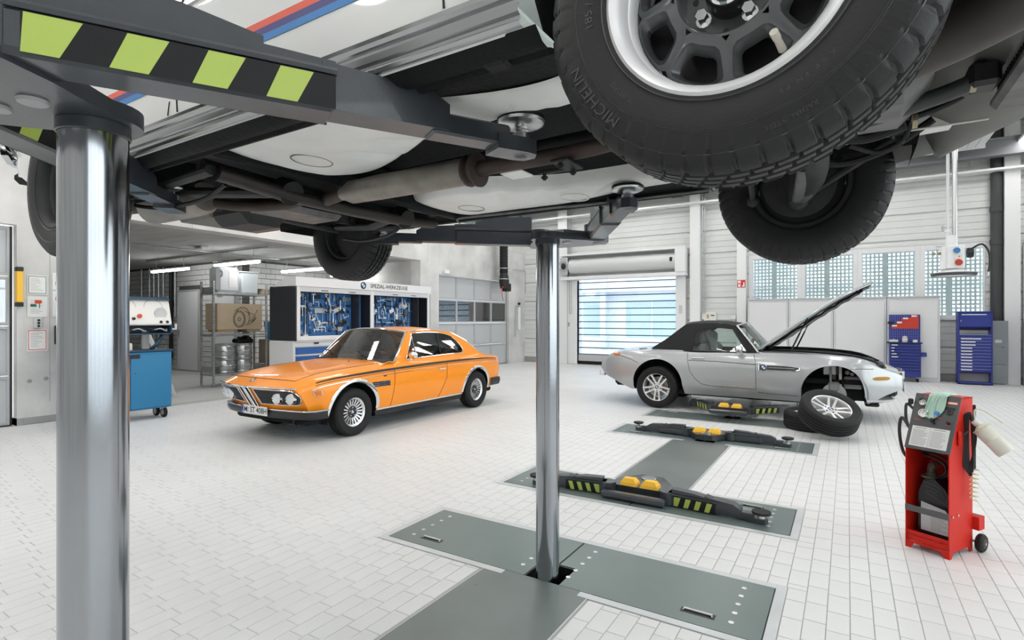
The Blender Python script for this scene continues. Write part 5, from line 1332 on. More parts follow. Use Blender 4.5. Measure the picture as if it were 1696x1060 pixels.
for r_, c_ in ((.018,(1.60,.115,.168)), (.023,(1.70,-.02,.20))): MB().lathe([(r_,-.006),(r_+.001,-.006),(r_+.001,.006),(r_,.006)], 14, 'X', c_).build('hose_clamp', M('brass_clamp', (.35,.31,.22), .35, .9), TC)
MB().box(1.58,1.78,.27,.282,.188,.192,.001).build('valance_brace', M('pale_bracket', (.5,.49,.46), .5), TC)
def val(u, v):
    y = lerp(-.755,.755,u); zz = lerp(.23,.60,v); x0 = tdef(1.98, abs(y), zz)[0]-.010
    return (x0-.24*sstep(.0,1,1-v)**2*0-.02*v, y, zz)
MB().grid(val, 30, 10).build('valance_inner', inner_grey, TC, ang=60)
MB().grid(lambda u, v: (lerp(tdef(1.98, abs(lerp(-.74,.74,u)), .23)[0]-.012, 1.64+.05*abs(2*u-1)**3, v), lerp(-.75,.75,u), .228-.022*math.sin(PI*min(1,v*1.15))+.05*v**3), 30, 8).build('valance_floor', inner_grey, TC, ang=60)
# ---- wheels
disc_m = M('wheel_grey', (.10,.105,.11), .3, .35, coat=.5); lip_m = M('rim_silver_bright', (.80,.80,.81), .35, .25)
tyre_side = M('tyre_rubber', (.013,.0135,.014), .5, bump=.08, bscale=160, spec=.4); letter_m = M('tyre_letter', (.05,.051,.052), .35)
tm_block = tyre_mb(.305, .19, .178, 4, block=True).mesh('tyre', tyre_side, ang=40)
def holed_disc():
    mb = MB(); ns = 8; r0, r1 = .082, .154; m = 28
    for i in range(ns):
        ac = 2*PI*(i+.5)/ns+PI/2; hw_ = PI/ns; rings = [[],[],[],[],[]]
        for k in range(m):
            t = 2*PI*k/m; c, s_ = math.cos(t), math.sin(t); q = 1/max(abs(c),abs(s_)); e = 1/(abs(c)**5+abs(s_)**5)**.2
            def pt(a, r, h): return (r*math.cos(ac+a), h, r*math.sin(ac+a))
            rm = (r0+r1)/2; rh = (r1-r0)/2; H0 = lambda r: interp([(r0,.050),(.105,.040),(.135,.026),(r1,.022)], r)
            A = (c*q*hw_, rm+s_*q*rh)
            wf = lambda r: lerp(.62,.80,(r-r0)/(r1-r0))
            def inner(f): 
                r = rm+.004+s_*e*rh*.66*f; return (c*e*hw_*wf(r)*f, r)
            rings[0].append(pt(A[0], A[1], H0(A[1])))
            B = inner(1.16); rings[1].append(pt(B[0], B[1], H0(B[1])+.004)); B = inner(1.05); rings[2].append(pt(B[0], B[1], H0(B[1])-.003))
            B = inner(.86); rings[3].append(pt(B[0], B[1], H0(B[1])-.008)); B = inner(.80); rings[4].append(pt(B[0], B[1], H0(B[1])-.020))
        for a, b in zip(rings, rings[1:]): mb.ring(a, b)
    mb.lathe([(.154,.022),(.158,.006),(.16,-.02)], 64, 'Y'); mb.lathe([(.082,.050),(.078,.051),(.074,.046),(.072,.010),(.0001,.006)], 48, 'Y')
    return mb
def t_wheel(x, y, z, side, detail):
    w_ = inst('wheel', tm_block, TC, (x, y, z), (0,0,0 if side > 0 else PI))
    MB().lathe([(.154,-.02),(.155,.030),(.159,.046),(.163,.050),(.166,.072),(.174,.084),(.183,.091),(.188,.087),(.187,.074),(.178,.06)], 72, 'Y').lathe([(.158,-.02),(.152,-.06),(.160,-.075),(.176,-.078),(.182,-.082),(.1835,-.076)], 72, 'Y').build('rim', lip_m if detail else iron, w_)
    holed_disc().build('wheel_disc', disc_m, w_, ang=50)
    MB().lathe([(.15,-.03),(.0001,-.028)], 32, 'Y').build('drum_back', black, w_, smooth=False)
    MB().lathe([(.0001,.046),(.028,.046),(.031,.042),(.034,.044),(.036,.036),(.036,.008)], 32, 'Y').build('hub_cap', M('hub_black', (.015,.015,.017), .3), w_)
    MB().lathe([(.024,.0465),(.027,.050),(.030,.0465)], 32, 'Y').build('hub_ring', chrome, w_)
    for i in range(4):
        a = PI/4+i*PI/2+.12; c = (.0515*math.cos(a), 0, .0515*math.sin(a))
        MB().tube([(c[0],.006,c[2]),(c[0],.020,c[2])], .013, n=12).tube([(c[0],.020,c[2]),(c[0],.040,c[2])], .0098, n=6).build('wheel_bolt', chrome, w_)
        a += PI/4; MB().disc((.056*math.cos(a),.0105,.056*math.sin(a)), .005, (0,1,0), 10).build('hub_hole', black, w_)
    av = PI*1.31; p = Vector((.142*math.cos(av),.03,.142*math.sin(av))); av2 = Vector((math.cos(av),0,math.sin(av)))
    MB().tube([p, p+Vector((0,.012,0))-av2*.004, p+Vector((0,.034,0))-av2*.012], [.0065,.006,.005], n=10).tube([p+Vector((0,.026,0))-av2*.009, p+Vector((0,.040,0))-av2*.0145], .0065, n=10).build('valve_stem', M('valve_cream', (.62,.59,.50), .5), w_)
    for r_, h_ in ((.196,.0918),(.243,.0945),(.2455,.0943),(.280,.0872)): MB().lathe([(r_-.0015,h_-.0012),(r_,h_+.0008),(r_+.0015,h_-.0012)], 96, 'Y').build('sidewall_line', letter_m, w_)
    return w_
wl = t_wheel(HB-.009, -.735, .168, -1, True)
fl = 1
for txt, R0, sz, am in (('MICHELIN', .2620, .027, PI*1.20), ('185 / 70 VR 13', .219, .021, PI*.94), ('XVS', .262, .022, PI*.4), ('MICHELIN', .2620, .0225, PI*.2), ('TUBELESS', .2215, .011, PI*1.245), ('X  S  P   F N   P S', .2225, .010, PI*1.68), ('RADIAL  STEEL', .264, .010, PI*1.62)):
    tag(arc_text(txt, R0, sz, PI-am, .0935 if R0 > .25 else .0928, -1, .0008, 1.15).build('sidewall_lettering', letter_m, wl, smooth=False))
t_wheel(HB, .735, .160, 1, False); t_wheel(-HB, -.735, .19, -1, False); t_wheel(-HB, .735, .19, 1, False)

# loose lines and fittings in the open nose
for k, pts in enumerate(([(1.30,.30,.17),(1.42,.36,.14),(1.55,.34,.16),(1.66,.30,.22)], [(1.40,-.05,.22),(1.55,.18,.20),(1.70,.22,.24),(1.80,.16,.30)], [(1.45,.20,.15),(1.52,.24,.13),(1.58,.22,.15),(1.60,.16,.19)])): MB().tube(bez(pts, 20), [.012,.009,.007][k], n=8).build('engine_line', rubber, TC)
MB().box(1.55,1.60,.20,.26,.165,.20,.008).cyl((1.575,.23,.165),(1.575,.23,.145),.012,n=8).build('drain_fitting', iron, TC)
MB().box(1.69,1.75,-.05,.02,.18,.24,.01).build('fan_shroud_clip', black, TC)
MB().lathe([(.0001,0),(.16,0),(.16,.03),(.0001,.03)], 24, 'X', (1.72,-.14,.42)).build('cooling_fan', black, TC)
# ================================================================ special-tool cabinet
CX, CY0, CY1 = -9.42, 6.92, 11.02; CW = CY1-CY0
cab = thing('tool_cabinet', 'white tool cabinet with a lettered canopy and open blue tool boards', 'cabinet', (CX, (CY0+CY1)/2, 0)); h = CW/2
blue_dr = M('drawer_blue', sr(45,98,170), .4); board = M('tool_board_blue', sr(42,108,172), .5); cab_dark = M('cabinet_anthracite', (.022,.024,.028), .5); cab_w = M('cabinet_white', (.80,.80,.80), .4)
D = -.85
MB().box(D, -.06, -h-.02, h+.02, .06, 1.05, .006).box(D+.05, -.1, -h+.02, h-.02, 0, .06).build('base_body', cab_w, cab)
for c in range(4):
    y0 = -h+.02+c*(CW-.04)/4; y1 = y0+(CW-.04)/4
    for r, (z0, z1) in enumerate(((.80,.95), (.60,.77), (.40,.57), (.09,.37))):
        d = MB().box(-.06, -.045, y0+.012, y1-.012, z0, z1, .005).build('drawer', blue_dr, cab)
        MB().box(-.047, -.03, y0+.012, y1-.012, z1-.012, z1+.012, .004).build('drawer_handle', alu, d)
    MB().box(-.046, -.036, (y0+y1)/2-.06, (y0+y1)/2+.06, 1.0, 1.03, .004).build('drawer_lock', black, cab)
MB().box(D, -.02, -h-.01, h+.01, 1.05, 1.09, .004).build('worktop', cab_w, cab)
MB().box(D, D+.03, -h, h, 1.09, 2.2).box(D, 0, -h-.01, -h+.02, 1.07, 2.17, .004).box(D, 0, h-.02, h+.01, 1.07, 2.17, .004).box(D+.03, -.02, -.03, .03, 1.1, 2.17).build('upper_body', cab_dark, cab, smooth=False)
for y0, y1 in ((-h+.02,-h+.10), (-.05,.05), (h-.10,h-.02)): MB().box(-.02, .01, y0, y1, 1.08, 2.19, .004).build('front_post', cab_w, cab)
MB().box(-.02, .01, -h+.10, h-.10, 1.08, 1.17, .004).build('shutter_rail', cab_w, cab); MB().box(-.03, .005, -h+.1, h-.1, 2.08, 2.19, .004).build('shutter_box', M('shutter_grey', (.68,.69,.70), .4), cab)
for y in (-1.35,-.6,.75,1.4): MB().box(.004, .012, y-.09, y+.09, 2.11, 2.125, .003).build('shutter_grip', black, cab)
MB().prism([(-.75,2.19),(.03,2.19),(.03,2.38),(-.25,2.385)], -h-.02, h+.02, 'Y').build('canopy', cab_w, cab, smooth=False)
tm_ = frame((.0305, -.22+.0, 2.285), (0,1,0), (0,0,1))
MB().join(text_mb('SPEZIAL-WERKZEUGE', .125, .0008, align='LEFT', sx=1.02, bold=.002), frame((.0308, -.08, 2.285), (0,1,0), (0,0,1))).build('canopy_lettering', M('sign_black', (.03,.03,.035), .5), cab, smooth=False)
roundel('canopy_emblem', frame((.0305,-.30,2.29), (0,1,0), (0,0,1)), .085, cab, .004)
for sgn, (y0, y1) in ((-1, (-h+.10,-.05)), (1, (.05, h-.10))):
    MB().box(-.34, -.32, y0+.02, y1-.30, 1.17, 2.08).build('tool_board', board, cab, smooth=False)
    MB().box(-.33, -.06, y1-.30, y1-.28, 1.17, 2.08).build('board_wing', cab_dark, cab, smooth=False); MB().box(-.34, -.32, y1-.27, y1, 1.17, 2.08).build('side_board', board, cab, smooth=False)
    for z in (1.40,1.62,1.84): MB().box(-.32, -.312, y0+.02, y1-.30, z, z+.008).build('board_seam', M('board_line', sr(30,80,140), .5), cab, smooth=False)
tool_c = M('tool_steel', (.62,.63,.65), .28, .9); tool_k = M('tool_black', (.012,.012,.013), .4); tool_w = M('tool_bright', (.80,.82,.83), .35, .2)
def tool_proto(kind):
    m = MB()
    if kind == 'spanner': m.box(-.004,.004,-.010,.010,-.10,.10,.003).lathe([(.0001,-.005),(.021,-.005),(.021,.005),(.0001,.005)],10,'X',(0,0,.10)).lathe([(.012,-.005),(.024,-.005),(.024,.005),(.012,.005)],10,'X',(0,0,-.11))
    elif kind == 'ring puller': m.lathe([(.026,-.008),(.046,-.008),(.046,.008),(.026,.008)],16,'X',(0,0,0),closed=True).box(-.006,.006,-.008,.008,.04,.10,.003)
    elif kind == 'drift': m.tube([(0,0,-.11),(0,0,.02),(0,0,.03),(0,0,.12)],[.012,.012,.02,.02],n=8)
    elif kind == 'socket': m.tube([(0,0,-.03),(0,0,.0),(0,0,.002),(0,0,.04)],[.024,.024,.018,.018],n=10)
    elif kind == 'pry bar': m.tube([(0,-.01,-.19),(0,0,-.15),(0,0,.15),(0,.02,.19)],.011,n=6)
    elif kind == 'clamp': m.box(-.008,.008,-.10,.10,.03,.05,.004).box(-.008,.008,-.10,-.08,-.05,.03,.004).box(-.008,.008,.08,.10,-.05,.03,.004).tube([(0,0,-.06),(0,0,.10)],.010,n=6)
    elif kind == 'pliers': m.tube([(0,-.03,-.12),(0,-.006,0),(0,.008,.07)],.010,n=6).tube([(0,.03,-.12),(0,.006,0),(0,-.008,.07)],.010,n=6)
    elif kind == 'gauge plate': m.box(-.004,.004,-.09,.09,-.05,.05,.004)
    elif kind == 'hammer': m.tube([(0,0,-.14),(0,0,.06)],.012,n=8).box(-.018,.018,-.055,.055,.06,.10,.006)
    elif kind == 'bracket': m.box(-.01,.01,-.05,-.03,-.06,.06,.003).box(-.01,.01,-.05,.06,-.06,-.04,.003)
    return m
KINDS = ['spanner','ring puller','drift','socket','pry bar','clamp','pliers','gauge plate','hammer','bracket']
CN = [('steel', tool_c), ('black', tool_k), ('bright', tool_w)]
TME = {(k, c): tool_proto(k).mesh(k.replace(' ', '_'), m) for k in KINDS for c, m in CN}
rr = random.Random(11)
ORD = ['first','second','third','fourth','fifth','sixth','seventh','eighth','ninth','tenth','eleventh','twelfth','thirteenth','fourteenth','fifteenth']
rows_z = [1.99, 1.85, 1.71, 1.57, 1.43, 1.28]
for bay, (y0, y1, nc) in (('left', (-h+.10, -.05, 14)), ('right', (.05, h-.10, 14))):
    for r, z in enumerate(rows_z):
        cells = [(y0+.10+(y1-.30-y0-.16)*(c+.5)/nc, -.30) for c in range(nc)]
        for c, (y, x) in enumerate(cells):
            k = KINDS[rr.randrange(10)]; cn = CN[rr.choice((0,0,1,1,2))][0]
            o = inst(k.replace(' ', '_'), TME[(k, cn)], None, (CX+x+.004, (CY0+CY1)/2+y+rr.uniform(-.02,.02), z+rr.uniform(-.03,.03)), (rr.choice((0,0,PI/2,.4,PI)),0,0), (1,1,1) if k not in ('pry bar','drift') else (1,1,.8))
            s_ = rr.uniform(.75,1.15); o.scale = (1, s_, s_)
            tag(o, '%s %s, %s from left in %s tool row, %s board bay' % (cn, k, ORD[c], ORD[r], bay), 'tool', 'special tools on the blue boards')
    o = inst('ring_puller', TME[('ring puller','bright')], None, (CX-.30, (CY0+CY1)/2+y1-.14, 1.85)); tag(o, 'bright ring puller alone on the narrow side board of the %s bay' % bay, 'tool', 'special tools on the blue boards')
    o = inst('pry_bar', TME[('pry bar','black')], None, (CX-.30, (CY0+CY1)/2+y1-.10, 1.45)); tag(o, 'black pry bar alone on the narrow side board of the %s bay' % bay, 'tool', 'special tools on the blue boards')

# ================================================================ engine tester trolley
teal = M('trolley_blue', sr(48,128,176), .45); teal_d = M('trolley_dark_blue', sr(30,62,86), .5); ivory = M('panel_ivory', (.80,.80,.77), .4)
et = thing('engine_tester', 'blue engine tester trolley with a white dial console behind the left post', 'trolley', (-8.92, 3.85, 0))
MB().box(-.38, .0, -.70, .48, .16, 1.02, .008).build('cabinet_body', teal, et)
for y0, y1 in ((-.69,-.10), (-.09,.47)):
    d = MB().box(.0, .016, y0, y1, .18, .99, .006).build('door', teal, et); MB().cyl((.014,y1-.05 if y0 < -.2 else y0+.05,.72),(.03,y1-.05 if y0 < -.2 else y0+.05,.72),.012,n=10).build('door_lock', chrome, d)
MB().box(-.40, .02, -.72, .50, 1.02, 1.05, .008).build('top_tray', teal_d, et); MB().box(.016,.03,-.16,.03,.93,.99,.006).box(.016,.028,-.2,-.1,.86,.93,.006).build('clip', black, et)
for y in (-.5,.28): MB().tube(bez([(-.1,y-.05,1.05),(-.05,y,1.12),(-.12,y+.1,1.22),(-.2,y+.16,1.30)], 12), .05, n=10, flat=.5).build('console_bracket', teal_d, et)
MB().box(-.34,-.30,.2,.30,1.05,1.32,.006).build('support_post', M('pale_grey', (.65,.66,.66), .5), et)
c_ = MB().prism([(-.38,1.28),(.0,1.28),(.0,1.30),(-.34,1.31)], -.80, .50, 'Y').prism([(-.38,1.28),(-.34,1.31),(-.34,1.42),(-.38,1.42)], -.80,.50,'Y').box(-.36,0,.47,.50,1.28,1.42).box(-.36,0,-.80,-.77,1.28,1.42); c_.build('console_shelf', teal_d, et, smooth=False)
MB().prism([(-.02,1.42),(.0,1.44),(-.08,1.74),(-.12,1.84),(-.34,1.84),(-.34,1.42)], -.80, .48, 'Y').build('console', ivory, et, smooth=False)
MB().prism([(-.125,1.845),(-.07,1.80),(-.36,1.86),(-.36,1.85)], -.80, .49, 'Y').build('console_hood', teal_d, et, smooth=False)
fm = frame((-.03,0,1.55), (0,1,0), (-.2,0,1))
for i, y in enumerate((-.55,-.12,.25)):
    MB().join(MB().lathe([(.0001,.0),(.15,.0),(.155,.004),(.16,.0)], 24, 'Z', a0=0, a1=PI), frame((-.075,y,1.68), (0,1,0), (-.26,0,1))).build('dial', M('dial_face', (.72,.73,.72), .2), et)
    MB().tube([Vector((-.068,y,1.69))+Vector((-.26*.12*math.sin(a),.13*math.cos(a),.12*math.sin(a))) for a in [PI*k/12 for k in range(13)]], .003, n=5).build('dial_scale', M('scale_grey', (.25,.25,.25), .5), et)
MB().lathe([(.0001,.012),(.07,.012),(.085,.014),(.09,.0)], 24, 'X', (-.04,.34,1.60)).build('round_gauge', M('gauge_face', (.55,.57,.58), .2), et)
for y, z, m_ in ((-.04,1.52,'k'), (-.28,1.62,'k'), (-.26,1.47,'k'), (-.2,1.66,'k'), (.33,1.47,'k'), (.42,1.47,'k'), (.04,1.56,'r')):
    MB().cyl((-.05,y,z),(.0,y,z),.022 if m_ == 'k' else .03,n=12).build('knob', black if m_ == 'k' else M('knob_red', (.7,.08,.04), .4), et)
for i in range(6): MB().tube(bez([(-.1,-.5+i*.15,1.34),(-.03,-.42+i*.15,1.37),(-.06,-.32+i*.15,1.33),(-.1,-.3+i*.15,1.36)], 10), .012, n=6).build('lead', [black, M('lead_grey', (.5,.5,.48), .5)][i % 2], et)
MB().box(-.25,-.02,-.35,-.05,1.05,1.16,.01).build('clip_box', M('pale_grey', (.65,.66,.66), .5), et)
MB().tube([(-.02,.49,1.36),(.02,.53,1.36),(.02,.53,1.44)], .018, n=8).build('gun_holder', M('pale_grey', (.65,.66,.66), .5), et)
for x in (-.30,-.07):
    for y in (-.6,.40):
        c = MB().lathe([(.02,-.02),(.07,-.022),(.078,-.014),(.078,.014),(.07,.022),(.02,.02)], 20, 'Y', (x,y,.078)).build('castor', rubber, et)
        MB().lathe([(.0001,-.024),(.045,-.024),(.045,.024),(.0001,.024)], 16, 'Y', (x,y,.078)).build('castor_hub', M('hub_grey', (.4,.4,.4), .4), c); MB().box(x-.03,x+.03,y-.03,y+.03,.13,.165,.004).build('castor_fork', zinc, c)
post = thing('leaning_beam', 'pale steel bar leaning behind the white dial console', 'beam', (-10.9, 4.55, 0))
MB().tube([(0,-.3,2.32),(-.1,.25,1.55),(-.25,.9,.05)], .045, n=6).build('bar', M('bar_grey', (.60,.63,.61), .5), post)

# ================================================================ steel shelf with its load
def post_l(mb, x, y, z1): mb.box(x-.02,x+.02,y-.02,y+.02,0,z1,.004)
def shelf(label, x, y, levels, w, dp, zt):
    t = thing('steel_shelf', label, 'shelf', (x, y, 0))
    for px in (-dp, 0):
        for py in (0, w):
            p = MB(); post_l(p, px, py, zt); q = p.build('upright', zinc, t)
            hl = MB()
            for i in range(int(zt/.07)): hl.box(px+.0195,px+.0207,py-.006,py+.006,.08+i*.07,.10+i*.07)
            tag(hl.build('slot_row', M('slot_dark', (.08,.08,.08), .6), q, smooth=False), kind='stuff')
            MB().box(px-.05,px+.05,py-.05,py+.05,0,.006).build('foot', zinc, q)
    for z in levels: MB().box(-dp-.02, .025, -.02, w+.02, z-.04, z, .004).build('shelf_board', zinc, t)
    for py in (0, w):
        for z in (levels[-1]-.02, .30): MB().box(-dp,0,py-.012,py+.012,z,z+.14,.003).build('side_panel', zinc, t)
    return t
SX, SY = -12.05, 6.73
shelf('grey perforated steel shelf holding kegs and a printed carton', SX, SY, (.28, 1.18, 2.12), 1.29, .50, 2.38)
card = M('cardboard', (.50,.40,.28), .8, var=.06, vscale=6); card_d = M('cardboard_dark', (.30,.23,.16), .8); ink = M('print_ink', (.02,.018,.015), .7)
bx = thing('printed_carton', 'large carton printed with a gearbox drawing on the middle shelf', 'box', (SX-.25, SY+.62, 1.22))
MB().box(-.27,.22,-.52,.58,.06,.66,.006).build('carton', card, bx); MB().box(-.2,.2,-.5,-.1,.0,.06,.005).box(-.2,.2,.2,.55,0,.06,.005).build('pallet_block', M('wood_block', (.45,.32,.18), .7), bx)
E_ = lambda cy, cz, a, b, rot=0, n=26, a0=0, a1=2*PI: [(.224, cy+a*math.cos(t)*math.cos(rot)-b*math.sin(t)*math.sin(rot), cz+a*math.cos(t)*math.sin(rot)+b*math.sin(t)*math.cos(rot)) for t in [a0+(a1-a0)*k/n for k in range(n+1)]]
dw = MB()
for pth, r_ in ((E_(.0,.30,.14,.19),.008), (E_(.0,.30,.115,.16),.005), (E_(.0,.30,.03,.04),.006), (E_(.08,.38,.17,.20,0,16,.1,2.6),.006), (E_(.15,.33,.10,.15,0,16,-1.2,1.9),.007), ([(.224,.12,.48),(.224,.25,.46),(.224,.33,.42),(.224,.42,.45),(.224,.46,.54)],.008), ([(.224,.14,.16),(.224,.28,.20),(.224,.36,.26),(.224,.42,.34)],.010), ([(.224,.22,.24),(.224,.33,.30),(.224,.40,.40)],.012), ([(.224,-.10,.52),(.224,.02,.56),(.224,.12,.52)],.008), ([(.224,.30,.24),(.224,.40,.32)],.02), ([(.224,-.12,.49),(.224,-.02,.51)],.014)):
    dw.tube(pth, r_, n=5, flat=.25)
tag(dw.build('gearbox_print', ink, bx))
plas = M('white_plastic', (.78,.80,.82), .35, trans=.15)
ct = thing('plastic_canister', 'white plastic canister standing on top of the steel shelf', 'canister', (SX-.25, SY+.36, 2.125))
MB().box(-.2,.2,-.24,.30,.0,.60,.07).build('canister_body', plas, ct); MB().box(.2,.206,.02,.22,.12,.5,.004).build('paper_label', M('paper_white', (.82,.82,.80), .6), ct); MB().tube(bez([(.19,-.16,.36),(.24,-.16,.40),(.24,-.16,.46),(.19,-.16,.50)],10),.02,n=6).build('grip', M('grip_grey', (.35,.36,.37), .5), ct)
ct2 = thing('plastic_box', 'translucent pale box left behind the canister on the shelf top', 'box', (SX-.30, SY+.95, 2.125)); MB().box(-.2,.2,-.22,.2,0,.5,.03).build('box_body', M('pale_plastic', (.62,.66,.68), .4), ct2); MB().box(-.21,.21,-.23,.21,.5,.53,.01).build('box_lid', M('pale_plastic', (.62,.66,.68), .4), ct2)
sb = thing('small_carton', 'small open carton at the right end of the shelf top', 'box', (SX-.2, SY+1.36, 2.125)); MB().box(-.15,.15,-.14,.10,0,.13,.004).build('carton', card, sb); MB().box(-.15,.15,-.2,-.14,.125,.13).build('flap', card, sb)
for i, (dy, z) in enumerate(((.38,.285),(.83,.285),(.38,.62),(.83,.62))):
    k = thing('steel_keg', ['lower left steel keg on the bottom shelf','lower right steel keg on the bottom shelf','upper left steel keg of the stack on the bottom shelf','upper right steel keg of the stack with black parts on it'][i], 'keg', (SX-.24, SY+dy, z), group='steel kegs on the shelf')
    MB().lathe([(.0001,.02),(.17,.02),(.205,.0),(.21,.01),(.205,.04),(.19,.05),(.205,.08),(.205,.15),(.213,.16),(.205,.17),(.205,.24),(.19,.28),(.205,.295),(.21,.32),(.2,.332),(.17,.31),(.0001,.30)], 28).build('keg_body', brushed, k); MB().cyl((0,0,.30),(0,0,.325),.04,n=14).build('keg_valve', zinc, k)
bp_ = thing('black_parts', 'heap of black rubber parts lying on the right keg', 'car parts', (SX-.24, SY+.83, .955)); MB().box(-.15,.15,-.19,.2,0,.10,.03).box(-.1,.1,-.1,.1,.1,.15,.03).build('moulded_part', rubber, bp_); MB().tube(bez([(.1,-.15,.1),(.12,0,.17),(.1,.15,.1)],10),.02,n=6).build('hose', black, bp_)
b2 = thing('brown_carton', 'tall brown carton standing on the floor just right of the steel shelf', 'box', (SX-.25, SY+1.62, 0)); MB().box(-.2,.2,-.24,.22,0,1.02,.005).build('carton', card_d, b2); MB().box(.2,.203,-.2,-.02,.75,.9).build('paper_label', M('paper_white', (.82,.82,.80), .6), b2)
bk = thing('blue_bucket', 'blue plastic bin on the brown carton beside the tool cabinet', 'bin', (SX-.25, SY+1.62, 1.022)); MB().lathe([(.0001,0),(.14,0),(.19,.40),(.20,.40),(.20,.44),(.185,.44),(.135,.02),(.0001,.02)], 20).build('bin_body', M('bin_blue', sr(60,135,190), .4), bk); MB().box(-.2,.2,-.12,.1,.34,.38,.02).build('handle_lip', M('bin_blue', sr(60,135,190), .4), bk)
ty_ = thing('spare_tyre', 'dark tyre standing on the floor beside the tool cabinet base', 'tyre', (SX+.45, SY+2.05, .30)); tyre_mb(.30,.19,.17,4,36).xf(Matrix.Rotation(PI/2,4,'Z')).build('tyre', rubber, ty_)

# ================================================================ notices on the left wall
paper = M('paper_white', (.82,.82,.80), .6)
def notice(label, y0, y1, z0, z1, border, name='notice'):
    t = thing(name, label, 'notice', (-9.992, (y0+y1)/2, (z0+z1)/2)); a, b = (y1-y0)/2, (z1-z0)/2
    MB().box(0,.004,-a,a,-b,b).build('sheet', paper, t, smooth=False)
    if border: 
        m = MB()
        for q in ((-a*.9,a*.9,b*.84,b*.9),(-a*.9,a*.9,-b*.9,-b*.84),(-a*.9,-a*.83,-b*.9,b*.9),(a*.83,a*.9,-b*.9,b*.9)): m.box(.004,.0048,*q)
        m.build('border', border, t, smooth=False)
    m = MB(); rn = random.Random(int(z0*100))
    for i in range(9):
        z = b*.6-i*b*.15; m.box(.004,.0046,-a*.65,a*rn.uniform(-.1,.65),z,z+b*.035)
    tag(m.build('text_lines', M('text_grey', (.35,.35,.35), .6), t, smooth=False), kind='stuff'); return t
gr_ = M('notice_green', sr(40,110,80), .5); rd_ = M('notice_red', sr(220,70,40), .5)
notice('white notice with a green border, topmost of three beside the door', 2.90, 3.13, 1.87, 2.15, gr_)
n2 = notice('white notice with a red box and green bars under the green-bordered one', 2.90, 3.13, 1.54, 1.84, None)
MB().box(.004,.005,-.03,.05,.05,.10).build('red_box', rd_, n2, smooth=False); MB().box(.004,.005,-.08,-.01,.0,.04).box(.004,.005,.02,.03,-.02,.06).build('green_bars', gr_, n2, smooth=False)
notice('white notice with an orange-red border, lowest of three beside the door', 2.90, 3.13, 1.05, 1.37, rd_)
n4 = notice('white notice half hidden by the polished post, higher on the wall', 3.19, 3.42, 1.95, 2.2, None); n5 = notice('white notice with red text half hidden by the polished post', 3.19, 3.42, 1.55, 1.93, None)
for n_, zz in ((n4,-.06),(n5,.05)): MB().box(.004,.005,-.08,.08,zz,zz+.05).build('red_box', rd_, n_, smooth=False)
sw_ = thing('switch_box', 'small grey switch with three buttons between the notices', 'switch', (-9.97, 3.015, 1.455)); MB().box(-.03,.03,-.045,.045,-.075,.075,.008).build('switch_body', M('switch_grey', (.6,.63,.63), .4), sw_)
for z in (.042,0,-.042): MB().cyl((.028,0,z),(.04,0,z),.016,n=12).build('button', black, sw_)
cb = thing('card_reader', 'black wall terminal beside the polished post', 'terminal', (-9.96, 3.27, 1.28)); MB().box(-.04,.04,-.06,.10,-.14,.14,.01).build('terminal_body', black, cb); MB().box(.04,.042,-.04,.08,-.09,.02).build('terminal_screen', M('screen_pale', (.5,.6,.6), .3), cb)
yb = thing('door_edge_guard', 'yellow light-curtain strip on the edge of the left door', 'guard', (-9.95, 2.80, 1.97)); MB().box(-.04,.04,-.035,.035,-.22,.22,.006).build('guard_body', yellow, yb)
for z in (-.25,.25): MB().box(-.045,.045,-.04,.04,z-.03,z+.03,.006).build('end_cap', black, yb)
hs = thing('exhaust_hose', 'black exhaust extraction hose hanging near the far grey door', 'hose', (-9.65, 15.0, 0))
MB().tube([(0,0,z) for z in [3.05+.05*i for i in range(63)]], [.13+.012*(i%2) for i in range(63)], n=14).build('hose', rubber, hs); MB().tube([(0,0,3.05),(0,.02,2.8),(0,.05,2.55)],[.13,.17,.15],n=14).box(-.12,.12,.05,.3,2.45,2.72,.03).build('nozzle', black, hs)
for z in (2.85,3.2): MB().lathe([(.165,-.01),(.175,-.01),(.175,.01),(.165,.01)],18,'Z',(0,0,z)).build('clamp_ring', brushed, hs)
MB().tube(bez([(.05,-.1,2.6),(.05,-.22,2.5),(.06,-.18,2.3),(.06,-.12,2.15)],12),.012,n=5).build('control_cable', rd_, hs)
sc_ = thing('door_sensor', 'small white sensor above the corner of the far grey door', 'sensor', (-9.93, 12.35, 2.90)); MB().box(-.06,.06,-.10,.10,-.06,.06,.02).build('sensor_body', steel_white, sc_); MB().cyl((-.05,.1,0),(-.05,.22,0),.03,n=10).build('sensor_arm', zinc, sc_)
af = thing('wall_conduit', 'thin conduit and valve on the concrete pier right of the grey door', 'pipe', (-9.96, 16.4, 0)); MB().tube([(0,-.15,.9),(0,-.15,2.0),(0,.1,2.0)],.014,n=6).build('conduit', zinc, af); MB().box(-.03,.03,.02,.16,1.15,1.95,.01).build('fitting', steel_white, af)
MB().sphere((0,.1,2.08),.05,8,6).build('valve_head', black, af); MB().tube([(0,-.3,3.28),(0,.55,3.28),(0,.55,2.5)],.014,n=6).build('upper_conduit', zinc, af)

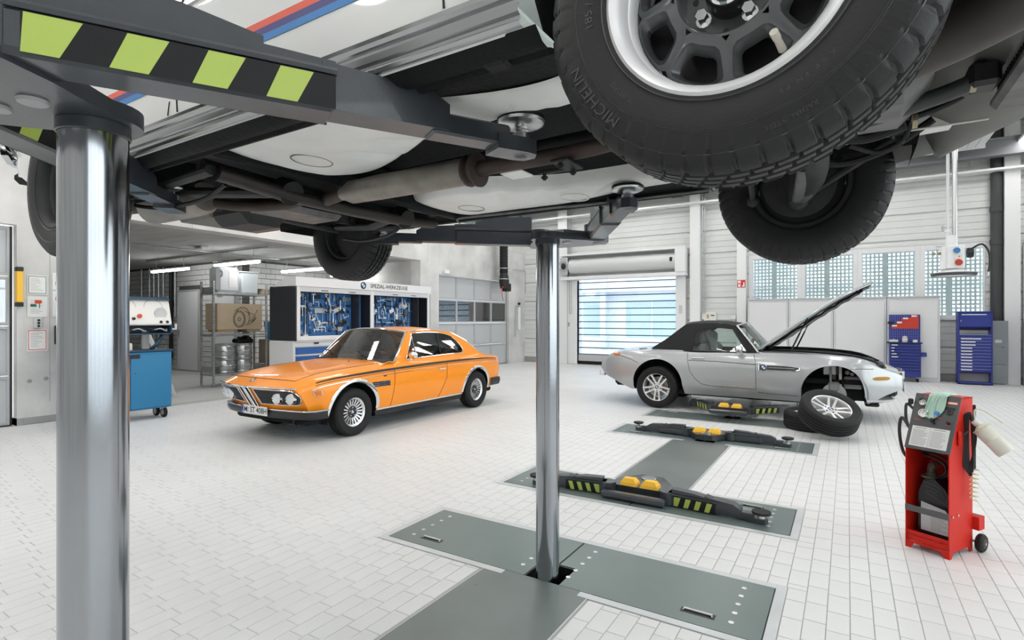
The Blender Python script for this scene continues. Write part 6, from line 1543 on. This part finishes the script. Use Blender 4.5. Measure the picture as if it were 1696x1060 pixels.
# ================================================================ things along the back wall
ls = MB(); pw = M('partition_white', (.74,.745,.75), .4, bump=.05, bscale=3, stretch=(1,1,14))
PXS = [-2.40,-1.37,-.32,.83,1.89]
for i in range(4):
    a, b = PXS[i], PXS[i+1]
    t = thing('white_cupboard', ['first','second','third','fourth'][i]+' white cupboard from the left under the perforated windows', 'cupboard', ((a+b)/2, 16.45, 0), group='white cupboards under the windows'); q = (b-a)/2
    MB().box(-q+.005,q-.005,-.03,.40,.0,2.05,.006).build('carcass', M('cupboard_side', (.66,.67,.68), .45), t)
    d = MB().box(-q+.05,q-.05,-.05,-.03,.10,1.98,.006).build('front_panel', pw, t)
    MB().box(-q+.01,q-.01,-.055,.41,2.05,2.09,.006).build('top_edge', M('cupboard_edge', (.55,.56,.57), .4), t); MB().box(-q+.01,q-.01,-.035,-.03,.02,.085).build('plinth', M('cupboard_side', (.66,.67,.68), .45), t)
nb = M('tool_cart_blue', sr(42,56,140), .42); nb_d = M('tool_cart_dark', sr(24,32,80), .5)
tcrt = thing('tool_cart', 'blue roller tool cart with a red stepped panel on its peg board', 'tool cart', (1.18, 16.15, 0))
MB().box(-.31,.31,-.02,.22,.12,.93,.008).build('cart_body', nb, tcrt); MB().box(-.36,.34,-.04,.24,.93,.96,.006).build('cart_top', nb_d, tcrt)
for i in range(10):
    z = .86-i*.072; d = MB().box(-.29,.29,-.035,-.02,z,z+.062,.004).build('drawer', nb, tcrt)
    MB().box(-.29,.29,-.045,-.03,z+.052,z+.064,.003).build('drawer_lip', nb_d, d)
    if i < 5: MB().box(-.27,-.27+[.12,.06,.05,.10,.13][i],-.0465,-.0445,z+.02,z+.042).build('drawer_label', paper, d)
pb = MB().box(-.31,.31,.16,.18,.96,1.63,.004).build('peg_board', nb, tcrt)
ph = MB()
for i in range(13):
    for j in range(14): ph.box(-.28+i*.045,-.268+i*.045,.1585,.1602,1.0+j*.045,1.012+j*.045)
tag(ph.build('peg_holes', M('peg_pale', (.45,.5,.75), .5), pb, smooth=False), kind='stuff')
MB().prism([(-.26,1.29),(.28,1.29),(.28,1.62),(.12,1.62),(.12,1.56),(-.06,1.56),(-.06,1.47),(-.16,1.47),(-.16,1.38),(-.26,1.38)], .13,.16,'Y').build('stepped_panel', M('panel_red', sr(196,58,44), .45), tcrt, smooth=False)
for x, z in ((-.2,1.36),(-.10,1.44),(.02,1.54),(.19,1.595)): MB().box(x-.05,x+.05,.125,.13,z-.02,z+.02).build('label', paper, tcrt, smooth=False)
MB().box(.31,.42,-.02,.2,.62,.72,.01).build('side_holder', nb, tcrt); MB().box(-.34,-.22,.08,.16,1.40,1.47,.02).build('hook_block', black, tcrt)
for x in (-.25,.25):
    for y in (.02,.18): c = MB().lathe([(.015,-.018),(.05,-.018),(.056,0),(.05,.018),(.015,.018)],16,'X',(x,y,.056)).build('castor', rubber, tcrt); MB().box(x-.03,x+.03,y-.03,y+.03,.09,.125,.004).build('castor_fork', zinc, c)
for lab, x, cat_, nm in (('white spray tin on the left of the blue roller cart top', -.22, 'tin', 'spray_tin'), ('grey domed can in the middle of the blue roller cart top', .0, 'can', 'oil_can'), ('white roll on the right of the blue roller cart top', .2, 'roll', 'tape_roll')):
    t = thing(nm, lab, cat_, (1.18+x, 16.2, .961))
    if nm == 'oil_can': MB().lathe([(.0001,0),(.055,0),(.055,.10),(.045,.14),(.0001,.155)],18).build('can_body', M('can_grey', (.55,.55,.52), .4), t); MB().lathe([(.056,.05),(.057,.05),(.057,.08),(.056,.08)],18).build('can_band', M('can_white', (.75,.75,.75), .4), t)
    elif nm == 'spray_tin': MB().box(-.09,.09,-.03,.03,0,.055,.006).build('tin_body', paper, t); MB().box(-.02,.02,-.02,.02,.055,.07,.005).build('tin_cap', M('can_grey', (.55,.55,.52), .4), t)
    else: MB().lathe([(.02,0),(.05,0),(.05,.06),(.02,.06)],18,closed=True).build('roll_body', paper, t); MB().lathe([(.0001,.05),(.02,.05)],14).build('roll_core', black, t)
c2 = thing('drawer_tower', 'tall blue drawer tower with white labelled drawers beside the dark downpipe', 'tool cabinet', (2.50, 16.25, 0))
f_ = MB()
for x in (-.31,.28): f_.box(x,x+.03,-.02,.28,0,1.70,.005)
f_.box(-.31,.31,.26,.28,1.26,1.70).build('frame', nb, c2, smooth=False)
MB().box(-.31,.31,-.02,.28,1.67,1.70,.004).build('top_plate', nb, c2); MB().box(-.31,.31,-.02,.28,.02,.06,.004).build('bottom_plate', nb, c2)
MB().box(-.28,.28,0,.26,1.36,1.67,.004).build('cupboard', nb_d, c2); d = MB().box(-.28,.28,-.02,0,1.34,1.66,.005).build('flap_door', nb, c2); MB().box(-.24,.20,-.024,-.02,1.615,1.635).build('label_strip', paper, d, smooth=False); MB().tube([(-.255,-.02,1.5),(-.255,-.035,1.5),(-.255,-.035,1.46)],.008,n=6).build('key', chrome, d)
MB().box(-.28,.28,0,.26,.26,1.16,.004).build('drawer_case', nb_d, c2)
for i in range(12):
    z = 1.10-i*.072; d = MB().box(-.28,.28,-.018,0,z,z+.062,.004).build('drawer', nb, c2); MB().box(-.28,.28,-.028,-.012,z+.05,z+.064,.003).build('drawer_lip', M('lip_pale', sr(120,130,190), .4), d)
    L = [.0,.36,.26,.26,.2,.2,.2,.2,.2,.2,.2,.2][i]
    if L: MB().box(-.255,-.255+L,-.030,-.028,z+.022,z+.05).build('drawer_label', M('label_lilac', (.72,.70,.78), .6), d, smooth=False)
MB().box(-.28,.28,.24,.26,.06,.26).build('back_panel', M('back_pale', (.5,.5,.52), .5), c2, smooth=False)
gp_ = thing('grey_panel', 'flat grey sheet-metal panel leaning beside the blue drawer tower', 'panel', (2.98, 16.62, .02))
for k_, (z0, z1) in enumerate(((.85,1.46),(.45,.84),(0,.44))): MB().box(-.14,.16,-.02,.0,z0,z1,.004).build('metal_sheet', M('sheet_grey', (.30,.33,.34), .4, .3), gp_)
MB().box(-.07,.05,-.024,-.02,.95,1.02).build('label', paper, gp_, smooth=False)
c3 = thing('tool_cart', 'blue tool cart cut off by the right edge of the photo', 'tool cart', (3.72, 16.25, 0)); MB().box(-.31,.31,-.02,.3,.06,1.66,.008).build('cart_body', nb, c3)
for i in range(8): MB().box(-.29,.29,-.035,-.02,.12+i*.1,.21+i*.1,.005).build('drawer', nb, c3)
MB().tube([(-.29,-.02,1.1),(-.29,-.10,1.1),(.2,-.10,1.1)],.015,n=6).build('handle', black, c3)
es = thing('exit_sign', 'red fire hose sign on the white steel column', 'sign', (-2.605, 16.715, 2.545)); MB().box(-.11,.11,-.005,0,-.11,.11,.002).build('sign_plate', M('sign_red', sr(205,50,45), .4), es)
MB().box(-.095,-.015,-.0065,-.005,.02,.09).box(-.085,-.02,-.0065,-.005,-.09,-.005).box(.02,.09,-.0065,-.005,-.085,-.05).box(.05,.085,-.0065,-.005,-.05,.04).build('pictogram', badge_white, es, smooth=False)
ub = thing('control_box', 'cream control box on the ribbed wall behind the fabric roof', 'switch box', (-3.52, 16.86, 1.60)); MB().box(-.21,.20,-.06,.085,-.14,.14,.01).build('box_body', M('cream', (.78,.77,.72), .4), ub); MB().box(-.06,.0,-.068,-.06,-.05,.07,.004).build('meter_window', M('meter_amber', (.45,.35,.15), .4), ub); MB().box(.05,.16,-.068,-.06,.02,.05,.003).build('switch', black, ub); MB().cyl((-.17,-.06,-.10),(-.17,-.075,-.10),.02,n=10).build('lock', black, ub)
so_ = thing('wall_socket', 'small white socket on the ribbed wall left of the red sign', 'socket', (-2.84, 16.9, 1.58)); MB().box(-.06,.06,-.05,.04,-.06,.06,.01).build('socket_body', steel_white, so_); MB().box(-.05,.06,-.06,-.0,-.2,-.07,.008).build('plug', M('plug_grey', (.5,.52,.53), .4), so_)
gd_ = thing('glazed_door', 'white framed glass door at the right edge of the back wall', 'door', (3.95, 16.86, 0))
MB().box(-.50,-.42,-.03,.05,0,3.3,.006).build('stile', frame_w, gd_); MB().box(.42,.50,-.03,.05,0,3.3,.006).build('stile', frame_w, gd_); MB().box(-.42,.42,-.03,.05,3.18,3.3,.006).build('top_rail', frame_w, gd_); MB().box(-.42,.42,-.03,.05,0,.3,.006).build('bottom_rail', frame_w, gd_); MB().box(-.42,.42,0,.01,.3,3.18).build('pane', M('door_pane', (.35,.40,.42), .1), gd_, smooth=False); MB().tube([(-.45,-.03,1.95),(-.45,-.07,1.95),(-.45,-.07,1.75)],.012,n=6).build('door_handle', black, gd_)

# ================================================================ media column hanging from the roof
mc = thing('supply_column', 'white supply column with power sockets and a round bumper hanging by the windows', 'supply column', (1.75, 14.0, 0))
MB().tube([(.09,0,3.2),(.09,0,5.446)],.045,n=16).build('hanger_tube', brushed, mc); MB().tube([(-.02,0,3.1),(-.02,0,5.446)],.028,n=12).build('air_pipe', M('pipe_white', (.75,.76,.77), .4), mc)
MB().box(-.05,.13,-.05,.05,2.98,3.22,.02).box(-.08,.02,-.03,.03,3.28,3.34,.01).build('neck', steel_white, mc)
MB().box(-.06,.23,-.14,.14,2.53,3.0,.02).box(-.14,-.06,-.12,.12,2.53,2.98,.01).build('socket_housing', steel_white, mc)
for x, z, m_, r_ in ((.10,2.90,M('socket_blue', sr(70,130,185), .4),.055),(.13,2.66,M('socket_red', sr(190,70,55), .4),.062)): MB().cyl((x,-.14,z),(x,-.19,z-.015),r_,n=18).build('power_socket', m_, mc)
MB().box(.06,.2,-.155,-.14,2.60,2.78,.01).build('socket_plate', M('cream', (.78,.77,.72), .4), mc); MB().cyl((.14,-.15,2.77),(.14,-.165,2.77),.012,n=8).build('switch', rd_, mc)
MB().lathe([(.34,-.03),(.37,-.02),(.375,.0),(.37,.02),(.34,.03),(.33,0)],36,'Z',(.07,0,2.42),closed=True).build('bumper_ring', M('bumper_rubber', (.06,.065,.07), .5), mc); MB().lathe([(.36,2.45),(.16,2.51),(.0001,2.53)],30,'Z',(.07,0,0)).build('skirt', steel_white, mc); MB().lathe([(.0001,2.40),(.34,2.40)],30,'Z',(.07,0,0)).build('bottom_plate', steel_white, mc)
MB().tube([(-.1,-.05,2.98),(-.22,-.1,3.0),(-.23,-.1,2.92)],.014,n=6).build('valve_pipe', brushed, mc)
for x in (-.26,-.17): MB().sphere((x,-.1,2.85),.035,10,6).build('valve_knob', M('brass', (.35,.30,.2), .4, .6), mc)
MB().lathe([(.02,-.05),(.09,-.05),(.1,-.04),(.1,.04),(.09,.05),(.02,.05)],20,'X',(.32,-.05,2.84)).build('hose_reel', black, mc)
MB().tube(bez([(.34,-.05,2.92),(.50,-.05,3.0),(.60,-.05,2.85),(.62,-.05,2.62),(.60,-.05,2.45)],24),.018,n=8).build('air_hose', black, mc); MB().cyl((.60,-.05,2.45),(.595,-.05,2.38),.014,n=8).build('coupling', brushed, mc)
MB().tube([(-.1,0,3.3),(-.1,0,3.42)],.02,n=8).box(-.13,.15,-.02,.02,3.37,3.39,.004).build('pipe_clamp', zinc, mc)
# ================================================================ loose wheels beside the roadster
w1 = z8_wheel(None, 'loose_wheel', (-.42, 8.52, .127), (-PI/2, 0, 0)); tag(w1, 'silver-spoked wheel lying flat, mostly hidden behind the leaning wheel', 'wheel')
w1.rotation_euler = (PI/2, 0, 0)
nv = Vector((.254,-.453,.856)); w2 = z8_wheel(None, 'loose_wheel', (-.20, 8.0, .318), (0,0,0)); w2.rotation_euler = (Vector((0,1,0)).rotation_difference(nv).to_matrix() @ Matrix.Rotation(.35, 3, 'Y')).to_euler()
tag(w2, 'silver-spoked wheel leaning tilted in front of the empty wheel arch', 'wheel')

# ================================================================ red brake bleeding cart
red = M('cart_red', sr(206,40,28), .5, spec=.25); pan_g = M('console_grey', (.075,.077,.08), .45); sticker = M('sticker_white', (.74,.74,.72), .5)
rc = thing('service_cart', 'red wheeled service cart with gauges, sloping grey console and a black canister inside', 'cart', (.325, 4.424, 0), -PI/6)
W_ = .247; DP = .30
side = [(0,.0),(.03,.0),(.045,.035),(.25,.035),(.265,.0),(DP,.0),(DP,1.0),(.15,1.0),(0,.66)]
MB().prism(side, 0, .006, 'X').prism(side, W_-.006, W_, 'X').box(.006,W_-.006,DP-.006,DP,.03,1.0).box(0,W_,.15,DP,.994,1.0).box(.006,W_-.006,.01,DP,.085,.091).box(.006,W_-.006,.01,.016,.05,.115).prism([(.006,.05),(.006,.0),(.03,.0),(.05,.035),(W_-.05,.035),(W_-.03,.0),(W_-.006,.0),(W_-.006,.05)], .002, .008, 'Y').build('cart_body', red, rc, smooth=False)
sl = Vector((0,.15,.34)).normalized(); L_ = math.hypot(.15,.34)
cm = frame((W_/2, -.004, .657), (1,0,0), sl)       # x across, y up the slope, z out of the console
def on(mb): return mb.xf(cm)
on(MB().box(-W_/2-.004,W_/2+.004,0,L_+.01,-.006,.004,.002)).build('console', pan_g, rc)
st = on(MB().box(-.105,.105,.02,.155,.004,.0052)).build('instruction_sheet', sticker, rc, smooth=False)
ln = MB(); rn = random.Random(5)
for cx in (-.052,.052):
    ln.box(cx-.035,cx+.03,.142,.147,.0052,.0056)
    for i in range(13): ln.box(cx-.044,cx+rn.uniform(.015,.044),.030+i*.0082,.033+i*.0082,.0052,.0056)
tag(on(ln).build('printed_text', M('text_grey', (.35,.35,.35), .6), st, smooth=False), kind='stuff')
on(MB().box(-.003,.003,.02,.155,.0052,.0056)).build('fold_line', M('fold_grey', (.6,.6,.58), .5), st, smooth=False)
for x, y, r in ((-.058,.245,.030),(-.072,.315,.021)):
    g = on(MB().lathe([(r,.0),(r*1.02,.012),(r*.9,.016),(r*.86,.012)], 28, 'Z', (x,y,.004))).build('gauge_ring', chrome, rc)
    on(MB().lathe([(r*.87,.0125),(.0001,.0125)], 24, 'Z', (x,y,.004))).build('gauge_face', paper, g, smooth=False)
    on(MB().tube([(x-r*.1,y-r*.2,.0185),(x+r*.35,y+r*.55,.0185)], .0015, n=4).tube([(x+r*.62*math.cos(a),y+r*.62*math.sin(a),.0172) for a in [-.6+4.2*k/14 for k in range(15)]], .0013, n=4)).build('gauge_needle', black, g)
kb = [(.0,.205,.013,black),(.012,.187,.006,black),(.088,.200,.010,black),(.02,.252,.015,M('gauge_blue', sr(70,130,190), .4)),(-.088,.335,.008,black)]
for x, y, r, m_ in kb: on(MB().lathe([(r,0),(r*.9,.02),(.0001,.022)], 18, 'Z', (x,y,.004))).build('console_knob', m_, rc)
on(MB().box(.06,.118,.325,.345,.004,.0055)).build('red_badge', M('badge_red', (.65,.05,.03), .5), rc, smooth=False); on(MB().box(.065,.113,.33,.34,.0055,.006)).build('badge_text', paper, rc, smooth=False)
for x, y, w2_ in ((-.085,.198,.04),(.03,.225,.03),(.085,.185,.025),(-.05,.36,.05),(.085,.26,.03)): on(MB().box(x-w2_/2,x+w2_/2,y,y+.005,.004,.0046)).build('red_caption', M('caption_red', (.6,.08,.05), .6), rc, smooth=False)
on(MB().box(.07,.10,.255,.285,.004,.012,.003)).build('rocker_switch', black, rc); on(MB().box(.05,.11,.29,.305,.004,.007)).build('slot', black, rc)
MB().box(.0,W_+.0,-.006,.0,.245,.285,.002).build('strap', M('strap_grey', (.10,.10,.105), .5), rc)
for x in (.252,.256): pass
for y in (.03,.10): MB().cyl((W_,y,.265),(W_+.008,y,.265),.007,n=10).build('screw', screw, rc)
MB().box(W_+.0,W_+.02,.09,.12,.70,.80,.01).build('latch_plate', red, rc)
# canister inside
cn_ = thing('oil_canister', 'black plastic canister with a pale label strapped inside the red cart', 'canister', (.325+.135*.866+.14*.5, 4.424-.135*.5+.14*.866, .0915), -PI/6)
MB().prism([(-.085,0),(.09,0),(.095,.02),(.095,.24),(.06,.32),(.0,.375),(-.06,.36),(-.092,.27),(-.092,.02)], -.07,.07,'Y').build('canister_body', M('canister_black', (.012,.012,.014), .3), cn_, ang=50)
for i in range(4): MB().tube(bez([(-.06+i*.004,-.072,.345-i*.022),(.02,-.074,.33-i*.025),(.075,-.072,.255-i*.012)],10), .004, n=5).build('grip_rib', M('canister_rib', (.05,.05,.055), .3), cn_)
lb = MB().prism([(-.075,.03),(.092,.03),(.092,.15),(.06,.19),(-.075,.215)], -.0725,-.070,'Y').build('canister_label', M('label_grey', (.60,.61,.63), .45), cn_, smooth=False)
tx = MB()
for i in range(12): tx.box(-.02,rn.uniform(.03,.075),-.0735,-.0725,.04+i*.009,.0435+i*.009)
tx.box(-.02,.05,-.0735,-.0725,.165,.175); tag(tx.build('printed_text', M('text_grey', (.35,.35,.35), .6), lb, smooth=False), kind='stuff')
MB().cyl((-.045,0,.36),(-.05,0,.40),.03,n=16).lathe([(.0001,0),(.045,0),(.045,.012),(.0001,.012)],18,'Z',(-.05,-.02,.37)).build('canister_cap', M('cap_dark', (.08,.075,.06), .5), cn_); MB().tube(bez([(-.05,0,.40),(-.04,-.01,.45),(-.01,-.02,.46)],8),.022,n=10).build('suction_head', M('cap_dark', (.08,.075,.06), .5), cn_)
for k, pts in enumerate(([(.06,.12,.66),(.06,.10,.61),(.12,.10,.60),(.175,.10,.57),(.18,.11,.52),(.14,.12,.475),(.11,.12,.455)], [(.075,.13,.66),(.078,.12,.625),(.13,.12,.62),(.195,.12,.58),(.19,.12,.51),(.15,.13,.47),(.12,.13,.46)], [(.05,.14,.66),(.05,.14,.60),(.09,.12,.59)])): MB().tube(bez(pts, 36), .007, n=8).build('inner_hose', black, rc)
# hose on the left, cables, bottle, coil on the right
MB().tube(bez([(-.004,.06,.78),(-.05,.06,.84),(-.075,.08,.74),(-.06,.10,.60),(-.01,.12,.54)], 30), .010, n=8).tube(bez([(.0,.11,.90),(-.04,.10,.93),(-.045,.1,.84),(-.02,.08,.78)], 20), .009, n=8).build('outer_hose', M('hose_grey', (.04,.042,.045), .5), rc); MB().cyl((-.03,.06,.79),(.005,.06,.79),.008,n=8).build('hose_union', brushed, rc); MB().box(-.03,-.005,.09,.12,.93,.97,.006).build('hook', black, rc)
MB().box(W_+.03,W_+.045,.22,.235,.55,.96,.004).box(W_,W_+.04,.22,.235,.86,.875).build('hook_bar', black, rc)
for i in range(6):
    o_ = (i-3)*.004; MB().tube(bez([(W_+.02+o_,.18,.90),(W_+.0+i*.004,.19,.78),(W_+.015+o_,.17+i*.006,.58-i*.012),(W_+.035+o_,.20,.57),(W_+.045-o_,.20,.75),(W_+.035,.19,.90),(W_+.02+o_,.18,.90)], 42), .0055, n=6).build('cable_loop', black, rc)
MB().tube(bez([(W_-.01,.10,.79),(W_+.02,.12,.775),(W_+.035,.16,.80)],10),.007,n=6).build('cable', black, rc)
co = [(W_+.04+.022*math.cos(a), .22+.022*math.sin(a), .55-.0045*a) for a in [k*PI/8 for k in range(16*7)]]
MB().tube(co, .0035, n=5).build('coil_hose', M('coil_amber', (.70,.62,.36), .3), rc)
bt = thing('waste_bottle', 'white translucent bottle hanging on the right of the red cart', 'bottle', (.325+.30*.866+.20*.5, 4.424-.30*.5+.20*.866, .875), -PI/6)
ax_ = Vector((.66,.10,-.74)).normalized(); bm_ = Matrix.Translation((.0,0,-.02)) @ Vector((0,0,1)).rotation_difference(ax_).to_matrix().to_4x4() @ Matrix.Scale(.86, 4)
milk = M('milky_plastic', (.80,.79,.70), .3, trans=.25, spec=.4)
MB().lathe([(.0001,0),(.018,0),(.02,.03),(.035,.04),(.056,.06),(.060,.09),(.058,.15),(.0605,.155),(.058,.16),(.060,.24),(.055,.262),(.0001,.265)], 28).xf(bm_).build('bottle_body', milk, bt)
MB().lathe([(.0001,-.012),(.022,-.012),(.024,.0),(.024,.022),(.02,.03)], 18).xf(bm_).build('bottle_cap', M('cap_cream', (.72,.71,.64), .4), bt); MB().lathe([(.0001,-.016),(.009,-.016),(.01,-.012)],12).xf(bm_).build('cap_nozzle', M('cap_grey', (.4,.41,.41), .5), bt)
MB().lathe([(.0585,.05),(.062,.05),(.062,.062),(.0585,.062)], 28).xf(bm_).build('bottle_ring', M('ring_cream', (.62,.58,.42), .4), bt)
MB().tube(bez([(0,0,-.01),(-.01,.02,.05),(.03,.03,.055),(.12,.05,-.01)], 16), .005, n=6).build('bottle_cord', milk, bt)
MB().box(W_-.045,W_+.035,DP+.0,DP+.075,.14,.225).build('rear_box', red, rc, smooth=False)
MB().box(W_-.038,W_+.028,DP+.007,DP+.068,.218,.2255).build('box_opening', M('inside_red', (.35,.03,.02), .6), rc, smooth=False)
for x in (-.03, W_+.035):
    wl_ = MB().lathe([(.018,-.018),(.050,-.018),(.058,-.010),(.058,.010),(.050,.018),(.018,.018)], 24, 'X', (x, DP+.03, .058)).build('cart_wheel', rubber, rc)
    MB().lathe([(.0001,-.012),(.03,-.02),(.03,.02),(.0001,.022)], 18, 'X', (x, DP+.03, .058)).build('wheel_hub', black, wl_); MB().cyl((x-.025,DP+.03,.058),(x+.026,DP+.03,.058),.008,n=10).build('axle_nut', chrome, wl_)
MB().cyl((-.03,DP+.03,.058),(W_+.035,DP+.03,.058),.008,n=8).build('axle', zinc, rc)
# rag thrown over the console
clo = M('green_rag', (.45,.63,.53), .85, bump=.5, bscale=40)
def rag(u, v):
    w_ = lerp(.15, .085, v) if v > .3 else .15
    x = .135-.01*v+(u-.5)*w_+.010*math.sin(v*5+u*3)
    fold = .010*math.sin(u*13+v*2.5)+.006*math.sin(u*27)
    L = (.10+.26*v*(.72+.28*math.sin(u*3.3+.3)))
    t = v*(.07+.17*(.70+.30*math.sin(u*3.1+.4)))
    if t < .075: y, z, n_ = .235-t, 1.006+.5*abs(fold)+.012*math.sin(PI*u), 0
    else: q = t-.075; y = .158-q*.404-.016-abs(fold)*.9; z = 1.004-q*.915+.004
    return (x, y, z)
rg = thing('rag', 'pale green rag thrown over the top of the red cart', 'cloth', (.325,4.424,0), -PI/6)
ro = MB().grid(rag, 40, 30).build('cloth', clo, rg, ang=80); sm = ro.modifiers.new('thick', 'SOLIDIFY'); sm.thickness = .002
MB().tube([rag(k/30, 1) for k in range(31)], .0022, n=5).build('hem', clo, rg)
